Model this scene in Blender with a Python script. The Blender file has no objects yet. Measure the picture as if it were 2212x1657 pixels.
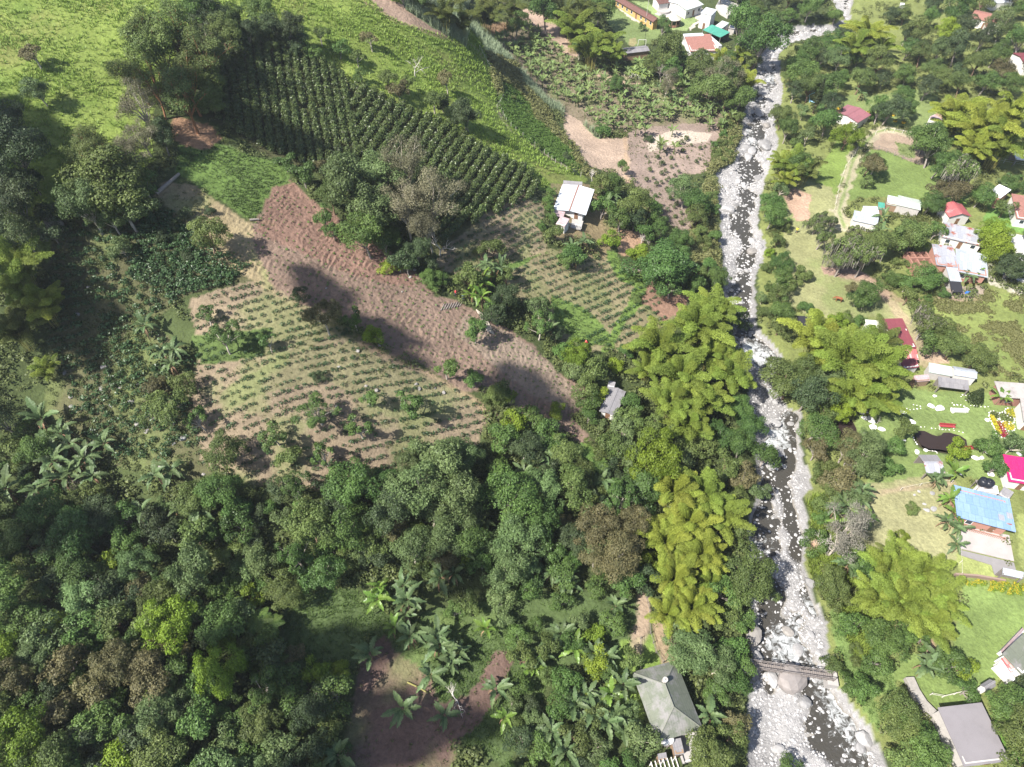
import bpy, math, random
import numpy as np
from mathutils import Vector, Matrix
S = bpy.context.scene
R_ = math.radians
rng = np.random.default_rng(7)
random.seed(7)

# ---------------------------------------------------------------- camera, sky, sun, exposure
CAM_H, PITCH, FO = 110.0, 50.0, 1475.3        # height over the river, degrees below the horizon, focal in photo units
OW, OH = 2211.0, 1657.0
cam_d = bpy.data.cameras.new('camera'); cam = bpy.data.objects.new('camera', cam_d)
S.collection.objects.link(cam); S.camera = cam
cam_d.sensor_width = 36.0; cam_d.lens = FO / OW * 36.0; cam_d.clip_start = 0.5; cam_d.clip_end = 6000
cam.location = (0, 0, CAM_H); cam.rotation_euler = (R_(90 - PITCH), 0, 0)
SUN_EL = 50.0
LDIR = np.array([0.85, 0.52, 0.0]); LDIR /= np.linalg.norm(LDIR)
LDIR = np.array([LDIR[0] * math.cos(R_(SUN_EL)), LDIR[1] * math.cos(R_(SUN_EL)), -math.sin(R_(SUN_EL))])   # way the light travels
w = bpy.data.worlds.new('World'); S.world = w; w.use_nodes = True
nt = w.node_tree
sky = nt.nodes.new('ShaderNodeTexSky'); sky.sky_type = 'NISHITA'; sky.sun_disc = False
sky.sun_elevation = R_(SUN_EL)
sky.sun_rotation = math.atan2(-LDIR[0], -LDIR[1])
sky.air_density = 1.0; sky.dust_density = 1.5
bg = nt.nodes['Background']; bg.inputs[1].default_value = 0.08
nt.links.new(sky.outputs[0], bg.inputs[0])
sun_d = bpy.data.lights.new('sun', 'SUN'); sun = bpy.data.objects.new('sun', sun_d); S.collection.objects.link(sun)
sun_d.energy = 5.0; sun_d.angle = R_(0.53); sun_d.color = (1.0, 0.95, 0.87)
sun.rotation_euler = Vector(LDIR).to_track_quat('-Z', 'Y').to_euler()
sun.location = (-100, -60, 300)
S.view_settings.view_transform = 'Standard'; S.view_settings.look = 'None'
S.view_settings.exposure = 1.32; S.view_settings.gamma = 1.0
S.cycles.max_bounces = 5; S.cycles.diffuse_bounces = 3; S.cycles.glossy_bounces = 2
S.cycles.transmission_bounces = 3; S.cycles.volume_bounces = 0; S.cycles.transparent_max_bounces = 6

# ---------------------------------------------------------------- picture units <-> world
CP, SP = math.cos(R_(PITCH)), math.sin(R_(PITCH))
def project(P):
    P = np.atleast_2d(np.asarray(P, float)); q = P - np.array([0, 0, CAM_H])
    d = q[:, 1] * CP - q[:, 2] * SP
    u = q[:, 1] * SP + q[:, 2] * CP
    d = np.where(d < 1, 1, d)
    return np.stack([OW / 2 + FO * q[:, 0] / d, OH / 2 - FO * u / d, d], 1)
def ray(x, y):
    a = (np.asarray(x, float) - OW / 2) / FO; b = (OH / 2 - np.asarray(y, float)) / FO
    return np.stack([a, CP + b * SP, -SP + b * CP], -1)
def at_z(x, y, z):
    r = ray(x, y); t = (z - CAM_H) / r[..., 2]
    return np.stack([r[..., 0] * t, r[..., 1] * t, np.full_like(t, 0) + z], -1)
_K = {'11': (0, 0, .6336), '12': (1000, 0, .6336), '13': (2000, 0, .6336), '14': (3000, 0, .6335),
      '21': (0, 1000, .6336), '22': (1000, 1000, .6336), '23': (2000, 1000, .6336), '24': (3000, 1000, .6335),
      '31': (0, 2000, .6452), '32': (1000, 2000, .6452), '33': (2000, 2000, .6452), '34': (3000, 2000, .6451),
      'v': (3400, 700, .3319), 't': (2350, 0, .29385), 'g': (3350, 1200, .33725), 'b': (3600, 1650, .3924),
      'f': (0, 0, 1.0), 'o': (0, 0, 1.8525)}
def K(k, pts):
    ox, oy, s = _K[k]
    return [((ox + s * x) / 1.8525, (oy + s * y) / 1.8525) for x, y in pts]
def K1(k, x, y): return K(k, [(x, y)])[0]
def pip(px, py, poly):
    ins = np.zeros(px.shape, bool); n = len(poly)
    xs = [p[0] for p in poly]; ys = [p[1] for p in poly]
    box = (px > min(xs)) & (px < max(xs)) & (py > min(ys)) & (py < max(ys))
    idx = np.nonzero(box)[0]; x = px[idx]; y = py[idx]; r = np.zeros(len(idx), bool)
    for i in range(n):
        x1, y1 = poly[i]; x2, y2 = poly[i - 1]
        if y1 == y2: continue
        c = ((y1 > y) != (y2 > y)) & (x < (x2 - x1) * (y - y1) / (y2 - y1) + x1)
        r ^= c
    ins[idx] = r
    return ins
def vnoise(X, Y, scale, seed):
    g = np.random.default_rng(seed).random((257, 257)); u = X / scale + 1000.3; v = Y / scale + 1000.7
    i = np.floor(u).astype(int); j = np.floor(v).astype(int); fu = u - i; fv = v - j
    fu = fu * fu * (3 - 2 * fu); fv = fv * fv * (3 - 2 * fv)
    i0, j0 = i % 257, j % 257; i1, j1 = (i + 1) % 257, (j + 1) % 257
    return (g[i0, j0] * (1 - fu) + g[i1, j0] * fu) * (1 - fv) + (g[i0, j1] * (1 - fu) + g[i1, j1] * fu) * fv
def fbm(X, Y, scale, seed, oct=3):
    s = 0; a = 1; t = 0
    for k in range(oct):
        s = s + a * vnoise(X, Y, scale / 2 ** k, seed + k); t += a; a *= .5
    return s / t

# ---------------------------------------------------------------- the lie of the land
CT = [(54,54,50),(0,300,44),(54,450,38),(54,640,30),(60,800,22),(60,950,17),(60,1100,13),(40,1300,13),(40,1600,13),
 (250,54,49),(250,250,42),(230,450,36),(180,640,28),(200,800,21.5),(220,950,18),(250,1150,12),(300,1400,12),(300,1640,11),
 (540,20,46),(540,135,42),(450,300,36),(480,450,33),(440,600,28.5),(450,750,24.5),(480,950,20.5),(470,1100,13.5),(520,1300,9),(600,1640,6.5),
 (700,5,43),(700,135,38),(700,300,32),(640,440,30),(720,560,26),(740,700,22.5),(750,850,20.5),(760,980,17.5),(760,1130,10),(760,1350,6),(900,1600,4.5),
 (920,80,33),(920,240,28),(880,380,26),(900,600,21),(950,760,16.5),(960,900,14),(960,1100,8),(1000,1400,4),
 (1040,250,24),(1080,380,21),(1060,500,18),(1080,650,15.5),(1100,760,13),(1130,860,10.5),(1200,1000,7),(1200,1200,5),(1200,1450,3.5),(1200,1640,3),
 (1080,220,18),(1180,340,13),(1240,370,12),(1245,430,12),(1250,480,11.5),(1260,560,11),(1270,680,9),(1340,620,8),(1250,780,8),(1320,860,6),(1400,560,6),(1430,700,5),(1400,900,4),(1400,1200,3),(1430,1550,2.5),
 (918,0,36),(1080,100,10),(1150,250,7),(1100,20,8),(1290,350,4.5),(1220,290,6),(1300,250,3.5),(1400,350,3),(1450,450,2.5),(1500,560,1.8),(1300,100,4),(1450,20,4),(1550,250,1.8),
 (1680,100,1),(1640,250,1),(1600,500,.8),(1620,800,.6),(1680,1000,.5),(1700,1300,.4),(1750,1640,.3),
 (1850,100,2.2),(2150,20,5),(2200,300,3),(1900,400,2.2),(2150,500,2.2),(2000,800,1.8),(2180,800,2),(1900,1100,1.6),(2180,1200,2),(1950,1600,1.5),(2180,1600,2),(1700,560,1.4)]
cp = np.array([list(at_z(x, y, z)) for x, y, z in CT])
ex = np.array([(-165,95,58),(-160,50,36),(-110,0,13),(-60,-15,9),(0,-20,4),(70,-20,1.5),(120,60,2),(170,150,3),(240,300,7),(100,390,10),(0,360,14),(-60,260,44),(-120,330,56),(-165,200,64),(-165,380,66),(255,395,12),(255,0,5)], float)
cp = np.vstack([cp, ex])
def tps_fit(P, lam):
    n = len(P); d = np.hypot(P[:, None, 0] - P[None, :, 0], P[:, None, 1] - P[None, :, 1])
    k = np.where(d > 0, d * d * np.log(d + 1e-9), 0) + lam * np.eye(n)
    A = np.zeros((n + 3, n + 3)); A[:n, :n] = k; A[:n, n] = 1; A[:n, n + 1:] = P[:, :2]; A[n, :n] = 1; A[n + 1:, :n] = P[:, :2].T
    return np.linalg.solve(A, np.concatenate([P[:, 2], [0, 0, 0]]))
wts = tps_fit(cp, 60.0)
GX0, GY0, GS, NX, NY = -170.0, -16.0, 0.5, 861, 833
gx = GX0 + GS * np.arange(NX); gy = GY0 + GS * np.arange(NY)
cgx = GX0 + 4 * np.arange(109); cgy = GY0 + 4 * np.arange(106)
CX, CY = np.meshgrid(cgx, cgy)
fx, fy = CX.ravel(), CY.ravel()
d = np.hypot(fx[:, None] - cp[None, :, 0], fy[:, None] - cp[None, :, 1])
cz = (np.where(d > 0, d * d * np.log(d + 1e-9), 0) @ wts[:len(cp)] + wts[-3] + wts[-2] * fx + wts[-1] * fy).reshape(CX.shape)
XX, YY = np.meshgrid(gx, gy)
def bil(G, x0, y0, s, X, Y):
    u = np.clip((X - x0) / s, 0, G.shape[1] - 1.001); v = np.clip((Y - y0) / s, 0, G.shape[0] - 1.001)
    i = u.astype(int); j = v.astype(int); fu = u - i; fv = v - j
    return (G[j, i] * (1 - fu) + G[j, i + 1] * fu) * (1 - fv) + (G[j + 1, i] * (1 - fu) + G[j + 1, i + 1] * fu) * fv
def blur(A, n):
    k = np.ones(2 * n + 1) / (2 * n + 1)
    for _ in range(2):
        A = np.apply_along_axis(lambda r: np.convolve(np.pad(r, n, 'edge'), k, 'valid'), 1, A)
        A = np.apply_along_axis(lambda r: np.convolve(np.pad(r, n, 'edge'), k, 'valid'), 0, A)
    return A
ZZ = blur(bil(cz, GX0, GY0, 4.0, XX, YY), 5)
ZZ = np.maximum(ZZ, .35 + 0 * ZZ)
ZZ += (fbm(XX, YY, 14, 3) - .5) * .9 * np.clip((ZZ - 3) / 6, 0, 1) + (fbm(XX, YY, 3.0, 9, 2) - .5) * .22
pj = project(np.stack([XX.ravel(), YY.ravel(), ZZ.ravel()], 1))
wx = (fbm(XX, YY, 5, 21) - .5).ravel(); wy = (fbm(XX, YY, 5, 31) - .5).ravel()
WOB = 1300 / pj[:, 2]                                   # ragged edges: about a metre either way
PX = pj[:, 0] + wx * WOB * 2.2; PY = pj[:, 1] + wy * WOB * 1.6

RIV = K('f', [(3290,-60),(3385,60),(3350,78),(3150,92),(3070,170),(3010,300),(2975,480),(2935,640),(2870,680),(2885,1000),(2900,1100),(2900,1230),(2945,1380),(2990,1530),(3005,1700),(3030,1850),(3040,1960),(3000,2060),(3000,2250),(3010,2400),(3002,2650),(2998,3200),
 (3640,3200),(3555,3069),(3548,3013),(3451,2871),(3387,2774),(3306,2677),(3303,2477),(3258,2387),(3226,2258),(3239,2129),(3213,2000),(3253,1950),(3209,1823),(3196,1779),(3190,1716),(3209,1640),(3152,1621),(3082,1507),(3133,1418),(3082,1361),(3038,1317),(3025,1253),(3028,1095),(3057,1032),(3063,963),(3032,887),(3038,792),(3095,633),(3120,545),(3095,480),(3120,456),(3127,355),(3120,209),(3171,165),(3263,136),(3360,112),(3410,60),(3420,-60)])
rm = pip(PX, PY, RIV).reshape(XX.shape).astype(float)
RM = blur(rm, 2)
CH = [([(3400,10),(3385,75),(3280,112),(3152,140),(3114,196),(3118,260),(3070,317),(3038,374),(3039,430),(3018,494),(3008,600),(2990,700),(2976,760),(2970,824),(2950,887),(2969,963),(3001,1013),(2990,1060),(2985,1110),(2970,1200),(2976,1285),(3014,1370),(3064,1430),(3095,1500),(3130,1560),(3177,1633),(3165,1700),(3146,1760),(3114,1823),(3063,1918),(3032,2010),(3036,2120),(3052,2226),(3045,2330),(3052,2400),(3060,2484),(3116,2548),(3194,2613),(3239,2690),(3240,2774),(3277,2871),(3342,2922),(3387,3006),(3420,3069),(3460,3160)],
        [2,2,2,2.6,3,3,3.2,3,2.6,2.6,2.6,3,3,3,3,3,3,3,2.8,3.2,3.4,3.4,3,2.8,2.6,3,3,3,3,2.4,2.2,2.2,2.4,2.6,3.2,3.6,4,3.2,2.6,2.8,2.8,3,2.6,2.8,3]),
      ([(3110,1930),(3150,1990),(3175,2090),(3200,2180),(3210,2300),(3235,2380),(3265,2450)], [1.2,1.3,1.2,1.3,1.4,1.2,.8]),
      ([(2950,1150),(2905,1190),(2960,1300)], [1.2,1,1.2]),
      ([(3060,2650),(3050,2720),(3080,2760)], [1.6,1.6,1.2]),
      ([(3020,2480),(3070,2600)], [2.4,2.6])]
chd = np.full(XX.shape, 99.0)
ridx = np.nonzero(blur(rm, 6).ravel() > .001)[0]; rX = XX.ravel()[ridx]; rY = YY.ravel()[ridx]; best = np.full(len(ridx), 99.0)
RIVER_CH = []
for pts, wd in CH:
    W = np.array([at_z(x / 1.8525, y / 1.8525, -.4) for x, y in pts]); RIVER_CH.append((W, wd))
    for i in range(len(W) - 1):
        a, b = W[i, :2], W[i + 1, :2]; ab = b - a; t = np.clip(((rX - a[0]) * ab[0] + (rY - a[1]) * ab[1]) / (ab @ ab), 0, 1)
        dd = np.hypot(rX - a[0] - t * ab[0], rY - a[1] - t * ab[1]) / (wd[i] * (1 - t) + wd[i + 1] * t)
        best = np.minimum(best, dd)
chd.ravel()[ridx] = best
cw = np.clip((1.25 - chd + (fbm(XX, YY, 4.5, 77, 4) - .5) * 2.6) / .8, 0, 1)
bed = .0 + (fbm(XX, YY, 6, 41) - .5) * .7 + (fbm(XX, YY, 2.2, 45, 2) - .5) * .5 - cw * .80
ZZ = ZZ * (1 - RM) + bed * RM
# ponds
POND = K('b', [(168,225),(190,192),(260,195),(330,230),(380,245),(420,235),(440,212),(500,210),(600,240),(660,280),(672,345),(600,380),(470,385),(400,372),(300,365),(225,330),(190,270)])
POND2 = K('24', [(560,1095),(640,1075),(668,1130),(668,1170),(600,1195),(545,1190)])
def pond_mask(pl):
    return blur(pip(pj[:, 0], pj[:, 1], pl).reshape(XX.shape).astype(float), 1)
PM1, PM2 = pond_mask(POND), pond_mask(POND2)
z1 = float((ZZ * PM1).sum() / PM1.sum()); z2 = float((ZZ * PM2).sum() / PM2.sum())
near1 = np.clip(blur(PM1, 5) * 3, 0, 1); ZZ = ZZ * (1 - near1) + z1 * near1 - PM1 * 2.2
near2 = np.clip(blur(PM2, 3) * 3, 0, 1); ZZ = ZZ * (1 - near2) + z2 * near2 - PM2 * 2.0

def Hh(X, Y): return bil(ZZ, GX0, GY0, GS, np.asarray(X, float), np.asarray(Y, float))
def Pv(x, y, dz=0.0):
    """ground points seen at picture places (with the ground lifted by dz)"""
    x = np.atleast_1d(np.asarray(x, float)); y = np.atleast_1d(np.asarray(y, float)); dz = np.broadcast_to(np.asarray(dz, float), x.shape)
    r = ray(x, y); lo = np.zeros(len(x)); hit = np.zeros(len(x), bool); t = np.full(len(x), 30.0); step = 1.0
    for _ in range(520):
        X, Y, Z = r[:, 0] * t, r[:, 1] * t, CAM_H + r[:, 2] * t
        below = Z < Hh(X, Y) + dz
        t = np.where(below | hit, t, t + step); hit |= below
        if hit.all(): break
    a = t - step; b = t.copy()
    for _ in range(12):
        m = (a + b) / 2; Z = CAM_H + r[:, 2] * m; bl = Z < Hh(r[:, 0] * m, r[:, 1] * m) + dz
        b = np.where(bl, m, b); a = np.where(bl, a, m)
    X, Y = r[:, 0] * b, r[:, 1] * b
    return np.stack([X, Y, Hh(X, Y)], 1)
def P(x, y, dz=0.0): return Pv([x], [y], dz)[0]

# ---------------------------------------------------------------- what covers the ground
Z_ = {}
BASE = (.045, .060, .022)
zones = []   # (key, colour, polygon)
def zone(key, col, poly): zones.append((key, col, poly))
PAST = (.143, .188, .043); LAWN = (.135, .172, .062); DRY = (.235, .225, .10)
# hillside
zone('pasture', PAST, [(-900,-900),(1010,-900),(1010,10),(945,28),(1000,80),(1035,110),(1050,200),(1075,250),(1170,370),(1255,400),(1240,425),(1120,400),(1000,300),(900,250),(760,180),(660,110),(560,60),(460,20),(400,60),(330,240),(330,420),(230,500),(130,560),(-900,620)])
zone('soil', (.285,.205,.155), [(740,-60),(845,0),(900,22),(960,65),(1000,92),(960,80),(900,60),(850,40),(815,15)])
zone('dry corn', (.33,.22,.13), [(1040,62),(1140,52),(1150,80),(1110,95),(1060,80)])
zone('scrubby bank', (.11,.12,.035), [(1040,100),(1100,130),(1160,215),(1220,300),(1290,375),(1300,400),(1260,380),(1200,330),(1100,230),(1060,180)])
zone('lush bank', (.095,.155,.035), [(1082,180),(1110,185),(1160,260),(1225,320),(1260,375),(1200,345),(1120,290),(1080,240)])
zone('cane', (.16,.20,.10), [(850,-60),(1060,-60),(1000,30),(1040,68),(1115,108),(1108,138),(1060,122),(1000,98),(930,60),(880,25)])
zone('cane', (.16,.20,.10), [(1118,155),(1150,165),(1215,212),(1278,258),(1295,300),(1262,308),(1232,268),(1178,228),(1128,188)])
zone('pasture', PAST, [(1010,60),(1050,110),(1065,165),(1080,250),(1170,330),(1265,385),(1255,400),(1160,375),(1060,300),(1000,240)])
zone('yard', (.19,.15,.085), [(1190,395),(1300,400),(1350,480),(1310,560),(1200,520)])
zone('soil', (.28,.205,.155), [(1080,0),(1150,20),(1210,60),(1230,90),(1280,150),(1340,165),(1400,180),(1320,180),(1250,150),(1190,90),(1110,40)])
zone('banana ground', (.15,.125,.085), [(1060,80),(1140,50),(1200,90),(1250,150),(1330,185),(1500,190),(1600,200),(1600,280),(1540,290),(1480,270),(1380,280),(1300,300),(1260,270),(1180,215),(1120,150)])
zone('soil', (.31,.235,.18), [(1212,238),(1250,262),(1290,300),(1355,300),(1365,400),(1330,380),(1260,350),(1222,295)])
zone('stony plot', (.205,.158,.132), [(1355,290),(1400,270),(1480,268),(1585,262),(1570,320),(1530,370),(1450,390),(1515,480),(1480,510),(1420,460),(1370,400),(1355,340)])
zone('stony plot', (.33,.28,.23), [(1400,300),(1450,280),(1540,290),(1530,310),(1440,315),(1400,330)])
zone('riverside scrub', (.10,.12,.045), [(1560,265),(1600,240),(1590,330),(1570,400),(1560,520),(1580,600),(1480,560),(1500,480),(1520,400),(1545,340)])
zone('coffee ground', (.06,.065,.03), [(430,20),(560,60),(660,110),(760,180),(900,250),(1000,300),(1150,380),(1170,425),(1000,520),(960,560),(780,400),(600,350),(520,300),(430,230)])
zone('young coffee', (.185,.152,.100), [(1130,415),(1175,440),(1170,500),(1180,545),(1090,560),(1000,600),(940,580),(960,530),(1050,460)])
zone('young coffee', (.175,.152,.088), [(1080,570),(1190,535),(1320,560),(1400,600),(1480,650),(1450,700),(1360,760),(1240,760),(1190,720),(1110,640)])
zone('grass', (.11,.17,.04), [(1310,540),(1330,545),(1350,590),(1400,595),(1410,615),(1360,690),(1320,760),(1295,760),(1340,690),(1370,620),(1330,600)])
zone('grass', (.105,.16,.04), [(1190,640),(1260,660),(1300,700),(1330,740),(1260,750),(1200,700)])
zone('grass', (.10,.155,.04), [(1000,595),(1180,545),(1190,535),(1100,590),(1020,610)])
zone('soil', (.235,.145,.105), [(1410,600),(1490,640),(1480,660),(1440,700),(1400,660),(1375,650),(1400,620)])
zone('soil', (.29,.19,.125), [(1330,490),(1390,500),(1380,560),(1340,550)])
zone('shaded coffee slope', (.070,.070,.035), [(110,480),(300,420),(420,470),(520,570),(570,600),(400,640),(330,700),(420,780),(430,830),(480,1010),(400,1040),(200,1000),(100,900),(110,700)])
zone('young coffee', (.180,.142,.098), [(410,650),(560,600),(620,630),(700,680),(800,740),(880,790),(1010,850),(1060,900),(1040,960),(880,1060),(560,1050),(430,1000),(400,850),(430,760)])
zone('young coffee', (.150,.138,.078), [(600,760),(760,740),(940,830),(1000,900),(900,930),(700,820),(560,860),(470,900),(480,850)])
zone('grass', (.062,.092,.028), [(410,730),(500,715),(590,710),(560,770),(430,790)])
zone('ploughed', (.160,.114,.088), [(590,400),(620,390),(700,450),(780,520),(860,570),(905,590),(940,640),(1010,660),(1060,690),(1150,740),(1200,800),(1265,840),(1250,890),(1230,900),(1285,960),(1280,985),(1200,930),(1110,880),(1060,850),(1000,840),(880,780),(760,700),(640,650),(500,560),(490,530),(550,480)])
zone('ploughed', (.182,.142,.110), [(1010,680),(1150,745),(1200,800),(1250,845),(1240,890),(1150,850),(1060,780),(980,720)])
zone('straw ground', (.215,.175,.105), [(360,390),(420,400),(480,445),(545,480),(560,560),(600,640),(520,590),(440,550),(390,480),(340,420)])
zone('redder soil', (.165,.104,.080), [(590,400),(620,390),(700,450),(800,520),(905,590),(890,620),(800,610),(700,570),(600,520),(550,500),(560,480)])
zone('grass', (.085,.135,.035), [(390,300),(470,310),(540,335),(610,350),(625,400),(590,410),(570,450),(540,470),(500,450),(420,400),(380,370)])
zone('soil', (.22,.135,.085), [(380,250),(450,265),(480,300),(450,320),(400,320),(375,300)])
# clearing at the bottom
zone('green clearing', (.060,.088,.032), [(600,1290),(760,1270),(850,1330),(1100,1290),(1300,1270),(1390,1300),(1380,1400),(1200,1440),(1100,1657),(1000,1600),(800,1360),(760,1480),(700,1500),(620,1400)])  # green lowered so the ground colour itself carries the clearing's shade
zone('bare plot', (.115,.076,.062), [(790,1400),(830,1370),(880,1420),(930,1470),(950,1520),(1010,1500),(1070,1400),(1110,1420),(1070,1520),(1000,1600),(960,1690),(730,1690),(765,1500)])
zone('soil', (.22,.165,.10), [(1380,1270),(1400,1300),(1390,1440),(1350,1430),(1370,1350)])
zone('lawn', (.12,.175,.04), [(1340,1380),(1430,1370),(1440,1440),(1380,1450),(1400,1560),(1330,1560),(1330,1440)])
zone('straw ground', (.22,.17,.11), [(1400,1330),(1500,1380),(1460,1440),(1430,1440)])
# valley floor east of the river
zone('east bank', (.13,.15,.05), K('f', [(3130,160),(3300,200),(3420,-900),(5000,-900),(5000,4500),(3700,4500),(3600,3069),(3451,2871),(3306,2677),(3303,2477),(3226,2258),(3239,2129),(3209,1640),(3152,1621),(3038,1317),(3040,790),(3095,480)]))
zone('lawn', LAWN, K('14', [(600,600),(900,590),(1180,560),(1200,700),(1100,820),(900,800),(740,740),(700,860),(640,800),(540,690)]))
zone('lawn', (.120,.165,.050), K('14', [(750,940),(1000,1000),(1200,1050),(1250,1180),(1400,1230),(1340,1320),(1100,1260),(880,1240),(640,1270),(610,1180),(680,1050)]))
zone('lawn', (.13,.18,.045), K('14', [(560,880),(680,960),(610,1090),(540,1260),(400,1230),(440,1050)]))
zone('corral soil', (.24,.185,.14), K('14', [(800,840),(860,820),(960,840),(1060,870),(1080,930),(1100,1040),(960,1000),(860,960),(755,935)]))
zone('grass', (.13,.16,.06), K('14', [(930,900),(1030,920),(1040,1000),(930,985)]))
zone('dry lawn', (.195,.198,.095), K('f', [(3120,700),(3330,750),(3370,860),(3400,1000),(3350,1100),(3500,1150),(3560,1200),(3700,1210),(3690,1240),(3720,1450),(3600,1480),(3520,1260),(3460,1270),(3260,1290),(3160,1220),(3150,1020),(3120,900)]))
zone('soil', (.29,.20,.145), K('14', [(210,1200),(300,1190),(390,1240),(380,1400),(300,1400),(230,1310)]))
zone('soil', (.24,.165,.13), K('24', [(460,100),(640,110),(820,200),(900,290),(880,310),(780,280),(740,200),(600,180),(480,150)]))
zone('bean field', (.15,.18,.055), K('24', [(1110,290),(1500,270),(2200,300),(2200,840),(1560,800),(1420,720),(1290,640),(1270,560),(1200,470),(1060,400)]))
zone('soil', (.28,.21,.15), K('24', [(1090,580),(1200,590),(1240,640),(1280,720),(1180,740),(1090,700)]))
zone('lawn', (.125,.168,.056), K('24', [(900,830),(1040,860),(1200,900),(1500,900),(1760,940),(2400,900),(2400,1560),(1660,1500),(1400,1440),(1100,1420),(900,1530),(740,1540),(760,1350),(700,1200),(690,1050),(760,950)]))
zone('dry lawn', (.205,.20,.105), K('34', [(420,150),(500,-60),(760,-110),(1230,-160),(1290,140),(1300,380),(1000,300),(830,320),(700,240),(620,150)]))
zone('lawn', (.20,.225,.08), K('34', [(1300,340),(1500,380),(1520,490),(1310,450)]))
zone('lawn', (.20,.225,.08), K('34', [(1650,100),(1900,100),(1900,430),(1680,440)]))
zone('lawn', (.122,.168,.052), K('34', [(1290,490),(1700,560),(2300,560),(2300,900),(1760,780),(1560,900),(1540,1100),(1350,1260),(1130,1280),(1000,1150),(900,1100),(860,1010),(1000,950),(1250,900),(1310,700)]))
zone('grass', (.10,.145,.045), K('34', [(480,700),(560,600),(760,720),(780,900),(900,1100),(940,1180),(750,1230),(850,1500),(700,1300),(560,1100),(520,900)]))
zone('soil', (.33,.225,.155), K('34', [(780,640),(850,660),(900,750),(1060,800),(1200,950),(1180,970),(1060,960),(1040,850),(960,840),(860,720)]))
zone('soil', (.33,.225,.155), K('34', [(360,260),(460,180),(470,280),(380,290)]))
zone('lawn', (.09,.185,.03), K('34', [(1490,1330),(1720,1560),(1720,1700),(1610,1700)]))
zone('yard', (.34,.31,.27), K('v', [(1640,1060),(1750,1060),(1790,1270),(2200,1400),(2200,1500),(1960,1420),(1700,1330),(1640,1250)]))
zone('yard', (.24,.20,.16), K('v', [(1040,1440),(1200,1330),(1600,1330),(1650,1400),(1560,1500),(1100,1500)]))
zone('lawn', (.10,.18,.045), K('v', [(1660,320),(1860,340),(2100,560),(2200,560),(2200,750),(1880,640),(1600,560)]))
zone('soil', (.28,.18,.125), K('v', [(1690,350),(1740,330),(1760,400),(1700,410)]))
zone('soil', (.30,.21,.14), K('14', [(1150,740),(1180,710),(1260,760),(1300,860),(1230,800),(1160,790)]))
zone('soil', (.32,.24,.17), K('14', [(1500,920),(1600,930),(1700,930),(1700,980),(1560,960)]))
zone('soil', (.30,.24,.16), K('14', [(740,320),(880,320),(880,350),(760,350)]))
# leisure grounds at the top
zone('sports lawn', (.125,.165,.062), K('t', [(300,150),(420,125),(560,210),(800,350),(980,400),(1010,470),(860,600),(700,640),(560,620),(340,400),(230,240)]))
zone('sports lawn', (.22,.20,.10), K('t', [(540,540),(640,530),(680,600),(660,640),(560,620)]))
zone('lawn', (.17,.22,.09), K('t', [(620,30),(840,30),(920,100),(1100,160),(1360,200),(1480,240),(1500,290),(1350,430),(1000,380),(990,300),(800,130)]))
zone('paving', (.40,.36,.31), K('t', [(1360,190),(1560,110),(1600,300),(1560,400),(1520,400),(1540,320),(1400,430),(1380,400),(1510,290),(1450,210)]))
zone('paving', (.42,.38,.33), K('t', [(430,110),(700,200),(860,330),(870,370),(760,340),(560,220)]))
zone('grass', (.16,.21,.05), K('t', [(500,910),(850,850),(860,1080),(700,1080),(520,990)]))
zone('yard', (.16,.14,.09), K('t', [(-200,800),(60,760),(500,1000),(760,1120),(560,1120),(200,1000),(-200,1000)]))

NV = NX * NY
colr = np.tile(np.array(BASE, float), (NV, 1)); zk = np.full(NV, -1)
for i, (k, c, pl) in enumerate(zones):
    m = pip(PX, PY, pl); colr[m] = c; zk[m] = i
zkey = np.array([z[0] for z in zones] + ['ground'])
# the river bed last
GRAV = (.225, .22, .219)
rmask = rm.ravel() > .5
colr[rmask] = GRAV
wet = np.clip((-.30 - ZZ.ravel()) / .2, 0, 1)[:, None] * RM.ravel()[:, None]
colr = colr * (1 - wet) + np.array([.13, .11, .075]) * wet
for PMk, cc in ((PM1, (.06, .05, .035)), (PM2, (.05, .045, .035))):
    m = PMk.ravel()[:, None]; colr = colr * (1 - m) + np.array(cc) * m
# soil tracks and paths (worn strips with a course of their own)
def strip(pts, wm, col, mixin=1.0, key=None):
    global colr
    W = Pv([p[0] for p in pts], [p[1] for p in pts])
    lo = W[:, :2].min(0) - 4; hi = W[:, :2].max(0) + 4
    m = np.nonzero((XX.ravel() > lo[0]) & (XX.ravel() < hi[0]) & (YY.ravel() > lo[1]) & (YY.ravel() < hi[1]))[0]
    x = XX.ravel()[m]; y = YY.ravel()[m]; b = np.full(len(m), 99.0)
    for i in range(len(W) - 1):
        a, c = W[i, :2], W[i + 1, :2]; ab = c - a; t = np.clip(((x - a[0]) * ab[0] + (y - a[1]) * ab[1]) / (ab @ ab + 1e-9), 0, 1)
        b = np.minimum(b, np.hypot(x - a[0] - t * ab[0], y - a[1] - t * ab[1]))
    b += (fbm(x, y, 2.0, 88, 2) - .5) * wm * .8
    a = np.clip((wm / 2 - b) / .4 + .5, 0, 1)[:, None] * mixin
    colr[m] = colr[m] * (1 - a) + np.array(col) * a
    return W
TRK = K('14', [(595,1440),(560,1330),(590,1240),(620,1120),(650,1010),(710,920),(790,840),(870,815),(960,835),(1050,865)])
strip(TRK, 3.6, (.30,.27,.19), .85)
strip(TRK, .9, (.15,.19,.07), .9)
strip(K('13', [(790,860),(800,1000),(795,1100),(810,1180),(870,1270),(1000,1370)]), 1.2, (.33,.24,.165), .9)
strip(K('12', [(1200,200),(1330,250),(1440,310),(1500,440)]), .9, (.26,.2,.13), .8)
strip([(1085,180),(1090,210),(1077,245),(1100,280),(1160,320),(1230,365)], 1.0, (.30,.25,.17), .7)
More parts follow.
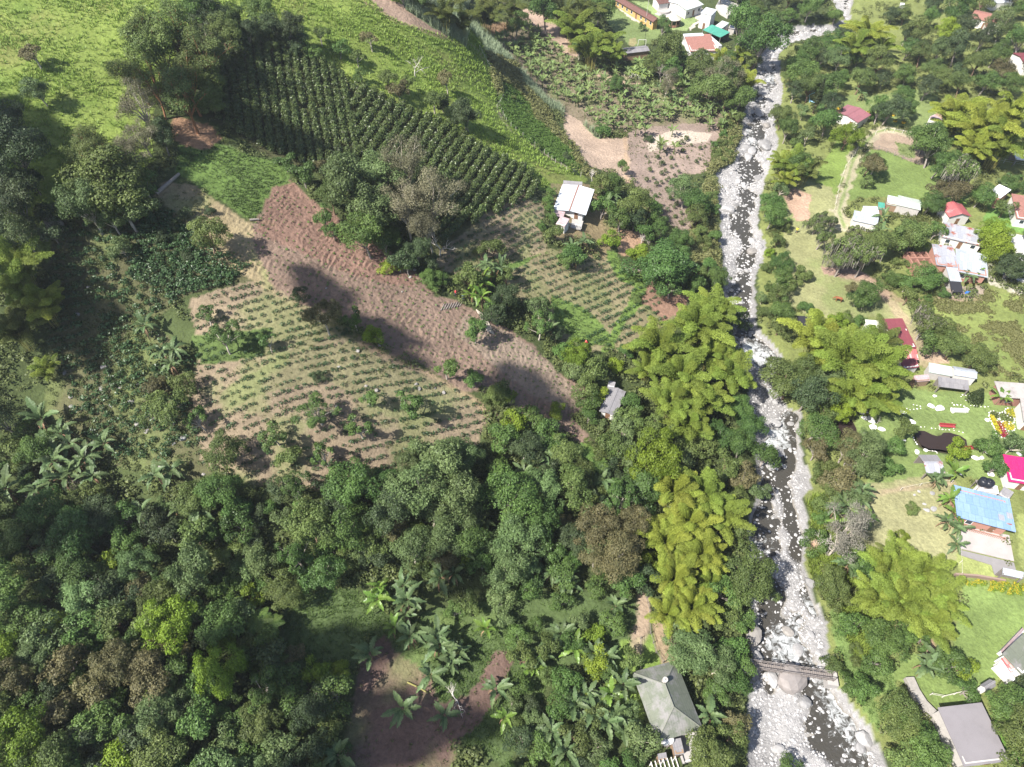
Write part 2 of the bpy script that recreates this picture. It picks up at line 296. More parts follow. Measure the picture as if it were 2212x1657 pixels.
strip([(735,-20),(800,12),(850,45),(930,75),(1000,100)], 1.0, (.33,.24,.16), .8)
strip(K('24', [(740,1540),(900,1520),(1060,1500),(1230,1470),(1290,1480)]), 1.0, (.26,.20,.14), .7)
strip(K('24', [(600,180),(820,210),(860,290),(960,420),(1080,600),(1100,720)]), 2.2, (.28,.21,.15), .6)
strip(K('v', [(1560,1500),(1000,1500),(560,1500),(400,1380),(280,1260)]), 1.6, (.24,.175,.12), .7)
strip([(1395,1290),(1385,1340),(1375,1400)], 2.0, (.26,.2,.15), .8)
strip(K('22', [(800,640),(920,690),(1010,720),(1160,800),(1400,940),(1560,1060)]), 1.0, (.27,.2,.13), .8)
strip(K('22', [(160,270),(300,370),(440,420)]), 1.2, (.24,.18,.12), .6)
strip(K('12', [(0,1390),(60,1390),(160,1420)]), .8, (.16,.11,.07), .6)
strip(K('23', [(0,60),(160,40),(300,0)]), .8, (.22,.18,.11), .8)
# broad patchiness of the cover itself
n1 = fbm(XX, YY, 9, 51, 4).ravel(); n2 = fbm(XX, YY, 2.2, 61, 3).ravel()
colr *= (.72 + .56 * n1 * (1 - .0) * 1.0)[:, None]
colr *= (.80 + .40 * n2)[:, None]
# grass creeping over soil in the young coffee, and worn soil in the pasture
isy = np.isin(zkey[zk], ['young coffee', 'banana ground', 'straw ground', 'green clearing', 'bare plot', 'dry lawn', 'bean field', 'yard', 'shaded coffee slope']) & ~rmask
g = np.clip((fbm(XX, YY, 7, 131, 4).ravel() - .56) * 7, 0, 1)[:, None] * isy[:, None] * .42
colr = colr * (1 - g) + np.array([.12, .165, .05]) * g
isp = (zkey[zk] == 'pasture') & ~rmask
g = np.clip((fbm(XX, YY, 12, 171, 4).ravel() - .55) * 6, 0, 1)[:, None] * isp[:, None] * .35
colr = colr * (1 - g) + np.array([.17, .15, .06]) * g
g = np.clip((fbm(XX, YY, 5, 191, 4).ravel() - .5) * 6, 0, 1)[:, None] * isp[:, None] * .45
colr = colr * (1 - g) + np.array([.07, .125, .02]) * g
is_pl = (np.isin(zkey[zk], ['ploughed', 'redder soil']) | pip(PX, PY, [(470,430),(545,480),(600,560),(640,650),(590,640),(520,590),(460,540)])) & ~rmask
PLM = blur(is_pl.reshape(XX.shape).astype(float), 1)
is_str = blur((np.isin(zkey[zk], ['straw ground']) & ~rmask).reshape(XX.shape).astype(float), 1)

# ---------------------------------------------------------------- materials
def nm(name):
    m = bpy.data.materials.new(name); m.use_nodes = True; return m, m.node_tree, m.node_tree.nodes['Principled BSDF']
def mat(name, col, rough=.7, metal=0.0, spec=.3, var=0.0, scale=1.0, bump=0.0, bscale=20.0, wave=None, dirt=None, dscale=.6, damt=.5, emit=None):
    m, t, b = nm(name); L = t.links
    b.inputs['Roughness'].default_value = rough; b.inputs['Metallic'].default_value = metal; b.inputs['Specular IOR Level'].default_value = spec
    cs = None
    rgb = t.nodes.new('ShaderNodeRGB'); rgb.outputs[0].default_value = (*col, 1); cs = rgb.outputs[0]
    tc = t.nodes.new('ShaderNodeTexCoord')
    if dirt is not None:
        n = t.nodes.new('ShaderNodeTexNoise'); n.inputs['Scale'].default_value = dscale; n.inputs['Detail'].default_value = 8; n.inputs['Roughness'].default_value = .65
        L.new(tc.outputs['Object'], n.inputs['Vector'])
        r = t.nodes.new('ShaderNodeValToRGB'); r.color_ramp.elements[0].position = .5 - damt * .25 + .1; r.color_ramp.elements[1].position = .72
        L.new(n.outputs[0], r.inputs[0]); mx = t.nodes.new('ShaderNodeMix'); mx.data_type = 'RGBA'
        L.new(r.outputs[0], mx.inputs[0]); L.new(cs, mx.inputs[6]); mx.inputs[7].default_value = (*dirt, 1); cs = mx.outputs[2]
    if var > 0:
        n = t.nodes.new('ShaderNodeTexNoise'); n.inputs['Scale'].default_value = scale; n.inputs['Detail'].default_value = 6
        L.new(tc.outputs['Object'], n.inputs['Vector'])
        mr = t.nodes.new('ShaderNodeMapRange'); mr.inputs[3].default_value = 1 - var; mr.inputs[4].default_value = 1 + var
        L.new(n.outputs[0], mr.inputs[0]); mm = t.nodes.new('ShaderNodeVectorMath'); mm.operation = 'SCALE'
        L.new(cs, mm.inputs[0]); L.new(mr.outputs[0], mm.inputs['Scale']); cs = mm.outputs[0]
    L.new(cs, b.inputs['Base Color'])
    if bump > 0 or wave:
        bp = t.nodes.new('ShaderNodeBump')
        if wave:
            wv = t.nodes.new('ShaderNodeTexWave'); wv.bands_direction = wave[0]; wv.inputs['Scale'].default_value = wave[1]
            L.new(tc.outputs['UV' if len(wave) > 2 else 'Object'], wv.inputs['Vector']); L.new(wv.outputs['Fac'], bp.inputs['Height']); bp.inputs['Distance'].default_value = .05; bp.inputs['Strength'].default_value = .8
        else:
            n = t.nodes.new('ShaderNodeTexNoise'); n.inputs['Scale'].default_value = bscale; n.inputs['Detail'].default_value = 5
            L.new(tc.outputs['Object'], n.inputs['Vector']); L.new(n.outputs[0], bp.inputs['Height']); bp.inputs['Distance'].default_value = bump
        L.new(bp.outputs[0], b.inputs['Normal'])
    if emit: pass
    return m

def ground_mat(name, bump, bs, cvar=.35, cscale=1.6):
    m, t, b = nm(name); L = t.links
    at = t.nodes.new('ShaderNodeAttribute'); at.attribute_name = 'cover'
    tc = t.nodes.new('ShaderNodeTexCoord')
    n = t.nodes.new('ShaderNodeTexNoise'); n.inputs['Scale'].default_value = cscale; n.inputs['Detail'].default_value = 7; n.inputs['Roughness'].default_value = .75
    L.new(tc.outputs['Object'], n.inputs['Vector'])
    mr = t.nodes.new('ShaderNodeMapRange'); mr.inputs[1].default_value = .25; mr.inputs[2].default_value = .75; mr.inputs[3].default_value = 1 - cvar; mr.inputs[4].default_value = 1 + cvar
    L.new(n.outputs[0], mr.inputs[0]); mm = t.nodes.new('ShaderNodeVectorMath'); mm.operation = 'SCALE'
    L.new(at.outputs['Color'], mm.inputs[0]); L.new(mr.outputs[0], mm.inputs['Scale']); L.new(mm.outputs[0], b.inputs['Base Color'])
    n2 = t.nodes.new('ShaderNodeTexNoise'); n2.inputs['Scale'].default_value = bs; n2.inputs['Detail'].default_value = 6; n2.inputs['Roughness'].default_value = .6
    L.new(tc.outputs['Object'], n2.inputs['Vector'])
    bp = t.nodes.new('ShaderNodeBump'); bp.inputs['Distance'].default_value = bump; bp.inputs['Strength'].default_value = .9
    L.new(n2.outputs[0], bp.inputs['Height']); L.new(bp.outputs[0], b.inputs['Normal'])
    b.inputs['Roughness'].default_value = .95; b.inputs['Specular IOR Level'].default_value = .15
    return m
M_GROUND = ground_mat('ground_cover', .35, 1.3)
M_SOIL = ground_mat('turned_soil', .25, 2.4, .22, 2.5)
M_BED = ground_mat('river_gravel', .30, 2.6, .30, 2.2)

# ---------------------------------------------------------------- meshes
COL = S.collection
def newmesh(name, V, faces, mats, mi=None, v=None, smooth=False):
    """faces: list of integer arrays (n,3) / (n,4)"""
    me = bpy.data.meshes.new(name)
    V = np.asarray(V, np.float32); me.vertices.add(len(V)); me.vertices.foreach_set('co', V.ravel())
    loops = np.concatenate([np.asarray(f).ravel() for f in faces]).astype(np.int32)
    tot = np.concatenate([np.full(len(f), np.asarray(f).shape[1]) for f in faces]).astype(np.int32)
    me.loops.add(len(loops)); me.loops.foreach_set('vertex_index', loops)
    me.polygons.add(len(tot)); st = np.concatenate([[0], np.cumsum(tot)[:-1]]).astype(np.int32)
    me.polygons.foreach_set('loop_start', st)
    for m in (mats if isinstance(mats, (list, tuple)) else [mats]): me.materials.append(m)
    if mi is not None: me.polygons.foreach_set('material_index', np.asarray(mi, np.int32))
    if v is not None:
        a = me.attributes.new('v', 'FLOAT', 'FACE'); a.data.foreach_set('value', np.asarray(v, np.float32))
    me.update(calc_edges=True)
    me.polygons.foreach_set('use_smooth', np.full(len(tot), bool(smooth)))
    return me
def link(name, me, parent=None, loc=None, rotz=0.0, scale=None):
    o = bpy.data.objects.new(name, me); COL.objects.link(o)
    if parent is not None: o.parent = parent
    if loc is not None: o.location = tuple(float(q) for q in loc)
    if rotz: o.rotation_euler = (0, 0, float(rotz))
    if scale is not None: o.scale = (scale,) * 3 if np.isscalar(scale) else tuple(scale)
    return o
def tag(o, label=None, cat=None, group=None, kind=None):
    if label: o['label'] = label
    if cat: o['category'] = cat
    if group: o['group'] = group
    if kind: o['kind'] = kind
    return o
def struct(o): o['kind'] = 'structure'; return o
def empty(name, loc, rotz=0, scale=1.0):
    o = bpy.data.objects.new(name, None); COL.objects.link(o); o.empty_display_size = .3
    o.location = tuple(float(q) for q in loc); o.rotation_euler = (0, 0, float(rotz)); o.scale = (scale,) * 3
    return o

# the ground, cut into sheets that share their edges and one set of normals
gxv = np.gradient(ZZ, GS, axis=1); gyv = np.gradient(ZZ, GS, axis=0)
NRM = np.stack([-gxv, -gyv, np.ones_like(ZZ)], -1); NRM /= np.linalg.norm(NRM, axis=-1, keepdims=True)
ii, jj = np.meshgrid(np.arange(NX - 1), np.arange(NY - 1))
f0 = (jj * NX + ii).ravel(); QF = np.stack([f0, f0 + 1, f0 + NX + 1, f0 + NX], 1)
vis = (pj[:, 0] > -330) & (pj[:, 0] < OW + 330) & (pj[:, 1] < OH + 420) & (pj[:, 1] > -420)
fv = vis[QF].any(1)
riv_f = (rm.ravel()[QF] > .5).any(1)
pl_f = (PLM.ravel()[QF] > .02).any(1) & ~riv_f
pas_f = (zkey[zk[QF[:, 0]]] == 'pasture') & ~riv_f & ~pl_f
GV = np.stack([XX.ravel(), YY.ravel(), ZZ.ravel()], 1)
def sheet(name, sel, m, label):
    F = QF[sel & fv]; u, inv = np.unique(F, return_inverse=True); F = inv.reshape(F.shape)
    me = newmesh(name, GV[u], [F], m, smooth=True)
    a = me.color_attributes.new('cover', 'FLOAT_COLOR', 'POINT')
    c = np.ones((len(u), 4), np.float32); c[:, :3] = colr[u]; a.data.foreach_set('color', c.ravel())
    me.normals_split_custom_set_from_vertices(NRM.reshape(-1, 3)[u].tolist())
    o = struct(link(name, me)); o['label'] = label; o['category'] = name.replace('_', ' '); return o
sheet('ground', ~riv_f & ~pl_f & ~pas_f, M_GROUND, 'uneven green and brown ground of the valley floor and slopes')
sheet('pasture', pas_f, M_GROUND, 'bright yellow-green tufted pasture over the hill at the upper left')
sheet('river_bed', riv_f, M_BED, 'pale grey cobble bed along the winding river')
# ploughed field: finer sheet with real furrows that die out at its border
def ploughed():
    F = QF[pl_f & fv]; n = 3
    k = np.arange(n) / n; base = F[:, 0]; bi = base % NX; bj = base // NX
    ids = {}
    fi = (bi[:, None, None] * n + np.arange(n + 1)[None, None, :]); fj = (bj[:, None, None] * n + np.arange(n + 1)[None, :, None])
    fi = np.broadcast_to(fi, (len(F), n + 1, n + 1)); fj = np.broadcast_to(fj, (len(F), n + 1, n + 1))
    key = fj.astype(np.int64) * 100000 + fi
    u, inv = np.unique(key, return_inverse=True); inv = inv.reshape(len(F), n + 1, n + 1)
    uX = GX0 + (u % 100000) * GS / n; uY = GY0 + (u // 100000) * GS / n
    z = Hh(uX, uY); m = bil(PLM, GX0, GY0, GS, uX, uY); fade = np.clip((m - .45) / .5, 0, 1)
    # furrows run down-left to up-right in the picture; the lines bow and break
    a = P(600, 620); b = P(720, 470); dr = (b - a)[:2]; dr /= np.linalg.norm(dr); pr = np.array([-dr[1], dr[0]])
    q = uX * pr[0] + uY * pr[1] + 5.0 * fbm(uX, uY, 14, 301, 3) + 1.7 * fbm(uX, uY, 2.2, 311, 2)
    ph = np.mod(q / 1.0, 1.0); saw = np.where(ph < .72, ph / .72, (1 - ph) / .28)
    amp = .08 + .32 * np.clip(fbm(uX, uY, 9, 321, 2) * 1.6 - .35, 0, 1)
    brk = np.clip(fbm(uX, uY, 1.3, 331, 2) * 5.0 - 2.0, 0, 1)
    z2 = z + fade * ((saw - .5) * amp * brk + (fbm(uX, uY, .6, 341, 2) - .5) * .34)
    V = np.stack([uX, uY, z2], 1)
    FF = np.stack([inv[:, :-1, :-1], inv[:, :-1, 1:], inv[:, 1:, 1:], inv[:, 1:, :-1]], -1).reshape(-1, 4)
    me = newmesh('ploughed_field', V, [FF], M_SOIL, smooth=True)
    C = np.ones((len(V), 4), np.float32)
    for c in range(3): C[:, c] = bil(colr[:, c].reshape(XX.shape), GX0, GY0, GS, uX, uY)
    me.color_attributes.new('cover', 'FLOAT_COLOR', 'POINT').data.foreach_set('color', C.ravel())
    o = struct(link('ploughed_field', me)); o['label'] = 'bare reddish-brown furrowed field in the middle of the slope'; o['category'] = 'ploughed field'
ploughed()
# country beyond the part the photo shows
def far_land():
    rings = []
    a0 = (-170, -16); b0 = (260, 400)
    V = []; F = []
    def rect(x0, y0, x1, y1, z):
        b = len(V); V.extend([(x0, y0, z), (x1, y0, z), (x1, y1, z), (x0, y1, z)]); F.append((b, b + 1, b + 2, b + 3))
    Z0 = -1.6
    rect(-2500, -2500, 2500, a0[1] - 60, Z0); rect(-2500, b0[1] + 60, 2500, 2500, Z0)
    rect(-2500, a0[1] - 60, a0[0] - 60, b0[1] + 60, Z0); rect(b0[0] + 60, a0[1] - 60, 2500, b0[1] + 60, Z0)
    rect(a0[0] - 60, a0[1] - 60, b0[0] + 60, b0[1] + 60, Z0 - .4)
    me = newmesh('far_terrain', V, [np.array(F)], mat('far_grass', (.08, .11, .04), .95, var=.3, scale=.02))
    struct(link('far_terrain', me))
far_land()

# water
def water_mat(name, col, foam, rough=.06):
    m, t, b = nm(name); L = t.links; tc = t.nodes.new('ShaderNodeTexCoord')
    b.inputs['Roughness'].default_value = rough; b.inputs['IOR'].default_value = 1.33; b.inputs['Base Color'].default_value = (*col, 1)
    n2 = t.nodes.new('ShaderNodeTexNoise'); n2.inputs['Scale'].default_value = 2.5; n2.inputs['Detail'].default_value = 5
    L.new(tc.outputs['Object'], n2.inputs['Vector']); bp = t.nodes.new('ShaderNodeBump'); bp.inputs['Distance'].default_value = .10 if foam else .008
    L.new(n2.outputs[0], bp.inputs['Height']); L.new(bp.outputs[0], b.inputs['Normal'])
    if foam:
        at = t.nodes.new('ShaderNodeAttribute'); at.attribute_name = 'turb'
        n = t.nodes.new('ShaderNodeTexNoise'); n.inputs['Scale'].default_value = .9; n.inputs['Detail'].default_value = 9; n.inputs['Roughness'].default_value = .72; n.inputs['Distortion'].default_value = .8
        L.new(tc.outputs['Object'], n.inputs['Vector'])
        ad = t.nodes.new('ShaderNodeMath'); ad.operation = 'ADD'; L.new(n.outputs[0], ad.inputs[0]); L.new(at.outputs['Fac'], ad.inputs[1])
        r = t.nodes.new('ShaderNodeValToRGB'); r.color_ramp.elements[0].position = .60; r.color_ramp.elements[1].position = .80
        L.new(ad.outputs[0], r.inputs[0]); mx = t.nodes.new('ShaderNodeMix'); mx.data_type = 'RGBA'; L.new(r.outputs[0], mx.inputs[0])
        mx.inputs[6].default_value = (*col, 1); mx.inputs[7].default_value = (.42, .44, .45, 1); L.new(mx.outputs[2], b.inputs['Base Color'])
        mr = t.nodes.new('ShaderNodeMapRange'); mr.inputs[3].default_value = .07; mr.inputs[4].default_value = .8; L.new(r.outputs[0], mr.inputs[0]); L.new(mr.outputs[0], b.inputs['Roughness'])
    return m
M_WATER = water_mat('river_water', (.045, .042, .036), True)
M_POND = water_mat('pond_water', (.028, .020, .018), False, .12)
def river_water():
    lv = blur(rm, 2).ravel() > .2
    sel = lv[QF].all(1) & fv & (blur(cw, 2).ravel()[QF] > .03).any(1)
    F = QF[sel]; u, inv = np.unique(F, return_inverse=True)
    V = GV[u].copy(); V[:, 2] = -.42
    me = newmesh('river_water', V, [inv.reshape(F.shape)], M_WATER, smooth=True)
    tb = (fbm(V[:, 0], V[:, 1], 9, 555, 2) - .5) * .55 + .02
    pr = project(V); tb += np.where((pr[:, 1] > 700) & (pr[:, 1] < 960), .02, 0) + np.where((pr[:, 1] > 1300), .05, 0) - np.where((pr[:, 1] > 970) & (pr[:, 1] < 1100), .25, 0)
    me.attributes.new('turb', 'FLOAT', 'POINT').data.foreach_set('value', tb.astype(np.float32))
    o = struct(link('river_water', me)); o['label'] = 'dark foaming river threading between pale cobble banks'; o['category'] = 'river'
river_water()
for nme, pl, zz, lb in (('pond', POND, z1, 'dark brown heart-shaped pond in the lawn with white edging stones'), ('pool_water', POND2, z2, 'black still pool under the bright round tree by the river')):
    cx_ = sum(p[0] for p in pl) / len(pl); cy_ = sum(p[1] for p in pl) / len(pl)
    W = np.array([at_z(cx_ + (x - cx_) * 1.06, cy_ + (y - cy_) * 1.06, zz - .16) for x, y in pl])
    o = struct(link(nme, newmesh(nme, W, [np.arange(len(W))[::-1][None, :]], M_POND))); o['label'] = lb; o['category'] = 'pond'

# ================================================================ PLANTS
def leaf_mat(name, lo, hi, rough=.55, trans=.22, objvar=.20, hue=.012):
    m, t, b = nm(name); L = t.links
    at = t.nodes.new('ShaderNodeAttribute'); at.attribute_name = 'v'
    oi = t.nodes.new('ShaderNodeObjectInfo')
    mx = t.nodes.new('ShaderNodeMix'); mx.data_type = 'RGBA'; L.new(at.outputs['Fac'], mx.inputs[0])
    mx.inputs[6].default_value = (*lo, 1); mx.inputs[7].default_value = (*hi, 1)
    hs = t.nodes.new('ShaderNodeHueSaturation'); L.new(mx.outputs[2], hs.inputs['Color'])
    r1 = t.nodes.new('ShaderNodeMapRange'); r1.inputs[3].default_value = .5 - hue; r1.inputs[4].default_value = .5 + hue; L.new(oi.outputs['Random'], r1.inputs[0]); L.new(r1.outputs[0], hs.inputs['Hue'])
    mu = t.nodes.new('ShaderNodeMath'); mu.operation = 'MULTIPLY'; mu.inputs[1].default_value = 7.31; L.new(oi.outputs['Random'], mu.inputs[0])
    fr = t.nodes.new('ShaderNodeMath'); fr.operation = 'FRACT'; L.new(mu.outputs[0], fr.inputs[0])
    r2 = t.nodes.new('ShaderNodeMapRange'); r2.inputs[3].default_value = 1 - objvar; r2.inputs[4].default_value = 1 + objvar; L.new(fr.outputs[0], r2.inputs[0]); L.new(r2.outputs[0], hs.inputs['Value'])
    L.new(hs.outputs[0], b.inputs['Base Color']); b.inputs['Roughness'].default_value = rough; b.inputs['Specular IOR Level'].default_value = .28
    if trans:
        tr = t.nodes.new('ShaderNodeBsdfTranslucent'); L.new(hs.outputs[0], tr.inputs['Color'])
        ms = t.nodes.new('ShaderNodeMixShader'); ms.inputs[0].default_value = trans
        L.new(b.outputs[0], ms.inputs[1]); L.new(tr.outputs[0], ms.inputs[2]); L.new(ms.outputs[0], t.nodes['Material Output'].inputs['Surface'])
    return m
LM = {
 'ol': leaf_mat('olive_leaves', (.048,.074,.020), (.128,.170,.046)),
 'gr': leaf_mat('mid_green_leaves', (.036,.072,.018), (.100,.168,.038)),
 'dk': leaf_mat('dark_green_leaves', (.024,.042,.018), (.068,.098,.038)),
 'br': leaf_mat('bright_green_leaves', (.075,.120,.010), (.180,.250,.025)),
 'gg': leaf_mat('grey_green_leaves', (.050,.080,.026), (.130,.182,.066)),
 'bn': leaf_mat('brownish_leaves', (.062,.064,.027), (.150,.136,.060)),
 'ws': leaf_mat('wispy_leaves', (.085,.085,.045), (.185,.175,.105)),
 'lu': leaf_mat('lush_leaves', (.036,.072,.018), (.088,.155,.040), .45),
 'sg': leaf_mat('sage_vine_leaves', (.060,.105,.035), (.150,.230,.080)),
 'bm': leaf_mat('bamboo_leaves', (.085,.122,.016), (.205,.270,.045), .6, .28),
 'bd': leaf_mat('dark_bamboo_leaves', (.055,.075,.018), (.140,.170,.040), .6, .28),
 'by': leaf_mat('yellow_bamboo_leaves', (.115,.148,.016), (.270,.315,.050), .6, .28),
 'ba': leaf_mat('banana_leaf', (.055,.090,.034), (.135,.195,.080), .5, .3),
 'bl': leaf_mat('light_banana_leaf', (.085,.150,.025), (.170,.270,.055), .35, .35),
 'dry': leaf_mat('dry_leaf', (.120,.075,.040), (.290,.190,.120), .8, .1),
 'co': leaf_mat('coffee_leaves', (.030,.048,.016), (.095,.128,.040), .35, .12),
 'cy': leaf_mat('young_coffee_leaves', (.022,.048,.018), (.060,.105,.040), .4, .12),
 'sd': leaf_mat('seedling_leaves', (.060,.105,.025), (.110,.180,.045)),
 'fe': leaf_mat('fern_fronds', (.045,.085,.018), (.120,.185,.040)),
 'cp': leaf_mat('cypress_foliage', (.020,.036,.012), (.060,.080,.030)),
 'ug': leaf_mat('undergrowth_leaves', (.042,.058,.018), (.130,.152,.050)),
 'ul': leaf_mat('lush_undergrowth_leaves', (.060,.105,.018), (.140,.215,.045)),
 'us': leaf_mat('scrub_leaves', (.085,.090,.030), (.190,.190,.075)),
 'gt': leaf_mat('grass_blades', (.098,.146,.024), (.190,.262,.048)),
 'gd': leaf_mat('lush_grass_blades', (.055,.094,.022), (.112,.160,.044)),
 'cn': leaf_mat('cane_leaves', (.16,.20,.12), (.30,.35,.23)),
 'bp': leaf_mat('young_banana_leaves', (.085,.125,.040), (.190,.260,.085), .5, .3),
 'dc': leaf_mat('dry_corn_leaves', (.220,.150,.085), (.380,.270,.170)),
 'ms': leaf_mat('hanging_moss', (.105,.100,.080), (.220,.205,.170), .9, .1),
 'yw': leaf_mat('yellow_green_top', (.150,.160,.008), (.330,.330,.020)),
 'fl': leaf_mat('yellow_flowers', (.22,.22,.02), (.50,.43,.03)),
 'rd': leaf_mat('red_flowers', (.20,.015,.02), (.35,.03,.04)),
}
BARK = {'brown': mat('brown_bark', (.14,.095,.065), .9, var=.35, scale=3), 'pale': mat('pale_bark', (.36,.32,.27), .85, var=.3, scale=3),
        'red': mat('reddish_bark', (.24,.115,.06), .85, var=.3, scale=3), 'grey': mat('grey_bark', (.24,.21,.19), .9, var=.3, scale=3),
        'culm': mat('bamboo_culm', (.24,.22,.07), .5, var=.25, scale=2), 'stem': mat('banana_stem', (.17,.13,.075), .8, var=.4, scale=4),
        'white': mat('bleached_wood', (.50,.46,.42), .85, var=.25, scale=3)}

def rdir(n, g, zmin=-1.0):
    z = g.uniform(zmin, 1, n); a = g.uniform(0, 2 * math.pi, n); r = np.sqrt(np.maximum(0, 1 - z * z))
    return np.stack([r * np.cos(a), r * np.sin(a), z], 1)
def unit(v): return v / (np.linalg.norm(v, axis=-1, keepdims=True) + 1e-9)
def cards(C, Nn, size, g, aspect=1.0, fold=.0):
    """four-cornered leaf sprays centred at C facing Nn"""
    n = len(C); a = unit(np.cross(Nn, unit(g.normal(size=(n, 3))))); b = np.cross(unit(Nn), a)
    s = np.broadcast_to(np.asarray(size, float), (n,))[:, None] * .5
    V = np.stack([C - a * s * aspect, C - b * s * .8 + a * s * .1, C + a * s * aspect, C + b * s * .8 - a * s * .15], 1)
    V += g.normal(size=V.shape) * (s[:, None] * .18)
    return V
def tube(pts, rad, seg=6):
    pts = np.asarray(pts, float); V = []; F = []
    for i, p in enumerate(pts):
        d = pts[min(i + 1, len(pts) - 1)] - pts[max(i - 1, 0)]; d = d / (np.linalg.norm(d) + 1e-9)
        u = np.cross(d, [0, 0, 1.0] if abs(d[2]) < .9 else [1.0, 0, 0]); u /= np.linalg.norm(u); v = np.cross(d, u)
        for k in range(seg):
            a = 2 * math.pi * k / seg; V.append(p + (u * math.cos(a) + v * math.sin(a)) * rad[i])
    for i in range(len(pts) - 1):
        for k in range(seg):
            F.append((i * seg + k, i * seg + (k + 1) % seg, (i + 1) * seg + (k + 1) % seg, (i + 1) * seg + k))
    n = len(pts) * seg
    F.append(tuple([(len(pts) - 1) * seg + k for k in range(4)]))
    return np.array(V), np.array(F)
class Acc:
    def __init__(s): s.V = []; s.F4 = []; s.v = []; s.n = 0
    def quads(s, Q, v):
        Q = np.asarray(Q, float); m = len(Q); s.V.append(Q.reshape(-1, 3)); s.F4.append(np.arange(m * 4).reshape(m, 4) + s.n); s.n += m * 4
        s.v.append(np.broadcast_to(np.asarray(v, float), (m,)))
    def mesh(s, V, F, v=.5):
        s.V.append(np.asarray(V, float)); s.F4.append(np.asarray(F) + s.n); s.n += len(V); s.v.append(np.full(len(F), v))
    def tube(s, pts, rad, seg=6, v=.5): s.mesh(*tube(pts, rad, seg), v)
    def arrays(s): return np.concatenate(s.V), np.concatenate(s.F4), np.concatenate(s.v)
    def make(s, name, m, smooth=False):
        V, F, v = s.arrays(); return newmesh(name, V, [F], m, v=v, smooth=smooth)

def tree_mesh(form, seed, big):
    g = np.random.default_rng(seed * 97 + (1 if big else 0)); A = Acc(); T = Acc()
    spec = {'round':  dict(nb=30 if big else 14, H=1.35, vz=.78, br=(.26,.44) if big else (.34,.52), dens=1.0, leaf=.060 if big else .105, nl=9500 if big else 2800, zmin=-.45),
            'dense':  dict(nb=34 if big else 16, H=1.15, vz=.85, br=(.24,.40) if big else (.34,.5), dens=1.1, leaf=.055 if big else .10, nl=12000 if big else 3400, zmin=-.5),
            'flat':   dict(nb=24 if big else 12, H=1.5, vz=.42, br=(.20,.36) if big else (.26,.42), dens=.9, leaf=.060 if big else .105, nl=7000 if big else 2200, zmin=-.3),
            'wispy':  dict(nb=30 if big else 14, H=1.6, vz=.95, br=(.16,.34) if big else (.22,.4), dens=.6, leaf=.042 if big else .08, nl=8500 if big else 2400, zmin=-.6),
            'open':   dict(nb=20 if big else 10, H=1.5, vz=.7, br=(.18,.30) if big else (.24,.38), dens=.7, leaf=.065 if big else .11, nl=4200 if big else 1500, zmin=-.3),
            'moss':   dict(nb=18 if big else 10, H=1.4, vz=.7, br=(.2,.36), dens=.7, leaf=.06 if big else .10, nl=4600 if big else 1700, zmin=-.3)}[form]
    H = spec['H']; C0 = np.array([0, 0, H])
    D = rdir(spec['nb'], g, spec['zmin']); rr = g.uniform(.30, .98, spec['nb'])[:, None]
    BC = D * rr * np.array([1, 1, spec['vz']]); BR = g.uniform(*spec['br'], spec['nb']) * g.uniform(.72, 1.12, spec['nb'])
    lop = g.normal(size=2) * .14; BC *= np.array([g.uniform(.8, 1.15), g.uniform(.8, 1.15), 1]); BC[:, :2] += lop
    wgt = BR ** 2 / (BR ** 2).sum(); n = spec['nl']; bi = g.choice(spec['nb'], n, p=wgt)
    d = unit(rdir(n, g) + .55 * unit(BC[bi]) + np.array([0, 0, .35])); sh = g.uniform(.55, 1.06, n) ** .6
    lump = 1 + .22 * np.sin(d[:, 0] * 9 + bi) * np.sin(d[:, 1] * 8 + 2 * bi) 
    C = C0 + BC[bi] + d * (BR[bi] * sh * lump)[:, None] * np.array([1, 1, .82])
    if form == 'wispy': C += g.normal(size=C.shape) * .06
    nn = unit(d + .5 * g.normal(size=(n, 3)) + np.array([0, 0, .25]))
    bv = g.uniform(-.22, .22, spec['nb'])
    A.quads(cards(C, nn, spec['leaf'] * g.uniform(.6, 1.35, n), g), np.clip(.5 + bv[bi] + g.normal(size=n) * .22, 0, 1))
    if form == 'moss':
        k = 420 if big else 200; b2 = g.choice(spec['nb'], k); p = C0 + BC[b2] + rdir(k, g, -1) * (BR[b2])[:, None] * .9; ln = g.uniform(.2, .6, k)[:, None]; wd = g.uniform(.015, .04, k)[:, None]
        a = rdir(k, g, -.1) * np.array([1, 1, 0]); a = unit(a + 1e-6) * wd; dn = np.array([0, 0, -1.0]) * ln + g.normal(size=(k, 3)) * .03
        M = Acc(); M.quads(np.stack([p - a, p + a, p + a * .3 + dn, p - a * .3 + dn], 1), g.uniform(0, 1, k)); moss = M
    else: moss = None
    # trunk and limbs
    k0 = {'round': .32, 'dense': .3, 'flat': .5, 'wispy': .42, 'open': .4, 'moss': .4}[form]
    fork = np.array([lop[0] * .6, lop[1] * .6, H * k0 + .1]); r0 = .055 if big else .06
    T.tube([np.array([0, 0, -.25]), np.array([0, 0, 0]), fork * .5 + g.normal(size=3) * .02, fork], [r0 * 1.35, r0 * 1.1, r0 * .95, r0 * .8], 7)
    order = np.argsort(-BR)[: (14 if form in ('wispy', 'open', 'moss') else 8)]
    for b in order:
        e = C0 + BC[b] * 1.02; mid = fork * .5 + e * .5 + np.array([0, 0, .04]) + g.normal(size=3) * .05
        T.tube([fork, mid, e], [r0 * .6, r0 * .38, r0 * .12], 5)
        if form in ('wispy', 'open', 'moss'):
            for q in range(3):
                e2 = e + rdir(1, g, -.2)[0] * BR[b] * .9; T.tube([mid * .3 + e * .7, e2], [r0 * .18, r0 * .06], 4)
    return A, T, moss
_tm = {}
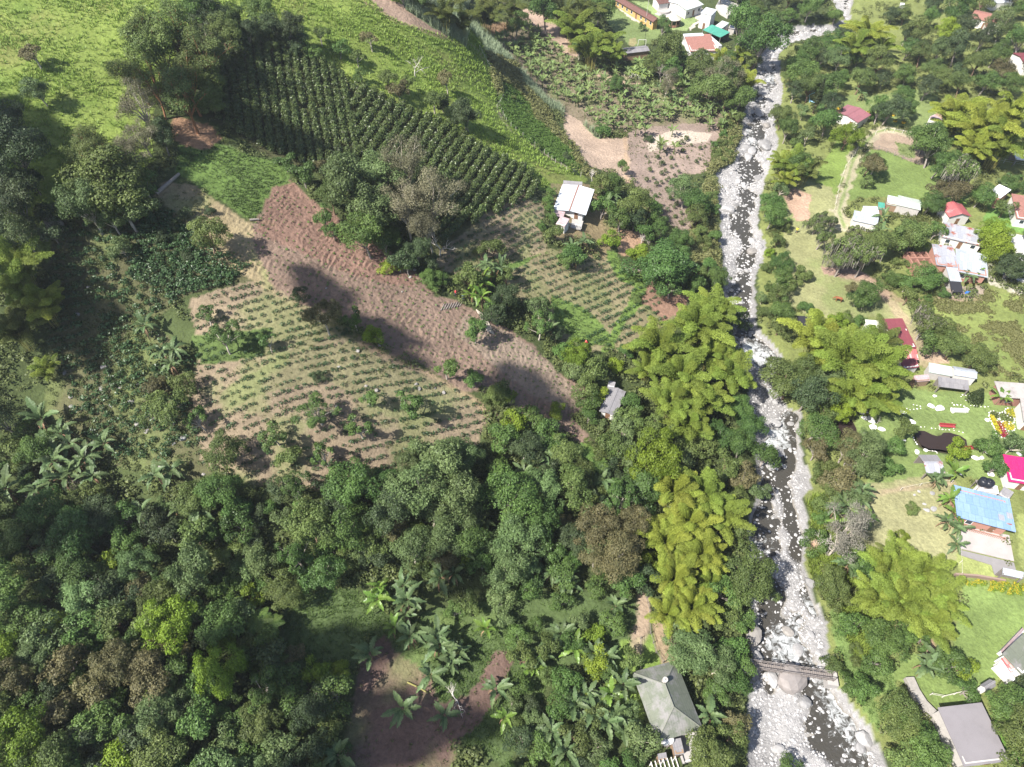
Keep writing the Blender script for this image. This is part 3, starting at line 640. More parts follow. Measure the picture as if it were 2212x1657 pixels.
def tree_meshes(form, seed, big):
    k = (form, seed, big)
    if k not in _tm:
        A, T, M = tree_mesh(form, seed + 3, big)
        _tm[k] = (A.make('crown_' + form, LM['ol']), T.make('trunk_' + form, BARK['brown'], True), M.make('moss', LM['ms']) if M else None)
    return _tm[k]
def setmat(o, m):
    o.material_slots[0].link = 'OBJECT'; o.material_slots[0].material = m
REG = []     # (root, description, category, picture x, picture y, group)
#         form, leaf, bark, name, description, category, crown half-widths per height
KIND = {
 'ol': ('round', 'ol', 'brown', 'olive_leafy_tree', 'olive-green broadleaf tree'),
 'gr': ('round', 'gr', 'grey', 'green_leafy_tree', 'mid-green leafy tree'),
 'dk': ('round', 'dk', 'grey', 'dark_leafy_tree', 'dark green leafy tree'),
 'br': ('dense', 'br', 'brown', 'bright_leafy_tree', 'bright yellow-green tree'),
 'gg': ('round', 'gg', 'pale', 'grey_green_tree', 'greyish-green bushy tree'),
 'bn': ('round', 'bn', 'grey', 'brown_leaved_tree', 'brownish-leaved tree'),
 'ws': ('wispy', 'ws', 'pale', 'feathery_tree', 'grey feathery half-bare tree'),
 'eu': ('wispy', 'ol', 'red', 'feathery_tree', 'olive feathery tree with reddish trunk'),
 'lu': ('dense', 'lu', 'grey', 'broadleaf_tree', 'dense lush green tree'),
 'sg': ('dense', 'sg', 'pale', 'vine_covered_tree', 'pale green vine-covered tree'),
 'mo': ('moss', 'ol', 'grey', 'mossy_tree', 'tree hung with grey moss'),
 'lf': ('wispy', 'ms', 'pale', 'leafless_tree', 'rounded twiggy grey tree'),
 'fo': ('flat', 'ol', 'pale', 'flat_topped_tree', 'flat-topped olive tree'),
 'fb': ('flat', 'bn', 'pale', 'flat_topped_tree', 'flat-topped brownish tree'),
 'cr': ('open', 'gr', 'pale', 'crop_shade_tree', 'open-crowned tree with pale trunk'),
 'yt': ('dense', 'yw', 'brown', 'broadleaf_tree', 'yellow-topped tree'),
 'bu': ('dense', 'gr', 'brown', 'bush', 'low rounded green bush'),
 'bo': ('dense', 'ol', 'brown', 'bush', 'low rounded olive bush'),
 'bd': ('dense', 'dk', 'brown', 'bush', 'low dark green bush'),
 'by': ('dense', 'br', 'brown', 'bush', 'small bright green bush'),
}
placed = []          # (x, y, d) in the picture, so that filling trees keep clear
def tree(x, y, d, kind, desc=None, cat=None, group=None, reg=True, hs=1.0):
    form, lf, bk, name, ds = KIND[kind]
    g = np.random.default_rng(int(x * 131 + y * 17) & 0xffffff)
    bush = name == 'bush'
    hfac = {'round': 1.35, 'dense': 1.15, 'flat': 1.5, 'wispy': 1.6, 'open': 1.5, 'moss': 1.4}[form]
    G = P(x, y); R = .5 * d * project(G)[0, 2] / FO
    for _ in range(3):
        cz_ = R * hfac * (.55 if bush else 1.0) * hs
        G = P(x, y, cz_); R = .5 * d * (project(G + np.array([0, 0, cz_]))[0, 2]) / FO
    big = R > 2.6
    cm, tm_, mm = tree_meshes(form, int(g.integers(0, 4)), big)
    zoff = -R * hfac * .45 if bush else 0
    e = empty(name, G + np.array([0, 0, zoff - .05]), g.uniform(0, 6.28), R * 1.0)
    e.scale = (R * g.uniform(.88, 1.18), R * g.uniform(.88, 1.18), R * hs * g.uniform(.86, 1.22))
    o = link('crown', cm, e); setmat(o, LM[lf])
    if not bush:
        o = link('trunk', tm_, e); setmat(o, BARK[bk])
    if mm: o = link('hanging_moss', mm, e)
    if reg: REG.append((e, desc or ds, cat or ('bush' if bush else 'tree'), x, y, group))
    placed.append((x, y, d))
    return e

# bamboo -----------------------------------------------------------
def culm_meshes(seed):
    g = np.random.default_rng(900 + seed); T = Acc(); A = Acc()
    Ht = g.uniform(9.5, 12.5); out = g.uniform(3.6, 5.8); s = np.linspace(0, 1, 40)
    X = out * s ** 2.4 + .3 * s; Z = Ht * np.sin(s * 1.78) / np.sin(1.571) * .98
    side = .5 * g.normal() * s ** 2
    pts = np.stack([X, side, Z], 1); T.tube(pts[::3], list(.06 * (1 - .75 * s[::3])), 5)
    tang = unit(np.gradient(pts, axis=0)); perp = unit(np.cross(tang, [0, 0, 1.0])); upn = np.cross(perp, tang)
    Q = []; N = []; SZ = []; vv = []
    for i in range(14, 40):
        t = (i - 14) / 25; Lb = 1.75 * (math.sin(math.pi * min(1, .18 + t * .80)) ** .7) + .12
        for sd in (-1, 1, -.55, .55, .1):
            k = 30 if abs(sd) == 1 else 17; L = Lb * (1 if abs(sd) == 1 else .6) * g.uniform(.8, 1.12)
            u = np.linspace(.08, 1, k)[:, None]
            dr = perp[i] * sd + tang[i] * (.55 if abs(sd) == 1 else .3) + upn[i] * (.30 if abs(sd) == 1 else .8); dr = dr / np.linalg.norm(dr)
            p = pts[i] + dr * u * L - np.array([0, 0, 1.0]) * (u ** 2) * L * .55 + g.normal(size=(k, 3)) * .07
            Q.append(p); N.append(unit(upn[i] * .8 + perp[i] * sd * .5 + g.normal(size=(k, 3)) * .5)); SZ.append(np.full(k, .185) * g.uniform(.7, 1.3, k)); vv.append(np.clip(.35 + .3 * u[:, 0] + g.normal(size=k) * .2 + (t - .5) * .3, 0, 1))
    A.quads(cards(np.concatenate(Q), np.concatenate(N), np.concatenate(SZ), g, 1.25), np.concatenate(vv))
    return T.make('culm', BARK['culm'], True), A.make('plume', LM['bm'])
CULM = [culm_meshes(i) for i in range(5)]
def bamboo(x, y, d, m='bm', n=20, reg=True, desc=None):
    """d: width of the clump in the picture"""
    g = np.random.default_rng(int(x * 131 + y * 17)); G = P(x, y)
    for _ in range(3):
        R = .5 * d * project(G + np.array([0, 0, 8]))[0, 2] / FO; sc = R / 6.2; G = P(x, y, 8.6 * sc)
    e = empty('bamboo_clump', G, 0, 1.0)
    for k in range(n):
        a = 2.399 * k + g.uniform(-.3, .3); q = math.sqrt((k + .5) / n); cm, pm = CULM[int(g.integers(5))]
        ll = g.uniform(.86, 1.14) * sc
        c = link('culm', cm, e, (math.cos(a) * q * R * .22, math.sin(a) * q * R * .22, -.3), a + g.uniform(-.25, .25))
        st = .25 + .75 * q
        c.scale = (ll * (.25 + .95 * q), ll * .95, ll * (1.14 - .34 * q))
        f = link('plume', pm, c); setmat(f, LM[m])
    if reg: REG.append((e, desc or {'bm': 'feathery yellow-green bamboo clump', 'by': 'bright yellow bamboo clump', 'bd': 'dull green bamboo clump'}[m], 'bamboo', x, y, 'bamboo clumps'))
    placed.append((x, y, d * .8)); return e

# banana -----------------------------------------------------------
def bleaf(seed, L=2.3, W=.34, droop=.9, seg=12, tatter=.0):
    g = np.random.default_rng(seed); A = Acc(); s = np.linspace(0, 1, seg + 1)
    X = .25 + L * s * .92; Z = L * (.55 * s - droop * s ** 2); wv = W * np.sin(np.pi * np.clip(.1 + .9 * s, 0, 1)) ** .55
    wv[0] = .05; wv[-1] = .05; wv0 = wv
    for i in range(seg):
        for sd in (-1, 1):
            z0, z1 = Z[i], Z[i + 1]; j = g.uniform(-.05, .05); wv = wv0 * (g.uniform(.62, 1.08) if seg > 6 else 1)
            A.quads([[(X[i], 0, z0), (X[i + 1], 0, z1), (X[i + 1] + j, sd * wv[i + 1], z1 + .25 * wv[i + 1] + j), (X[i] + j, sd * wv[i], z0 + .25 * wv[i])]], .45 + .2 * sd + g.uniform(-.15, .15))
    A.tube(np.stack([X, X * 0, Z + .015], 1), list(np.linspace(.03, .01, seg + 1)), 4, 1.0)
    return A
BLM = [bleaf(i, 2.2 + .2 * i, .42 + .03 * (i % 2), [.55, .8, 1.0, .35][i]).make('banana_leaf', LM['ba']) for i in range(4)]
DRY = bleaf(9, 1.7, .13, 1.6).make('dry_leaf', LM['dry'])
BST = Acc(); BST.tube([(0, 0, -.3), (0, 0, 0), (.03, 0, 1.0), (.02, .03, 2.0), (0, .02, 2.5)], [.17, .16, .13, .10, .05], 8); BST = BST.make('pseudostem', BARK['stem'], True)
def banana(x, y, sc=1.0, m='ba', n=9, dry=3, reg=True, desc=None, group='banana plants'):
    g = np.random.default_rng(int(x * 131 + y * 17)); G = P(x, y, 2.3 * sc); e = empty('banana_plant', G, g.uniform(0, 6.28), sc * g.uniform(.9, 1.12))
    link('pseudostem', BST, e)
    for k in range(n):
        a = 2.399 * k + g.uniform(-.3, .3); o = link('leaf', BLM[int(g.integers(4))], e, (0, 0, 2.3 + .05 * k), a); o.rotation_euler = (g.uniform(-.25, .25), -g.uniform(-.15, .95) * (.25 + k / n), a); setmat(o, LM[m])
        q = g.uniform(.75, 1.1); o.scale = (q, q, q)
    for k in range(dry):
        a = g.uniform(0, 6.28); o = link('dry_leaf', DRY, e, (0, 0, 2.2), a); o.rotation_euler = (0, .35, a)
    if reg: REG.append((e, desc or ('large-leaved green banana plant' if m == 'ba' else 'light green banana plant'), 'banana plant', x, y, group))
    return e
def small_banana_mesh(seed, m='ba'):
    g = np.random.default_rng(seed); A = Acc()
    A.tube([(0, 0, -.2), (0, 0, 1.0), (0, 0, 1.7)], [.13, .10, .05], 5, .1)
    for k in range(8):
        a = 2.399 * k + g.uniform(-.3, .3); up = g.uniform(.2, 1.0); B = bleaf(seed * 9 + k, g.uniform(1.3, 1.9), .27, g.uniform(.2, .7), 4); V, F, v = B.arrays()
        c, s = math.cos(a), math.sin(a); cu, su = math.cos(-up * .8), math.sin(-up * .8)
        V = np.stack([V[:, 0] * cu + V[:, 2] * su, V[:, 1], -V[:, 0] * su + V[:, 2] * cu], 1)
        V = np.stack([V[:, 0] * c - V[:, 1] * s, V[:, 0] * s + V[:, 1] * c, V[:, 2] + 1.6], 1); A.mesh(V, F); A.v[-1] = np.clip(v + g.uniform(-.2, .2), 0, 1)
    return A
SB = [small_banana_mesh(40 + i) for i in range(4)]; SBM = [a.make('small_banana', LM['bp']) for a in SB]

# ferns, bare trees, cypress ---------------------------------------------
def frond_mesh():
    g = np.random.default_rng(5); A = Acc(); s = np.linspace(0, 1, 15); X = 2.3 * s; Z = .9 * s - 1.25 * s ** 2
    A.tube(np.stack([X, X * 0, Z], 1), list(np.linspace(.03, .008, 15)), 4, .2)
    for i in range(1, 15):
        w = .62 * math.sin(math.pi * min(1, .12 + .86 * s[i])) ** .8
        for sd in (-1, 1):
            A.quads([[(X[i] - .05, 0, Z[i]), (X[i] + .06, 0, Z[i]), (X[i] + .18, sd * w, Z[i] - .12), (X[i] + .08, sd * w, Z[i] - .12)]], g.uniform(.2, .9))
    return A.make('frond', LM['fe'])
FROND = frond_mesh(); FST = Acc(); FST.tube([(0, 0, -.3), (0, 0, 3.6)], [.14, .10], 7); FST = FST.make('fern_trunk', BARK['brown'])
def fern(x, y, sc=1.0):
    g = np.random.default_rng(int(x * 131 + y * 17)); e = empty('tree_fern', P(x, y, 3.6 * sc), g.uniform(0, 6), sc); link('trunk', FST, e)
    for k in range(11):
        a = 2 * math.pi * k / 11 + g.uniform(-.15, .15); o = link('frond', FROND, e, (0, 0, 3.6), a); q = g.uniform(.85, 1.15); o.scale = (q, q, q)
    REG.append((e, 'tree fern with radiating fronds', 'tree fern', x, y, 'tree ferns'))
def bare_mesh(seed, fine):
    g = np.random.default_rng(seed); T = Acc()
    def br(p, d, L, r, dep):
        e = p + d * L; m = (p + e) / 2 + g.normal(size=3) * L * .06; T.tube([p, m, e], [r, r * .8, r * .6], 6 if dep < 2 else 4, g.uniform(0, 1))
        if dep < (5 if fine else 4):
            for q in range(3 if dep < 2 else (3 if fine else 2)):
                br(e if q else m, unit(d + g.normal(size=3) * .55 + np.array([0, 0, .08])), L * g.uniform(.6, .82), r * .58, dep + 1)
    br(np.array([0, 0, -.1]), np.array([g.normal() * .05, 0, 1.0]), .75, .05, 0)
    return T.make('bare_branches', BARK['white'], True)
BARE = [bare_mesh(3, True), bare_mesh(8, True), bare_mesh(12, False), bare_mesh(21, False)]
def bare(x, y, d, which=0, desc='leafless grey tree', bk='white'):
    G = P(x, y)
    for _ in range(3): R = .5 * d * project(G)[0, 2] / FO; G = P(x, y, R * 1.3)
    o = link('bare_tree', BARE[which], None, G, x * .7, R * .85); setmat(o, BARK[bk]); REG.append((o, desc, 'bare tree', x, y, None)); placed.append((x, y, d * .7))
def cypress(x, y, h):
    g = np.random.default_rng(int(x)); A = Acc(); n = 2600; u = g.uniform(0, 1, n) ** .75; a = g.uniform(0, 6.28, n); r = (1 - u) * 1.6 * (.75 + .3 * np.sin(u * 60)) + .1
    C = np.stack([r * np.cos(a), r * np.sin(a), .6 + u * (h - .6)], 1) * np.array([1, 1, 1]); A.quads(cards(C, unit(C * np.array([1, 1, 0]) + g.normal(size=(n, 3)) * .5), .38 * g.uniform(.6, 1.2, n), g), g.uniform(0, 1, n))
    T = Acc(); T.tube([(0, 0, -.3), (0, 0, h * .9)], [.25, .04], 7)
    e = empty('conifer', P(x, y, 0)); link('crown', A.make('conifer_crown', LM['cp']), e); link('trunk', T.make('conifer_trunk', BARK['brown']), e)
    REG.append((e, 'tall narrow dark conifer', 'conifer', x, y, None)); placed.append((x, y - 25, 45))

# ---------------------------------------------------------------- planting by hand
MAN = """
370 55 130 eu|300 95 110 eu|430 100 110 eu|290 150 100 eu|400 160 120 eu|350 120 110 ol|330 190 90 eu|400 215 100 eu|312 240 90 ws|305 290 70 ws|440 180 70 ol|455 215 60 ol
225 400 150 ol|165 385 90 ol|265 440 110 gg|190 450 100 gg|270 375 100 ol|170 330 80 eu|215 320 90 eu|280 320 80 ws|350 300 60 dk|310 395 60 gr|240 470 70 gg
70 112 55 fb|82 190 62 gg|25 330 110 dk|40 440 110 dk|20 250 70 dk|60 520 80 gg|8 400 90 dk|110 500 55 dk
455 25 70 dk|500 40 60 gr|560 20 60 gr|620 62 65 dk|475 75 70 ol|530 70 60 dk|590 50 60 dk|465 130 60 ol|430 30 70 gr|645 88 40 dk|680 110 36 gr
447 512 82 ol|480 728 72 cr|577 735 52 cr|446 682 48 cr|590 932 66 cr|682 880 84 cr|776 920 64 cr|880 870 62 cr|480 968 80 ol|345 868 108 fo|428 902 62 cr|622 988 50 ol|702 985 60 cr|792 852 54 cr|962 790 60 cr|1020 818 46 gr|765 690 46 cr|700 683 84 fb|648 636 34 dk|812 728 50 br|1072 858 62 bo|1090 850 50 by|835 578 36 by|928 600 58 bu|262 530 46 gg|335 840 50 bn|390 830 50 ol|745 717 18 bd|690 815 24 bd
760 400 120 gg|800 450 120 gg|735 370 90 gg|820 370 110 gg|790 510 90 gr|715 430 60 ol|700 470 40 gr|830 520 60 gr
885 370 110 ws|925 430 120 ws|880 460 100 ws|930 500 90 ws|900 540 60 dk|860 560 50 dk|615 348 46 lu|655 380 54 lu|692 362 30 bn|720 500 34 gr|880 580 40 lu|930 570 34 dk
1003 243 66 dk|935 205 60 fo|955 220 36 dk|965 178 46 fb|985 250 40 dk|835 165 50 fo|770 120 40 fo|800 85 36 fb|730 100 40 gr|860 195 40 bn|1010 260 40 gr|880 175 40 fo|690 70 40 fo|780 160 36 gr
1012 605 52 ol|1080 640 64 dk|1095 600 40 ol|1072 680 46 dk|1025 715 56 gr|1060 660 40 gr|1165 700 66 cr|1150 660 50 gg|1110 660 30 ol|1065 535 46 ol|1040 545 30 ol|1180 670 40 gr|1200 720 40 dk
1197 500 54 ol|1268 490 56 ol|1186 430 24 bu|1188 450 24 bu|1190 470 24 bu|1186 410 24 bu|1320 520 34 br|1375 545 40 br|1340 480 46 gr|1300 450 44 gr|1360 440 60 ol|1390 500 40 gr|1330 400 50 gr|1300 400 44 ol|1400 560 46 br|1310 430 36 bu|1370 475 44 dk|1345 360 30 gr|1260 455 24 bn|1238 548 50 gr|1225 560 40 gr
1435 572 118 lu|1470 560 60 lu|1450 615 70 lu|1295 285 34 bu|1480 420 54 gg|1500 440 60 gr|1510 470 50 ol|1470 520 50 gr|1400 300 20 bd
1245 775 62 br|1285 800 56 ol|1220 760 40 gr|1265 830 50 ol|1330 790 36 by|1275 870 44 gr|1290 850 40 br|1365 870 46 gr|1390 760 40 bo|1240 800 50 gg|1365 910 60 ol|1300 915 40 gg|1270 900 34 gr|1350 760 30 gr|1235 740 30 gr|1370 640 24 bo|1383 745 30 ol
950 975 130 gg|985 1055 120 gg|905 1050 110 gg|1010 985 80 gg|930 1110 90 gg|870 1010 70 gg|1000 1110 80 gg
488 1058 84 gr|640 1200 96 cr|410 1220 110 gg|480 1455 96 br|470 1400 60 br|40 1600 130 br|350 1290 80 ol|245 1440 90 bn|330 1420 90 bn|150 1440 80 bn|100 1370 80 gg|60 1420 90 gg|180 1360 70 gr|250 1340 70 ol|420 1160 70 ol|560 1200 80 gg|600 1230 70 ol|430 1330 70 gr|520 1320 60 gg|560 1560 90 ol|600 1620 80 gg|420 1560 80 gr|330 1560 90 gg|250 1560 80 gr|200 1500 80 bn|480 1600 70 gg|120 1540 80 bn|120 1340 60 br|60 1330 70 gr
1135 1175 110 sg|1150 1230 80 sg|1110 1140 80 sg|1180 1060 90 sg|1235 1070 80 ol|1385 1052 94 lu|1265 1012 40 yt|1250 1025 70 ol|1290 1130 90 bn|1330 1195 100 bn|1285 1205 70 bn|1370 1130 80 bn|1250 1160 70 dk|1350 1255 70 gr|1290 1265 50 gr|1075 1290 60 gg|1070 1180 60 gg|1040 1210 60 gr|1110 920 60 br|1150 905 60 gr|1180 930 60 gr|1200 880 40 br|1130 970 70 dk|1090 950 60 gr|1330 970 60 ol|1350 930 56 gg|1400 940 60 ol|1310 1010 50 dk|1370 985 60 gg|1200 990 50 gg
1595 880 60 gr|1625 925 66 gr|1600 965 66 gr|1650 990 56 gr|1610 1025 56 bn|1560 940 60 gr|1570 1000 60 ol|1640 1060 40 gg|1620 1240 110 ol|1650 1255 70 ol|1590 1290 70 ol|1560 1330 60 ol|1600 1340 50 gr|1590 1400 60 gr|1610 1440 50 gr|1600 1160 50 ol|1560 720 50 gr|1600 690 40 gr|1540 690 50 gr|1480 980 50 gg|1520 960 60 ol|1450 950 60 ol
1500 1410 90 gg|1545 1440 80 gg|1590 1480 60 gr|1470 1390 60 gg|1550 1500 50 gr|1590 1560 60 bn|1550 1630 100 ol|1580 1590 60 ol|1520 1600 60 ol|1380 1590 70 gg|1290 1610 60 gg|1240 1590 60 ol|1280 1430 70 br|1230 1470 60 gr|1310 1450 50 gr|1360 1430 50 ol|1205 1530 60 gr|1170 1620 60 gr|1130 1600 60 dk|1180 1400 60 ol|1330 1350 60 gr|1250 1340 50 gg|1010 1300 44 ol|1020 1320 36 ol|1085 1340 44 gg|1100 1280 40 gr|980 1320 40 gr|745 1200 50 ol|760 1190 46 gg|920 1230 50 bo|1160 1350 40 gr|1150 1270 50 gr|1210 1300 46 gr|720 1490 80 gr|740 1460 50 br|1560 1280 60 gr
1720 360 60 gr|1690 560 50 gr|1680 600 50 gr|1790 260 64 gr|1830 292 62 br|1780 180 60 gr|1740 160 60 gr|1878 352 46 ol|1890 362 50 fb|1876 388 30 ol|2020 315 80 gr|2000 300 60 gr|2030 350 60 gr|2060 380 90 mo|2050 400 70 bn|2010 290 50 gr|1770 470 64 mo|1800 480 60 mo|1832 545 80 mo|1868 556 80 mo|1820 560 70 mo|1905 528 66 ol|1952 500 80 ol|1975 520 60 ol|1990 520 50 br|2150 500 50 br|2145 530 46 br|2160 540 40 br|2190 575 50 dk|2090 490 50 bn|2020 500 50 gr|1660 440 50 gr|1665 470 50 gr|1750 190 50 ol|1800 230 46 dk|1900 240 46 gr|1880 250 36 gr|1920 235 60 dk|1960 230 40 gr|1690 250 50 ol|1700 280 50 gr|2010 435 50 gr|2120 420 50 gr
1730 595 36 bo|1860 630 60 gr|1840 620 30 bn|1870 650 36 gr|1830 690 36 bo|1855 690 30 bu|1810 690 40 by|1745 665 30 bu|1700 670 60 gr|1685 700 50 ol|1680 640 40 ol|2000 700 70 mo|2030 710 60 ol|1990 670 50 ol|2060 750 60 ol|2000 740 50 gr|2070 800 60 mo|2110 770 60 ol|2090 830 60 mo|2050 830 40 mo|1985 835 50 bu|2000 800 40 ol|1960 610 40 gr|1990 590 60 gr|2030 600 60 gr|2060 610 50 gr|1930 600 50 bu|1960 640 40 ol
1710 820 100 ol|1745 850 90 dk|1730 800 70 ol|1795 820 70 gg|1815 888 66 br|1760 925 80 gr|1780 900 50 ol|1860 1000 80 gg|1830 970 80 bn|1820 1030 60 bn|1880 960 60 gg|1920 1010 44 bu|1950 930 50 ol|1935 960 40 gr|2065 970 46 br|2140 960 48 gr|2150 1010 44 gr|2190 1020 60 ol|1970 1100 30 bo|1947 1160 24 by|2120 960 30 gr|2190 960 50 gg
1770 1120 36 bu|1760 1180 50 bu|1790 1260 70 ol|1820 1290 50 ol|1840 1350 60 gr|1910 1390 80 gr|1950 1370 50 gr|1900 1420 60 gr|1800 1440 40 ol|1830 1480 44 gr|1860 1490 60 gr|1935 1530 80 ol|1955 1575 90 ol|1930 1560 60 gr|1995 1630 90 gr|1950 1630 80 ol|2000 1600 60 gr|2060 1430 70 gr|2080 1440 50 br|2010 1440 60 fe|2090 1490 50 gr|2180 1510 80 gr|2190 1560 90 ol|2180 1430 70 gr|2130 1540 60 gr|2150 1500 50 br|1990 1380 36 gr|1850 1210 50 gr|1870 1240 50 gr|1700 1650 50 gr
1180 20 80 gr|1290 20 60 gr|1430 110 70 ol|1470 130 50 gr|1560 160 70 gr|1520 150 60 ol|1600 60 80 gr|1640 90 90 gr|1560 40 60 gr|1430 60 50 gr|1250 110 40 gr|1530 110 40 gr|1600 200 70 gr|1570 210 60 ol|1540 180 80 ol|1440 180 50 ws|1560 170 70 ws|1330 180 40 gr|1450 150 50 gr|1500 20 30 gr|1385 55 24 gr
"""
def plant_man():
    for part in MAN.replace('\n', '|').split('|'):
        q = part.split()
        if len(q) == 4 and q[3] != 'fe':
            x, y, d = float(q[0]), float(q[1]), float(q[2])
            for _ in range(3):
                if clear(x, y, d * .38, 6): tree(x, y, d, q[3]); break
                d *= .72
for x, y, d, m in [(25,560,130,'bm'),(85,650,110,'by'),(25,700,110,'bd'),(95,790,70,'bm'),(35,620,90,'bm'),
    (1425,740,120,'bm'),(1510,690,130,'bm'),(1545,660,110,'bm'),(1475,800,130,'bm'),(1540,760,100,'bm'),(1585,800,110,'bm'),(1450,860,110,'bm'),(1520,850,120,'bm'),(1490,910,110,'bm'),(1400,790,80,'bm'),
    (1455,1050,120,'by'),(1520,1060,120,'bm'),(1490,1120,120,'by'),(1560,1110,110,'bm'),(1440,1160,110,'by'),(1520,1190,110,'by'),(1460,1240,110,'by'),(1500,1300,110,'by'),(1445,1320,90,'by'),(1540,1250,80,'bm'),
    (1770,720,130,'by'),(1840,760,150,'bm'),(1900,790,130,'bm'),(1850,840,120,'bm'),(1910,730,90,'bd'),(1790,770,100,'bm'),(1900,860,90,'bm'),
    (1930,1220,120,'bm'),(2000,1230,120,'bm'),(1960,1290,140,'bm'),(2030,1290,110,'bm'),(1900,1290,100,'bm'),(2010,1340,110,'bm'),(1930,1190,70,'bd'),
    (2070,230,110,'by'),(2130,260,130,'by'),(2190,230,110,'by'),(2170,300,110,'bm'),(2110,310,90,'by'),(2060,260,80,'by'),
    (1715,345,80,'bm'),(1700,380,60,'by'),(1745,360,70,'bd'),(1690,340,60,'by'),
    (1240,50,90,'bm'),(1280,90,90,'bm'),(1310,80,80,'bm'),(1220,20,80,'bd'),(1330,110,60,'bm'),(1260,20,90,'bd'),(1050,15,90,'bd'),(960,15,80,'bd'),(1000,30,80,'bd'),(1110,10,70,'bd'),
    (1880,60,90,'by'),(1850,90,80,'bm'),(1910,90,70,'bm'),(1590,140,60,'by'),(1620,170,60,'by'),(1560,120,60,'by'),(1600,110,50,'bm')]:
    bamboo(x, y, d, m, n=20 if d > 85 else 13)
for x, y, s_, m in [(510,85,1.25,'ba'),(550,38,1.1,'ba'),(468,22,1.1,'ba'),(312,705,1.2,'ba'),(350,762,1.1,'ba'),(375,758,1.1,'ba'),(370,790,1.0,'ba'),
    (90,905,1.5,'ba'),(130,935,1.3,'ba'),(100,960,1.3,'ba'),(150,960,1.3,'ba'),(180,990,1.3,'ba'),(120,1000,1.3,'ba'),(200,1030,1.2,'ba'),(150,1030,1.2,'ba'),(170,1010,1.2,'ba'),(110,1040,1.1,'ba'),(80,1060,1.1,'ba'),(225,960,1.1,'ba'),(15,1060,1.3,'ba'),(20,1130,1.2,'ba'),(60,1180,1.2,'ba'),(120,1180,1.1,'ba'),(175,1190,1.1,'ba'),(340,1030,1.2,'ba'),(370,1020,1.1,'ba'),(310,1110,1.2,'ba'),(390,1100,1.1,'ba'),(430,1100,1.2,'ba'),
    (820,1270,1.0,'bl'),(815,1295,1.1,'bl'),(870,1265,1.1,'ba'),(880,1300,1.3,'ba'),(875,1330,1.0,'ba'),(850,1355,1.0,'bl'),(885,1375,1.2,'ba'),(945,1375,1.3,'ba'),(950,1395,1.2,'ba'),(975,1430,1.1,'ba'),(990,1410,1.0,'ba'),(930,1460,1.2,'ba'),(800,1415,1.1,'ba'),(870,1530,1.2,'ba'),(960,1545,1.0,'ba'),(970,1410,1.1,'ba'),(730,1630,1.2,'ba'),(1070,1490,1.0,'ba'),(1090,1550,.9,'bl'),
    (1210,1370,1.1,'ba'),(1050,1360,.9,'bl'),(1160,1420,1.0,'ba'),(1150,1440,.9,'bl'),(1330,1310,1.0,'ba'),(1320,1340,.9,'ba'),(1240,1520,1.1,'ba'),(1265,1500,1.0,'ba'),(1280,1540,1.1,'ba'),(1300,1510,1.0,'ba'),(1310,1560,1.1,'ba'),(1330,1540,1.1,'ba'),(1260,1560,1.0,'ba'),(1190,1580,1.2,'ba'),(1220,1620,1.1,'ba'),(1310,1420,1.0,'ba'),(1280,1410,1.0,'ba'),(1195,1600,1.0,'ba'),(1345,1480,1.1,'ba'),(1320,1500,1.1,'bl'),(1530,1545,1.1,'ba'),(1240,1400,1.0,'bl'),(1345,1570,1.0,'ba'),
    (1040,615,1.2,'bl'),(1060,585,1.2,'ba'),(1080,580,1.1,'ba'),(1040,645,1.2,'bl'),(1020,635,1.0,'bl'),(1050,575,1.1,'ba'),(1235,535,1.1,'ba'),(1260,525,1.1,'ba'),(1245,560,1.0,'ba'),(1325,425,1.1,'ba'),(1335,445,1.0,'ba'),(1310,440,1.0,'ba'),(1190,715,1.0,'ba'),(1160,1010,1.3,'ba'),(1180,1040,1.2,'ba'),(1170,980,1.2,'ba'),(1130,1020,1.1,'ba'),(1300,1040,1.1,'ba'),(1310,1070,1.1,'ba'),(1290,1090,1.1,'ba'),(1030,1150,1.1,'ba'),(1010,1170,1.1,'ba'),(1045,1130,1.0,'ba'),(980,1240,1.1,'ba'),(950,1250,1.1,'ba'),(1215,1250,1.0,'ba'),(1235,1265,.9,'ba'),(1190,1240,1.0,'ba'),(1000,1200,1.1,'ba'),
    (1905,470,1.2,'ba'),(1900,500,1.2,'ba'),(2090,600,.9,'ba'),(2110,590,.9,'bl'),(2180,390,1.0,'ba'),(2160,400,1.0,'ba'),(1960,210,1.1,'ba'),(1860,205,1.0,'ba'),(1770,110+90,1.0,'ba'),(2060,445,1.0,'ba'),(2070,440,.9,'bl'),
    (1860,990,1.1,'bl'),(1855,1010,1.0,'ba'),(1820,1090,1.1,'ba'),(1840,1110,1.0,'bl'),(1800,1100,1.0,'ba'),(1850,1080,1.0,'ba'),(1870,1120,1.0,'bl'),(1810,1130,.9,'bl'),(1860,1060,1.0,'ba'),(1830,1060,1.0,'ba'),
    (2050,1080,1.0,'bl'),(2060,1110,1.0,'bl'),(2045,1130,1.0,'ba'),(2070,1140,.9,'ba'),(2065,1175,.9,'ba'),(2030,1030,.9,'ba'),(2060,1020,.9,'bl'),(2020,1040,.9,'ba'),(1860,1205,1.0,'bl'),(1880,1220,1.0,'bl'),(1830,1220,1.0,'ba'),(1855,1235,.9,'ba'),(2000,1440,1.1,'ba'),(2015,1425,1.0,'ba'),(1845,1140,.9,'ba'),(2160,860,1.0,'bl'),(1290,140,.8,'ba'),
    (1455,150,.8,'ba'),(1460,165,.8,'ba'),(1480,180,.8,'ba'),(1500,225,.9,'ba'),(1510,215,.9,'ba'),(1450,210,.9,'ba'),(1530,240,.9,'ba'),(1540,230,.9,'ba'),(1420,190,.8,'ba')]:
    banana(x, y, s_ * .92, m)
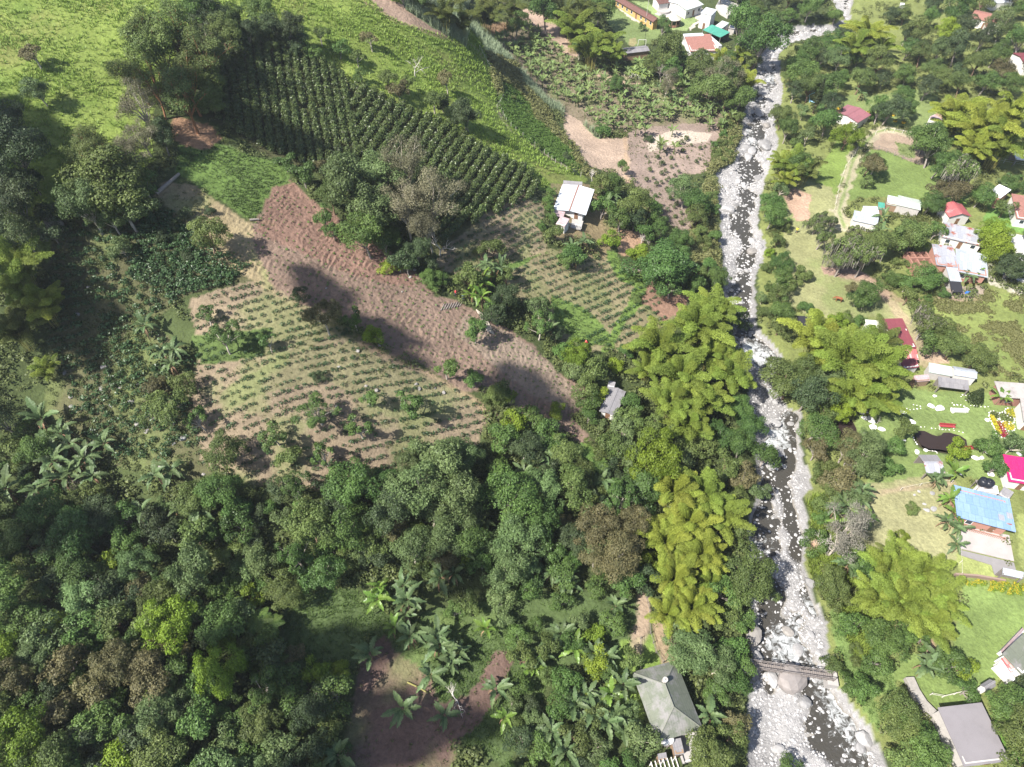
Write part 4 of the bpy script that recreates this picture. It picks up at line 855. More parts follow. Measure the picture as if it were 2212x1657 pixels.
for x, y in [(555,1340),(580,1350),(575,1395),(590,1430),(745,1165),(765,1150),(945,1180),(960,1170),(1200,950),(1265,975),(1290,1000),(810,1130),(1320,960)]: fern(x, y, .95)
bare(640,1075,56,2,'bleached dead tree with tangled white limbs'); bare(893,128,60,2,'slender bare whitish tree alone on the pasture'); bare(945,510,80,3,'dead white-limbed tree beside the grey feathery trees')
tree(1820, 1160, 118, 'lf', 'big rounded leafless grey tree'); bare(1820,1165,96,0,'bleached bare limbs inside the grey crown'); bare(1815,1255,60,1,'low leafless grey tree near the east bank','grey'); bare(1279,372,36,0,'small leafless blue-grey tree by the farmhouse'); bare(1387,508,34,1,'small leafless white tree behind the round tree')
bare(1430,150,52,0,'leafless pinkish-grey tree over banana plants','grey'); bare(980,1500,80,3,'thin bare-branched pale tree over the bare plot'); bare(160,1040,60,1,'leafless grey shrub tree among the banana leaves','grey'); bare(1840,980,70,0,'half-bare brown tree on the east bank','grey'); bare(60,1070,50,1,'leafless twiggy shrub at the left edge','grey')
bare(1900,905,26,2,'small leafless trimmed tree on the pond lawn'); bare(345,880,70,3,'pale bare limbs showing among the coffee bushes'); bare(1555,190,60,0,'leafless grey tree by the upper river bend','grey'); bare(1530,1405,60,1,'bare grey branches above the big hip roof','grey')
cypress(1755, 245, 11.0); cypress(2085 + 15, 868, 4.0)

# ---------------------------------------------------------------- keep clear of
KEEP = [K('f', [(2200,700),(2400,700),(2400,960),(2200,960)]), K('f', [(2380,1500),(2520,1530),(2500,1690),(2380,1680)]), K('33', [(800,1050),(1090,980),(1290,1420),(1240,1657),(930,1657),(900,1500)]),
        RIV, K('34', [(1130,1250),(1460,1240),(1620,1657),(1340,1657)]), K('t', [(400,0),(2060,0),(2060,420),(1780,640),(1300,640),(1000,380),(850,650),(440,720),(230,200)])]
TRKP = [(x - 7, y) for x, y in TRK] + [(x + 7, y) for x, y in TRK[::-1]]
KEEP.append(TRKP)
FILLS = [plant_man]
def clear(x, y, r, first=0):
    for k in KEEP[first:]:
        xs = np.array([x, x - r, x + r, x, x]); ys = np.array([y, y, y, y - r, y + r])
        if pip(xs, ys, k).any(): return False
    return True
def fill(poly, kinds, sz, n, seed, gap=.42, bananas=0):
    g = np.random.default_rng(seed); xs = [p[0] for p in poly]; ys = [p[1] for p in poly]; made = 0
    ks = list(kinds.keys()); pw = np.array([kinds[k] for k in ks], float); pw /= pw.sum()
    for _ in range(n * 14):
        if made >= n: break
        x = g.uniform(min(xs), max(xs)); y = g.uniform(min(ys), max(ys)); d = g.uniform(*sz)
        if not pip(np.array([x]), np.array([y]), poly)[0] or not clear(x, y, d * .35): continue
        if any(math.hypot(x - a, (y - b) * 1.15) < gap * (d + c) for a, b, c in placed): continue
        tree(x, y, d, ks[int(g.choice(len(ks), p=pw))]); made += 1
MIXF = {'ol': 3, 'gr': 4, 'dk': 2.4, 'gg': 1.3, 'bn': 1.0, 'br': .8, 'sg': .5, 'cr': .8, 'lu': .6}
FILLS.append(lambda: fill([(0,880),(60,880),(80,1080),(200,1060),(260,1100),(420,1060),(560,1060),(700,1020),(800,1040),(860,1000),(860,1100),(1000,1130),(1060,1000),(1110,930),(1190,900),(1300,980),(1380,900),(1420,1000),(1400,1260),(1180,1250),(1000,1220),(850,1200),(620,1260),(580,1330),(620,1400),(700,1450),(740,1560),(740,1700),(-20,1700),(-20,900)], MIXF, (36, 122), 300, 1, .30))
FILLS.append(lambda: fill([(-20,230),(30,240),(100,430),(110,500),(60,520),(-20,500)], {'dk': 4, 'gr': 2, 'gg': 1}, (50, 90), 34, 2, .36))
FILLS.append(lambda: fill([(1110,1340),(1340,1380),(1360,1440),(1340,1480),(1380,1657),(1100,1680)], {'gr': 3, 'ol': 3, 'gg': 1, 'dk': 1, 'br': 1}, (34, 62), 36, 3, .46))
FILLS.append(lambda: fill([(1560,520),(1600,640),(1620,870),(1660,1000),(1610,1130),(1670,1260),(1640,1400),(1600,1680),(1530,1680),(1500,1450),(1540,1340),(1580,1200),(1560,1050),(1450,1000),(1420,920),(1560,900),(1560,720),(1500,620)], {'ol': 3, 'gr': 3, 'gg': 1, 'bo': 2}, (30, 60), 60, 4, .42))
FILLS.append(lambda: fill([(1680,120),(1740,60),(1830,50),(1960,20),(2240,40),(2240,200),(2030,190),(1960,210),(1860,180),(1760,190),(1690,210)], {'dk': 3, 'gr': 3, 'ol': 4, 'gg': 1, 'bn': .6, 'br': .5}, (34, 66), 90, 5, .38))
FILLS.append(lambda: fill([(1680,190),(1750,210),(1760,260),(1740,330),(1690,430),(1660,420),(1690,300)], {'gg': 2, 'ol': 4, 'bo': 3, 'br': .6}, (22, 46), 30, 6, .42))
FILLS.append(lambda: fill([(1640,440),(1690,480),(1700,560),(1720,600),(1700,690),(1660,710),(1640,640),(1650,540)], {'gg': 2, 'ol': 3, 'bo': 3, 'by': .6}, (20, 40), 22, 7, .42))
FILLS.append(lambda: fill([(1770,500),(1900,495),(1960,530),(1900,590),(1850,600),(1780,560)], {'ol': 3, 'mo': 2, 'gr': 2, 'dk': 1}, (36, 60), 20, 8, .4))
FILLS.append(lambda: fill([(1930,560),(2080,590),(2090,640),(1960,650),(1900,610)], {'bu': 3, 'gr': 2, 'bo': 2}, (20, 36), 22, 9, .42))
FILLS.append(lambda: fill([(1740,930),(1850,940),(1880,1010),(1840,1090),(1760,1110),(1740,1010)], {'gg': 3, 'bn': 2, 'ol': 2, 'bo': 1}, (30, 54), 14, 10, .4))
FILLS.append(lambda: fill([(1740,1230),(1830,1230),(1860,1330),(1880,1400),(1880,1480),(1800,1490),(1770,1380)], {'ol': 2, 'bu': 3, 'bo': 3, 'gr': 1}, (20, 38), 8, 11, .5))
FILLS.append(lambda: fill([(1860,1480),(1930,1490),(2010,1560),(2030,1680),(1940,1680),(1900,1580)], {'ol': 3, 'gr': 3, 'dk': 1}, (46, 74), 10, 12, .42))
FILLS.append(lambda: fill([(2110,1480),(2240,1480),(2240,1680),(2170,1680),(2130,1560)], {'ol': 3, 'gr': 3, 'dk': 1}, (40, 76), 10, 13, .4))
FILLS.append(lambda: fill([(860,-20),(1150,-20),(1180,60),(1100,52),(990,52),(920,20)], {'dk': 3, 'gr': 2, 'ol': 1}, (34, 60), 16, 14, .4))
FILLS.append(lambda: fill([(1380,100),(1500,120),(1650,60),(1640,190),(1600,260),(1520,210),(1400,180)], {'gr': 3, 'ol': 3, 'gg': 1}, (24, 44), 34, 15, .4))
FILLS.append(lambda: fill([(1290,370),(1420,440),(1470,520),(1420,530),(1330,490),(1290,430)], {'gr': 3, 'ol': 3, 'bu': 2}, (22, 40), 14, 16, .42))
FILLS.append(lambda: fill([(1510,480),(1545,390),(1575,420),(1560,540),(1500,620),(1480,570)], {'bo': 4, 'gr': 2, 'ol': 3}, (22, 44), 26, 17, .42))
FILLS.append(lambda: fill([(1550,270),(1600,240),(1590,330),(1560,390),(1540,340)], {'bo': 4, 'bu': 2}, (16, 30), 14, 18, .42))
FILLS.append(lambda: fill([(2040,380),(2211,400),(2240,520),(2160,540),(2060,470),(1990,470)], {'gr': 3, 'ol': 2, 'bu': 2}, (26, 46), 6, 19, .6))
FILLS.append(lambda: fill([(1540,-20),(1840,-20),(1830,30),(1760,50),(1680,40),(1600,60)], {'gr': 3, 'ol': 2, 'dk': 2}, (30, 54), 26, 20, .4))
FILLS.append(lambda: fill([(1070,110),(1160,210),(1250,330),(1220,330),(1130,240),(1060,160)], {'bo': 5, 'bu': 1}, (12, 20), 8, 21, .6))
FILLS.append(lambda: fill([(1215,330),(1300,385),(1290,400),(1240,380)], {'bo': 3, 'bd': 3}, (14, 26), 8, 22, .46))
FILLS.append(lambda: fill([(1890,20),(2240,-20),(2240,60),(2100,90),(1980,60)], {'gr': 3, 'ol': 2, 'dk': 3}, (30, 52), 26, 23, .42))
FILLS.append(lambda: fill([(330,480),(480,430),(470,560),(380,560)], {'bd': 3, 'ol': 1}, (22, 36), 8, 24, .5))
FILLS.append(lambda: fill([(1150,470),(1240,480),(1230,540),(1170,520)], {'gr': 2, 'bu': 2}, (20, 30), 5, 25, .5))
FILLS.append(lambda: fill([(430,20),(700,80),(680,130),(560,100),(440,200)], {'dk': 3, 'gr': 1, 'ol': 1}, (26, 44), 20, 26, .42))
# tall trees on the slope beyond the left edge, whose shade falls into the picture
for wx_, wy_, r_ in [(-128,128,7),(-120,112,7),(-116,98,7),(-108,86,6),(-135,140,7),(-104,74,6),(-98,62,6)]:
    pass

# ---------------------------------------------------------------- crops in rows
def inst_mesh(form, n, leaf, R, H, seed, m, name):
    g = np.random.default_rng(seed); A = Acc(); d = rdir(n, g, -.25); u = g.uniform(.6, 1.05, n)
    C = d * np.array([R, R, H * .5]) * u[:, None] * (1 + .18 * np.sin(d[:, :1] * 7 + seed)) + np.array([0, 0, H * .5])
    A.quads(cards(C, unit(d + .6 * g.normal(size=(n, 3)) + [0, 0, .3]), leaf * g.uniform(.6, 1.3, n), g), np.clip(g.normal(.5, .28, n), 0, 1))
    return A, A.make(name, LM[m])
COF = [inst_mesh('c', 210, .26, .78, 1.9, 60 + i, 'co', 'coffee_bush') for i in range(4)]
YCO = [inst_mesh('y', 60, .20, .42, .75, 70 + i, 'cy', 'young_coffee_bush') for i in range(4)]
SED = [inst_mesh('s', 12, .11, .12, .22, 80 + i, 'sd', 'seedling') for i in range(3)]
def bake(name, protos, pts, sc, rz, m, label, cat):
    Vs = []; Fs = []; vs = []; n = 0
    for i, p in enumerate(pts):
        V, F, v = protos[i % len(protos)]; c, s = math.cos(rz[i]) * sc[i], math.sin(rz[i]) * sc[i]
        Vs.append(np.stack([V[:, 0] * c - V[:, 1] * s + p[0], V[:, 0] * s + V[:, 1] * c + p[1], V[:, 2] * sc[i] + p[2]], 1)); Fs.append(F + n); vs.append(v); n += len(V)
    if not Vs: return
    o = link(name, newmesh(name, np.concatenate(Vs), [np.concatenate(Fs)], m, v=np.concatenate(vs))); tag(o, label, cat, kind='stuff')
def crop(name, protos, pts, m, label, cat, group, rest_label, sc=(.8, 1.15), top=300, limit_each=None):
    if len(pts) == 0: return
    g = np.random.default_rng(len(pts)); pr = project(pts); on = (pr[:, 0] > -20) & (pr[:, 0] < OW + 20) & (pr[:, 1] > -20) & (pr[:, 1] < OH + 20)
    pts = pts[on]; pr = pr[on]; s = g.uniform(*sc, len(pts)); rz = g.uniform(0, 6.28, len(pts)); order = np.argsort(pr[:, 2] / s)
    for k in order[:top]:
        tag(link(name, protos[k % len(protos)][1], None, pts[k] - [0, 0, .05], rz[k], s[k]), label, cat, group)
    r = order[top:]
    if len(r): bake(name + '_rows', [p[0].arrays() for p in protos], pts[r], s[r], rz[r], m, rest_label, cat)
    print(name, len(pts))
def rows(poly, x1, y1, x2, y2, gap, step, jit=.25, miss=.06, seed=0, curve=0.0, holes=()):
    """lattice on the ground: rows run the way the picture line (x1,y1)-(x2,y2) runs"""
    g = np.random.default_rng(seed); a, b = P(x1, y1), P(x2, y2); d = (b - a)[:2]; d /= np.linalg.norm(d); n = np.array([-d[1], d[0]])
    cx_ = sum(p[0] for p in poly) / len(poly); cy_ = sum(p[1] for p in poly) / len(poly); o = P(cx_, cy_)[:2]
    i, j = np.meshgrid(np.arange(-90, 91), np.arange(-140, 141)); i = i.ravel(); j = j.ravel()
    al = j * step + g.normal(size=len(i)) * jit * step; ac = i * gap + g.normal(size=len(i)) * jit * .3
    ac = ac + curve * al ** 2
    X = o[0] + al * d[0] + ac * n[0]; Y = o[1] + al * d[1] + ac * n[1]; k = (X > GX0 + 2) & (X < 255) & (Y > -14) & (Y < 395); X, Y = X[k], Y[k]
    Z = Hh(X, Y); q = project(np.stack([X, Y, Z], 1)); ok = pip(q[:, 0], q[:, 1], poly) & (g.random(len(X)) > miss)
    for h in holes: ok &= ~pip(q[:, 0], q[:, 1], h)
    return np.stack([X, Y, Z], 1)[ok]
PA = [(430,130),(470,100),(560,60),(660,110),(760,180),(770,330),(740,400),(600,340),(520,300),(430,230)]
PB = [(760,180),(900,250),(960,270),(960,420),(900,480),(740,400),(770,330)]
PC = [(960,270),(1000,300),(1150,380),(1165,425),(1100,450),(1000,500),(960,540),(900,480),(960,420)]
c1 = rows(PA, 560, 330, 540, 180, 1.85, 1.05, .22, .04, 1)
c2 = rows(PB, 860, 400, 920, 300, 2.0, 1.0, .22, .04, 2)
c3 = rows(PC, 1030, 440, 1090, 360, 2.05, .85, .14, .02, 3, curve=.003)
crop('coffee_bush', COF, np.vstack([c1, c2, c3]), LM['co'], 'dense olive-green coffee bush in the tall rows across the upper slope', 'coffee bush', 'mature coffee bushes of the upper plantation', 'rows of dense coffee bushes higher up the plantation', (.98, 1.35))
y1_ = rows([(1130,425),(1165,425),(1172,500),(1175,540),(1090,560),(1000,600),(950,580),(960,545),(1050,470)], 1040, 535, 1160, 470, 1.6, .95, .25, .12, 4)
y2_ = rows([(1100,580),(1190,545),(1300,560),(1400,600),(1440,690),(1360,755),(1280,745),(1250,740),(1300,700),(1200,650),(1120,630)], 1200, 640, 1360, 580, 1.75, .9, .2, .16, 5)
y3_ = rows([(420,660),(560,605),(620,640),(700,690),(800,745),(880,795),(1010,855),(1050,900),(1030,960),(880,1050),(560,1040),(430,1000),(405,850),(430,760)], 500, 790, 700, 730, 1.6, .95, .2, .16, 6)
y4_ = rows([(130,500),(300,430),(400,480),(440,560),(530,600),(400,650),(330,700),(420,780),(400,860),(440,960),(330,1000),(200,990),(120,800),(110,650)], 340, 620, 520, 580, 1.5, 1.0, .35, .22, 7)
y5_ = rows([(300,430),(540,580),(540,600),(380,650),(280,600)], 340, 620, 520, 580, 1.3, .8, .35, .1, 8)
crop('young_coffee_bush', YCO, np.vstack([y1_, y2_, y3_]), LM['cy'], 'small dark green young coffee bush in a row on tan soil', 'coffee bush', 'young coffee bushes in the tan fields', 'farther young coffee bushes in rows on tan soil', (.6, 1.15))
crop('low_coffee_bush', [(a, b) for a, b in YCO], np.vstack([y4_, y5_]), LM['cy'], 'dark glossy low coffee bush on the shaded green slope', 'coffee bush', 'low coffee bushes on the shaded left slope', 'thick low coffee bushes on the left slope', (1.2, 1.9))
s1 = rows([(600,405),(700,455),(780,525),(900,595),(940,645),(1050,690),(1150,745),(1260,840),(1240,890),(1280,970),(1200,925),(1110,875),(1000,835),(880,775),(760,695),(640,645),(500,555),(550,485)], 600, 620, 720, 470, 1.2, 1.15, .3, .15, 9)
crop('seedling', SED, s1, LM['sd'], 'tiny pale green seedling set in the furrowed brown field', 'seedling', 'seedlings in the ploughed field', 'farther rows of tiny seedlings in the furrowed field', (1.2, 2.2))
s2 = rows([(1380,330),(1480,300),(1560,310),(1510,400),(1470,490),(1400,420)], 1380, 400, 1500, 330, 2.8, 2.2, .4, .25, 10)
crop('potato_bush', [(a, b) for a, b in COF], s2, LM['co'], 'small green bush on the stony grey plot by the river', 'bush', 'bushes on the stony plot', '', (.45, 1.0))
b1 = rows([(1065,90),(1140,60),(1200,100),(1250,160),(1330,190),(1500,200),(1590,215),(1590,270),(1540,290),(1480,262),(1380,275),(1300,295),(1250,250),(1180,200),(1120,140)], 1150, 200, 1400, 230, 2.6, 2.3, .5, .1, 11)
crop('young_banana_plant', [(a, b) for a, b in zip(SB, SBM)], b1, LM['bp'], 'upright young banana plant in the crowded plantation beyond the pasture hill', 'banana plant', 'young banana plants of the plantation', 'farther crowded banana plants of the plantation', (.7, 1.3))
b2 = rows([(1300,145),(1430,150),(1500,190),(1340,190),(1230,110)], 1300, 160, 1400, 180, 3, 3, .5, .2, 12)
crop('young_banana_plant', [(a, b) for a, b in zip(SB, SBM)], b2, LM['ba'], 'banana plant in the fringe by the bamboo', 'banana plant', 'banana plants at the foot of the upper bamboo', '', (1.0, 1.6))
b3 = rows([(1370,290),(1450,280),(1500,330),(1440,400),(1380,360)], 1380, 300, 1480, 300, 9, 7, .4, .2, 13)
crop('young_banana_plant', [(a, b) for a, b in zip(SB, SBM)], b3, LM['ba'], 'lone banana plant standing on the stony plot', 'banana plant', 'lone banana plants on the stony plot', '', (1.2, 1.6))

# ---------------------------------------------------------------- ground cover
zkg = zkey[zk]; INV = vis & (pj[:, 0] > -60) & (pj[:, 0] < OW + 60) & (pj[:, 1] > -60) & (pj[:, 1] < OH + 60)
def cover(name, keys, n, proto, m, sc, label, seed, poly=None, weight=None, notriv=True):
    g = np.random.default_rng(seed); ok = INV & np.isin(zkg, keys)
    if notriv: ok &= RM.ravel() < .3
    ok &= ~pl_mask
    if poly is not None: ok &= pip(pj[:, 0], pj[:, 1], poly)
    idx = np.nonzero(ok)[0]
    if weight is not None: wv = weight[idx]; wv = wv / wv.sum(); idx = g.choice(idx, n, p=wv)
    else: idx = g.choice(idx, min(n, len(idx) * 3))
    pts = GV[idx].copy(); pts[:, :2] += g.uniform(-.35, .35, (len(idx), 2)); pts[:, 2] = Hh(pts[:, 0], pts[:, 1])
    q = project(pts); keep = np.ones(len(pts), bool)
    for k in KEEP[:3] + KEEP[4:]: keep &= ~pip(q[:, 0], q[:, 1], k)
    pts = pts[keep]
    bake(name, proto, pts, g.uniform(*sc, len(pts)), g.uniform(0, 6.28, len(pts)), m, label, name.replace('_', ' '))
pl_mask = PLM.ravel() > .3
def tuft(n, h, spread, w, seed, lean=.5):
    g = np.random.default_rng(seed); A = Acc(); a = g.uniform(0, 6.28, n); r = g.uniform(0, spread, n); p = np.stack([r * np.cos(a), r * np.sin(a), np.zeros(n)], 1)
    d = unit(np.stack([np.cos(a) * lean, np.sin(a) * lean, np.ones(n)], 1) + g.normal(size=(n, 3)) * .2); t = np.stack([-np.sin(a), np.cos(a), np.zeros(n)], 1) * w; hh = (h * g.uniform(.6, 1.2, n))[:, None]
    A.quads(np.stack([p - t, p + t, p + d * hh + t * .3, p + d * hh - t * .3], 1), g.uniform(0, 1, n)); return A.arrays()
def mound(n, R, H, leaf, seed): return inst_mesh('m', n, leaf, R, H, seed, 'ug', 'tmp_mound')[0].arrays()
UG = [mound(34, .8, .9, .34, 100 + i) for i in range(4)]
bn = fbm(XX, YY, 8, 401, 3).ravel()
w_un = np.clip(bn - .35, 0, 1) + .05
FILLS.append(lambda: cover('undergrowth', ['ground', 'riverside scrub', 'yard'], 8500, UG, LM['ug'], (.5, 1.6), 'tangled green undergrowth between the trees and on the banks', 1, weight=w_un))
FILLS.append(lambda: cover('slope_weeds', ['shaded coffee slope'], 1500, UG, LM['ug'], (.3, .8), 'weedy tangle between the low coffee bushes on the left slope', 21, weight=w_un))
FILLS.append(lambda: cover('bank_scrub', ['riverside scrub', 'scrubby bank'], 2600, UG, LM['us'], (.6, 1.7), 'straw and olive scrub on the banks', 2, weight=w_un))
FILLS.append(lambda: cover('lush_creeper', ['lush bank'], 1500, UG, LM['ul'], (.6, 1.1), 'bright green creeper bank below the hill fence', 3))
FILLS.append(lambda: cover('east_bank_undergrowth', ['east bank'], 3400, UG, LM['ug'], (.4, 1.4), 'mixed green undergrowth of the east bank', 4, weight=w_un ** 2))
FILLS.append(lambda: cover('pasture_tufts', ['pasture'], 15000, [tuft(5, .42, .28, .07, 5), tuft(6, .5, .3, .06, 6)], LM['gt'], (.6, 1.5), 'tufted yellow-green grass of the hill pasture', 5, weight=np.clip(bn - .3, 0, 1) + .1))
FILLS.append(lambda: cover('lush_grass', ['grass', 'green clearing'], 5500, [tuft(6, .35, .25, .06, 7)], LM['gd'], (.6, 1.4), 'short lush grass and weeds between the crops', 6, weight=w_un))
FILLS.append(lambda: cover('sugarcane', ['cane'], 7500, [tuft(9, 2.1, .35, .07, 8, .25), tuft(9, 1.8, .4, .07, 9, .3)], LM['cn'], (.7, 1.15), 'pale grey-green sugarcane stand on the back of the hill', 7))
FILLS.append(lambda: cover('dry_corn', ['dry corn'], 900, [tuft(7, 1.5, .2, .06, 10, .25)], LM['dc'], (.7, 1.1), 'dry pinkish-tan corn stalks beside the plantation', 8))
FILLS.append(lambda: cover('bean_plants', ['bean field'], 2300, [mound(22, .5, .45, .28, 120 + i) for i in range(3)], LM['us'], (.6, 1.3), 'low olive crop plants sprawling over the east field', 9, weight=np.clip(fbm(XX, YY, 3.2, 431, 2).ravel() - .48, 0, 1) + .004))
FILLS.append(lambda: cover('weeds', ['young coffee', 'straw ground', 'banana ground', 'stony plot', 'bare plot'], 3600, [mound(9, .25, .25, .2, 130), tuft(5, .25, .2, .05, 11)], LM['ug'], (.5, 1.4), 'scattered weeds on the tan soil', 10, weight=w_un))
FILLS.append(lambda: cover('riverside_grass', ['east bank', 'grass'], 2600, [tuft(10, .9, .35, .06, 12, .6)], LM['gt'], (.7, 1.3), 'tall bright grass along the east bank of the river', 11, poly=K('34', [(330,0),(480,-40),(500,300),(800,720),(780,980),(640,1000),(560,700),(400,560),(340,400)])))

# ================================================================ BUILDINGS
def bx(A, x0, x1, y0, y1, z0, z1, v=.5):
    p = [(x0,y0,z0),(x1,y0,z0),(x1,y1,z0),(x0,y1,z0),(x0,y0,z1),(x1,y0,z1),(x1,y1,z1),(x0,y1,z1)]
    A.mesh(p, [(0,3,2,1),(4,5,6,7),(0,1,5,4),(1,2,6,5),(2,3,7,6),(3,0,4,7)], v)
def part(name, parent, m, fn, smooth=False):
    A = Acc(); fn(A); return link(name, A.make(name, m, smooth), parent)
def roof_mat(name, c1, c2, sheet=(.9, 2.6), rust=None, ramt=.3, rough=.45, wave=None, metal=0.0, swap=False):
    m, t, b = nm(name); L = t.links; tc = t.nodes.new('ShaderNodeTexCoord'); mp = t.nodes.new('ShaderNodeMapping')
    L.new(tc.outputs['Object'], mp.inputs[0])
    if swap: mp.inputs['Rotation'].default_value = (0, 0, math.pi / 2)
    br = t.nodes.new('ShaderNodeTexBrick'); br.offset = .5; L.new(mp.outputs[0], br.inputs['Vector'])
    br.inputs['Color1'].default_value = (*c1, 1); br.inputs['Color2'].default_value = (*c2, 1); br.inputs['Mortar'].default_value = (*[q * .75 for q in c1], 1)
    br.inputs['Scale'].default_value = 1; br.inputs['Mortar Size'].default_value = .03; br.inputs['Brick Width'].default_value = sheet[0]; br.inputs['Row Height'].default_value = sheet[1]
    cs = br.outputs['Color']
    if rust:
        n = t.nodes.new('ShaderNodeTexNoise'); n.inputs['Scale'].default_value = .45; n.inputs['Detail'].default_value = 7; n.inputs['Roughness'].default_value = .7; L.new(mp.outputs[0], n.inputs['Vector'])
        r = t.nodes.new('ShaderNodeValToRGB'); r.color_ramp.elements[0].position = .66 - ramt * .35; r.color_ramp.elements[1].position = .70 - ramt * .2
        L.new(n.outputs[0], r.inputs[0]); mx = t.nodes.new('ShaderNodeMix'); mx.data_type = 'RGBA'; L.new(r.outputs[0], mx.inputs[0]); L.new(cs, mx.inputs[6]); mx.inputs[7].default_value = (*rust, 1); cs = mx.outputs[2]
    n = t.nodes.new('ShaderNodeTexNoise'); n.inputs['Scale'].default_value = 2.2; n.inputs['Detail'].default_value = 6; L.new(mp.outputs[0], n.inputs['Vector'])
    mr = t.nodes.new('ShaderNodeMapRange'); mr.inputs[3].default_value = .8; mr.inputs[4].default_value = 1.15; L.new(n.outputs[0], mr.inputs[0])
    mm = t.nodes.new('ShaderNodeVectorMath'); mm.operation = 'SCALE'; L.new(cs, mm.inputs[0]); L.new(mr.outputs[0], mm.inputs['Scale']); L.new(mm.outputs[0], b.inputs['Base Color'])
    wv = t.nodes.new('ShaderNodeTexWave'); wv.bands_direction = 'X'; wv.inputs['Scale'].default_value = .85 if wave is None else wave
    L.new(mp.outputs[0], wv.inputs['Vector']); bp = t.nodes.new('ShaderNodeBump'); bp.inputs['Distance'].default_value = .04; bp.inputs['Strength'].default_value = .22
    L.new(wv.outputs['Fac'], bp.inputs['Height']); L.new(bp.outputs[0], b.inputs['Normal'])
    b.inputs['Roughness'].default_value = rough; b.inputs['Metallic'].default_value = metal; b.inputs['Specular IOR Level'].default_value = .35
    return m
RUST = (.23, .075, .045)
RM_ = dict(
 white=roof_mat('white_sheet_roof', (.56,.58,.62), (.50,.53,.57)),
 grey=roof_mat('grey_sheet_roof', (.19,.183,.19), (.15,.146,.157), rust=(.12,.11,.11), ramt=.3, rough=.8),
 hip=roof_mat('greenish_fibre_roof', (.125,.137,.105), (.105,.117,.093), sheet=(1.6,2.2), rust=(.175,.17,.165), ramt=.5, rough=.8),
 tin=roof_mat('tin_roof', (.31,.335,.375), (.25,.275,.31), sheet=(1.0,3.0), rust=RUST, ramt=.12, rough=.55),
 tinr=roof_mat('rusty_tin_roof', (.29,.295,.325), (.22,.23,.26), sheet=(1.0,2.6), rust=RUST, ramt=.42, rough=.6),
 tiles=roof_mat('clay_tile_roof', (.28,.135,.11), (.22,.105,.085), sheet=(.35,.4), rough=.85),
 maroon=roof_mat('maroon_sheet_roof', (.17,.045,.056), (.14,.038,.048), sheet=(1.0,4.0), rough=.6),
 mpink=roof_mat('faded_maroon_roof', (.24,.10,.115), (.20,.085,.10), sheet=(1.0,3.0), rough=.7),
 red=roof_mat('red_sheet_roof', (.31,.08,.085), (.27,.095,.095), sheet=(1.1,3.2), rust=(.42,.22,.22), ramt=.35, rough=.6),
 striped=roof_mat('red_white_tile_roof', (.42,.08,.08), (.58,.42,.40), sheet=(.5,3.0), rough=.7),
 pinkt=roof_mat('pale_pink_tile_roof', (.36,.28,.29), (.30,.21,.22), sheet=(.5,.5), rough=.8),
 blue=roof_mat('blue_sheet_roof', (.155,.245,.40), (.20,.29,.44), sheet=(1.1,2.0), rust=(.25,.27,.30), ramt=-.02, rough=.6),
 magenta=roof_mat('magenta_sheet_roof', (.42,.016,.11), (.38,.016,.10), sheet=(1.2,4.0), rough=.5),
 brown=roof_mat('brown_tile_roof', (.13,.065,.055), (.105,.052,.045), sheet=(.4,.4), rough=.85),
 green=roof_mat('green_sheet_roof', (.05,.22,.165), (.06,.25,.19), sheet=(1.0,3.0), rough=.6),
 pale=roof_mat('pale_green_white_roof', (.33,.39,.355), (.42,.44,.44), sheet=(1.0,4.0), rough=.6),
 concrete=mat('concrete_roof', (.30,.28,.265), .9, dirt=(.18,.16,.15), dscale=.5, damt=.6, var=.15, scale=1.5),
 slab=mat('grey_slab_roof', (.175,.163,.172), .9, dirt=(.125,.117,.122), dscale=.3, damt=.5, var=.14, scale=.6),
 cream=roof_mat('cream_sheet_roof', (.52,.52,.46), (.47,.48,.43), rough=.6),
 green2=roof_mat('patched_plastic_roof', (.32,.37,.32), (.43,.45,.41), sheet=(1.4,2.0), rust=(.42,.22,.20), ramt=0, rough=.6),
 net=mat('black_shade_net', (.02,.02,.025), .9), solar=mat('dark_panels', (.025,.03,.05), .3))
WM = dict(white=mat('white_plaster', (.54,.525,.505), .9, var=.1, scale=1.2), brick=mat('brick_wall', (.25,.13,.10), .9, var=.2, scale=3),
          grey=mat('grey_block_wall', (.38,.36,.34), .9, var=.2, scale=2), wood=mat('wooden_wall', (.22,.15,.10), .9, var=.3, scale=3), ochre=mat('ochre_wall', (.40,.26,.10), .85, var=.1), orange=mat('salmon_wall', (.33,.175,.135), .9, var=.15, scale=2))
GLASS = mat('window_glass', (.03,.04,.05), .15, spec=.5); FRAME = mat('white_frame', (.7,.7,.68), .6); DOORM = mat('door_paint', (.16,.09,.055), .6); CONC = mat('concrete', (.30,.285,.275), .9, var=.15, scale=1.2); WHITEP = mat('white_paint', (.60,.59,.575), .7, var=.05)
REDP = mat('red_paint', (.26,.04,.045), .6); BLACKP = mat('black_plastic', (.015,.017,.022), .35)
WOODM = mat('weathered_wood', (.17,.15,.14), .9, var=.3, scale=4); POSTM = mat('pale_fence_post', (.52,.49,.45), .85, var=.2)
BN = {}
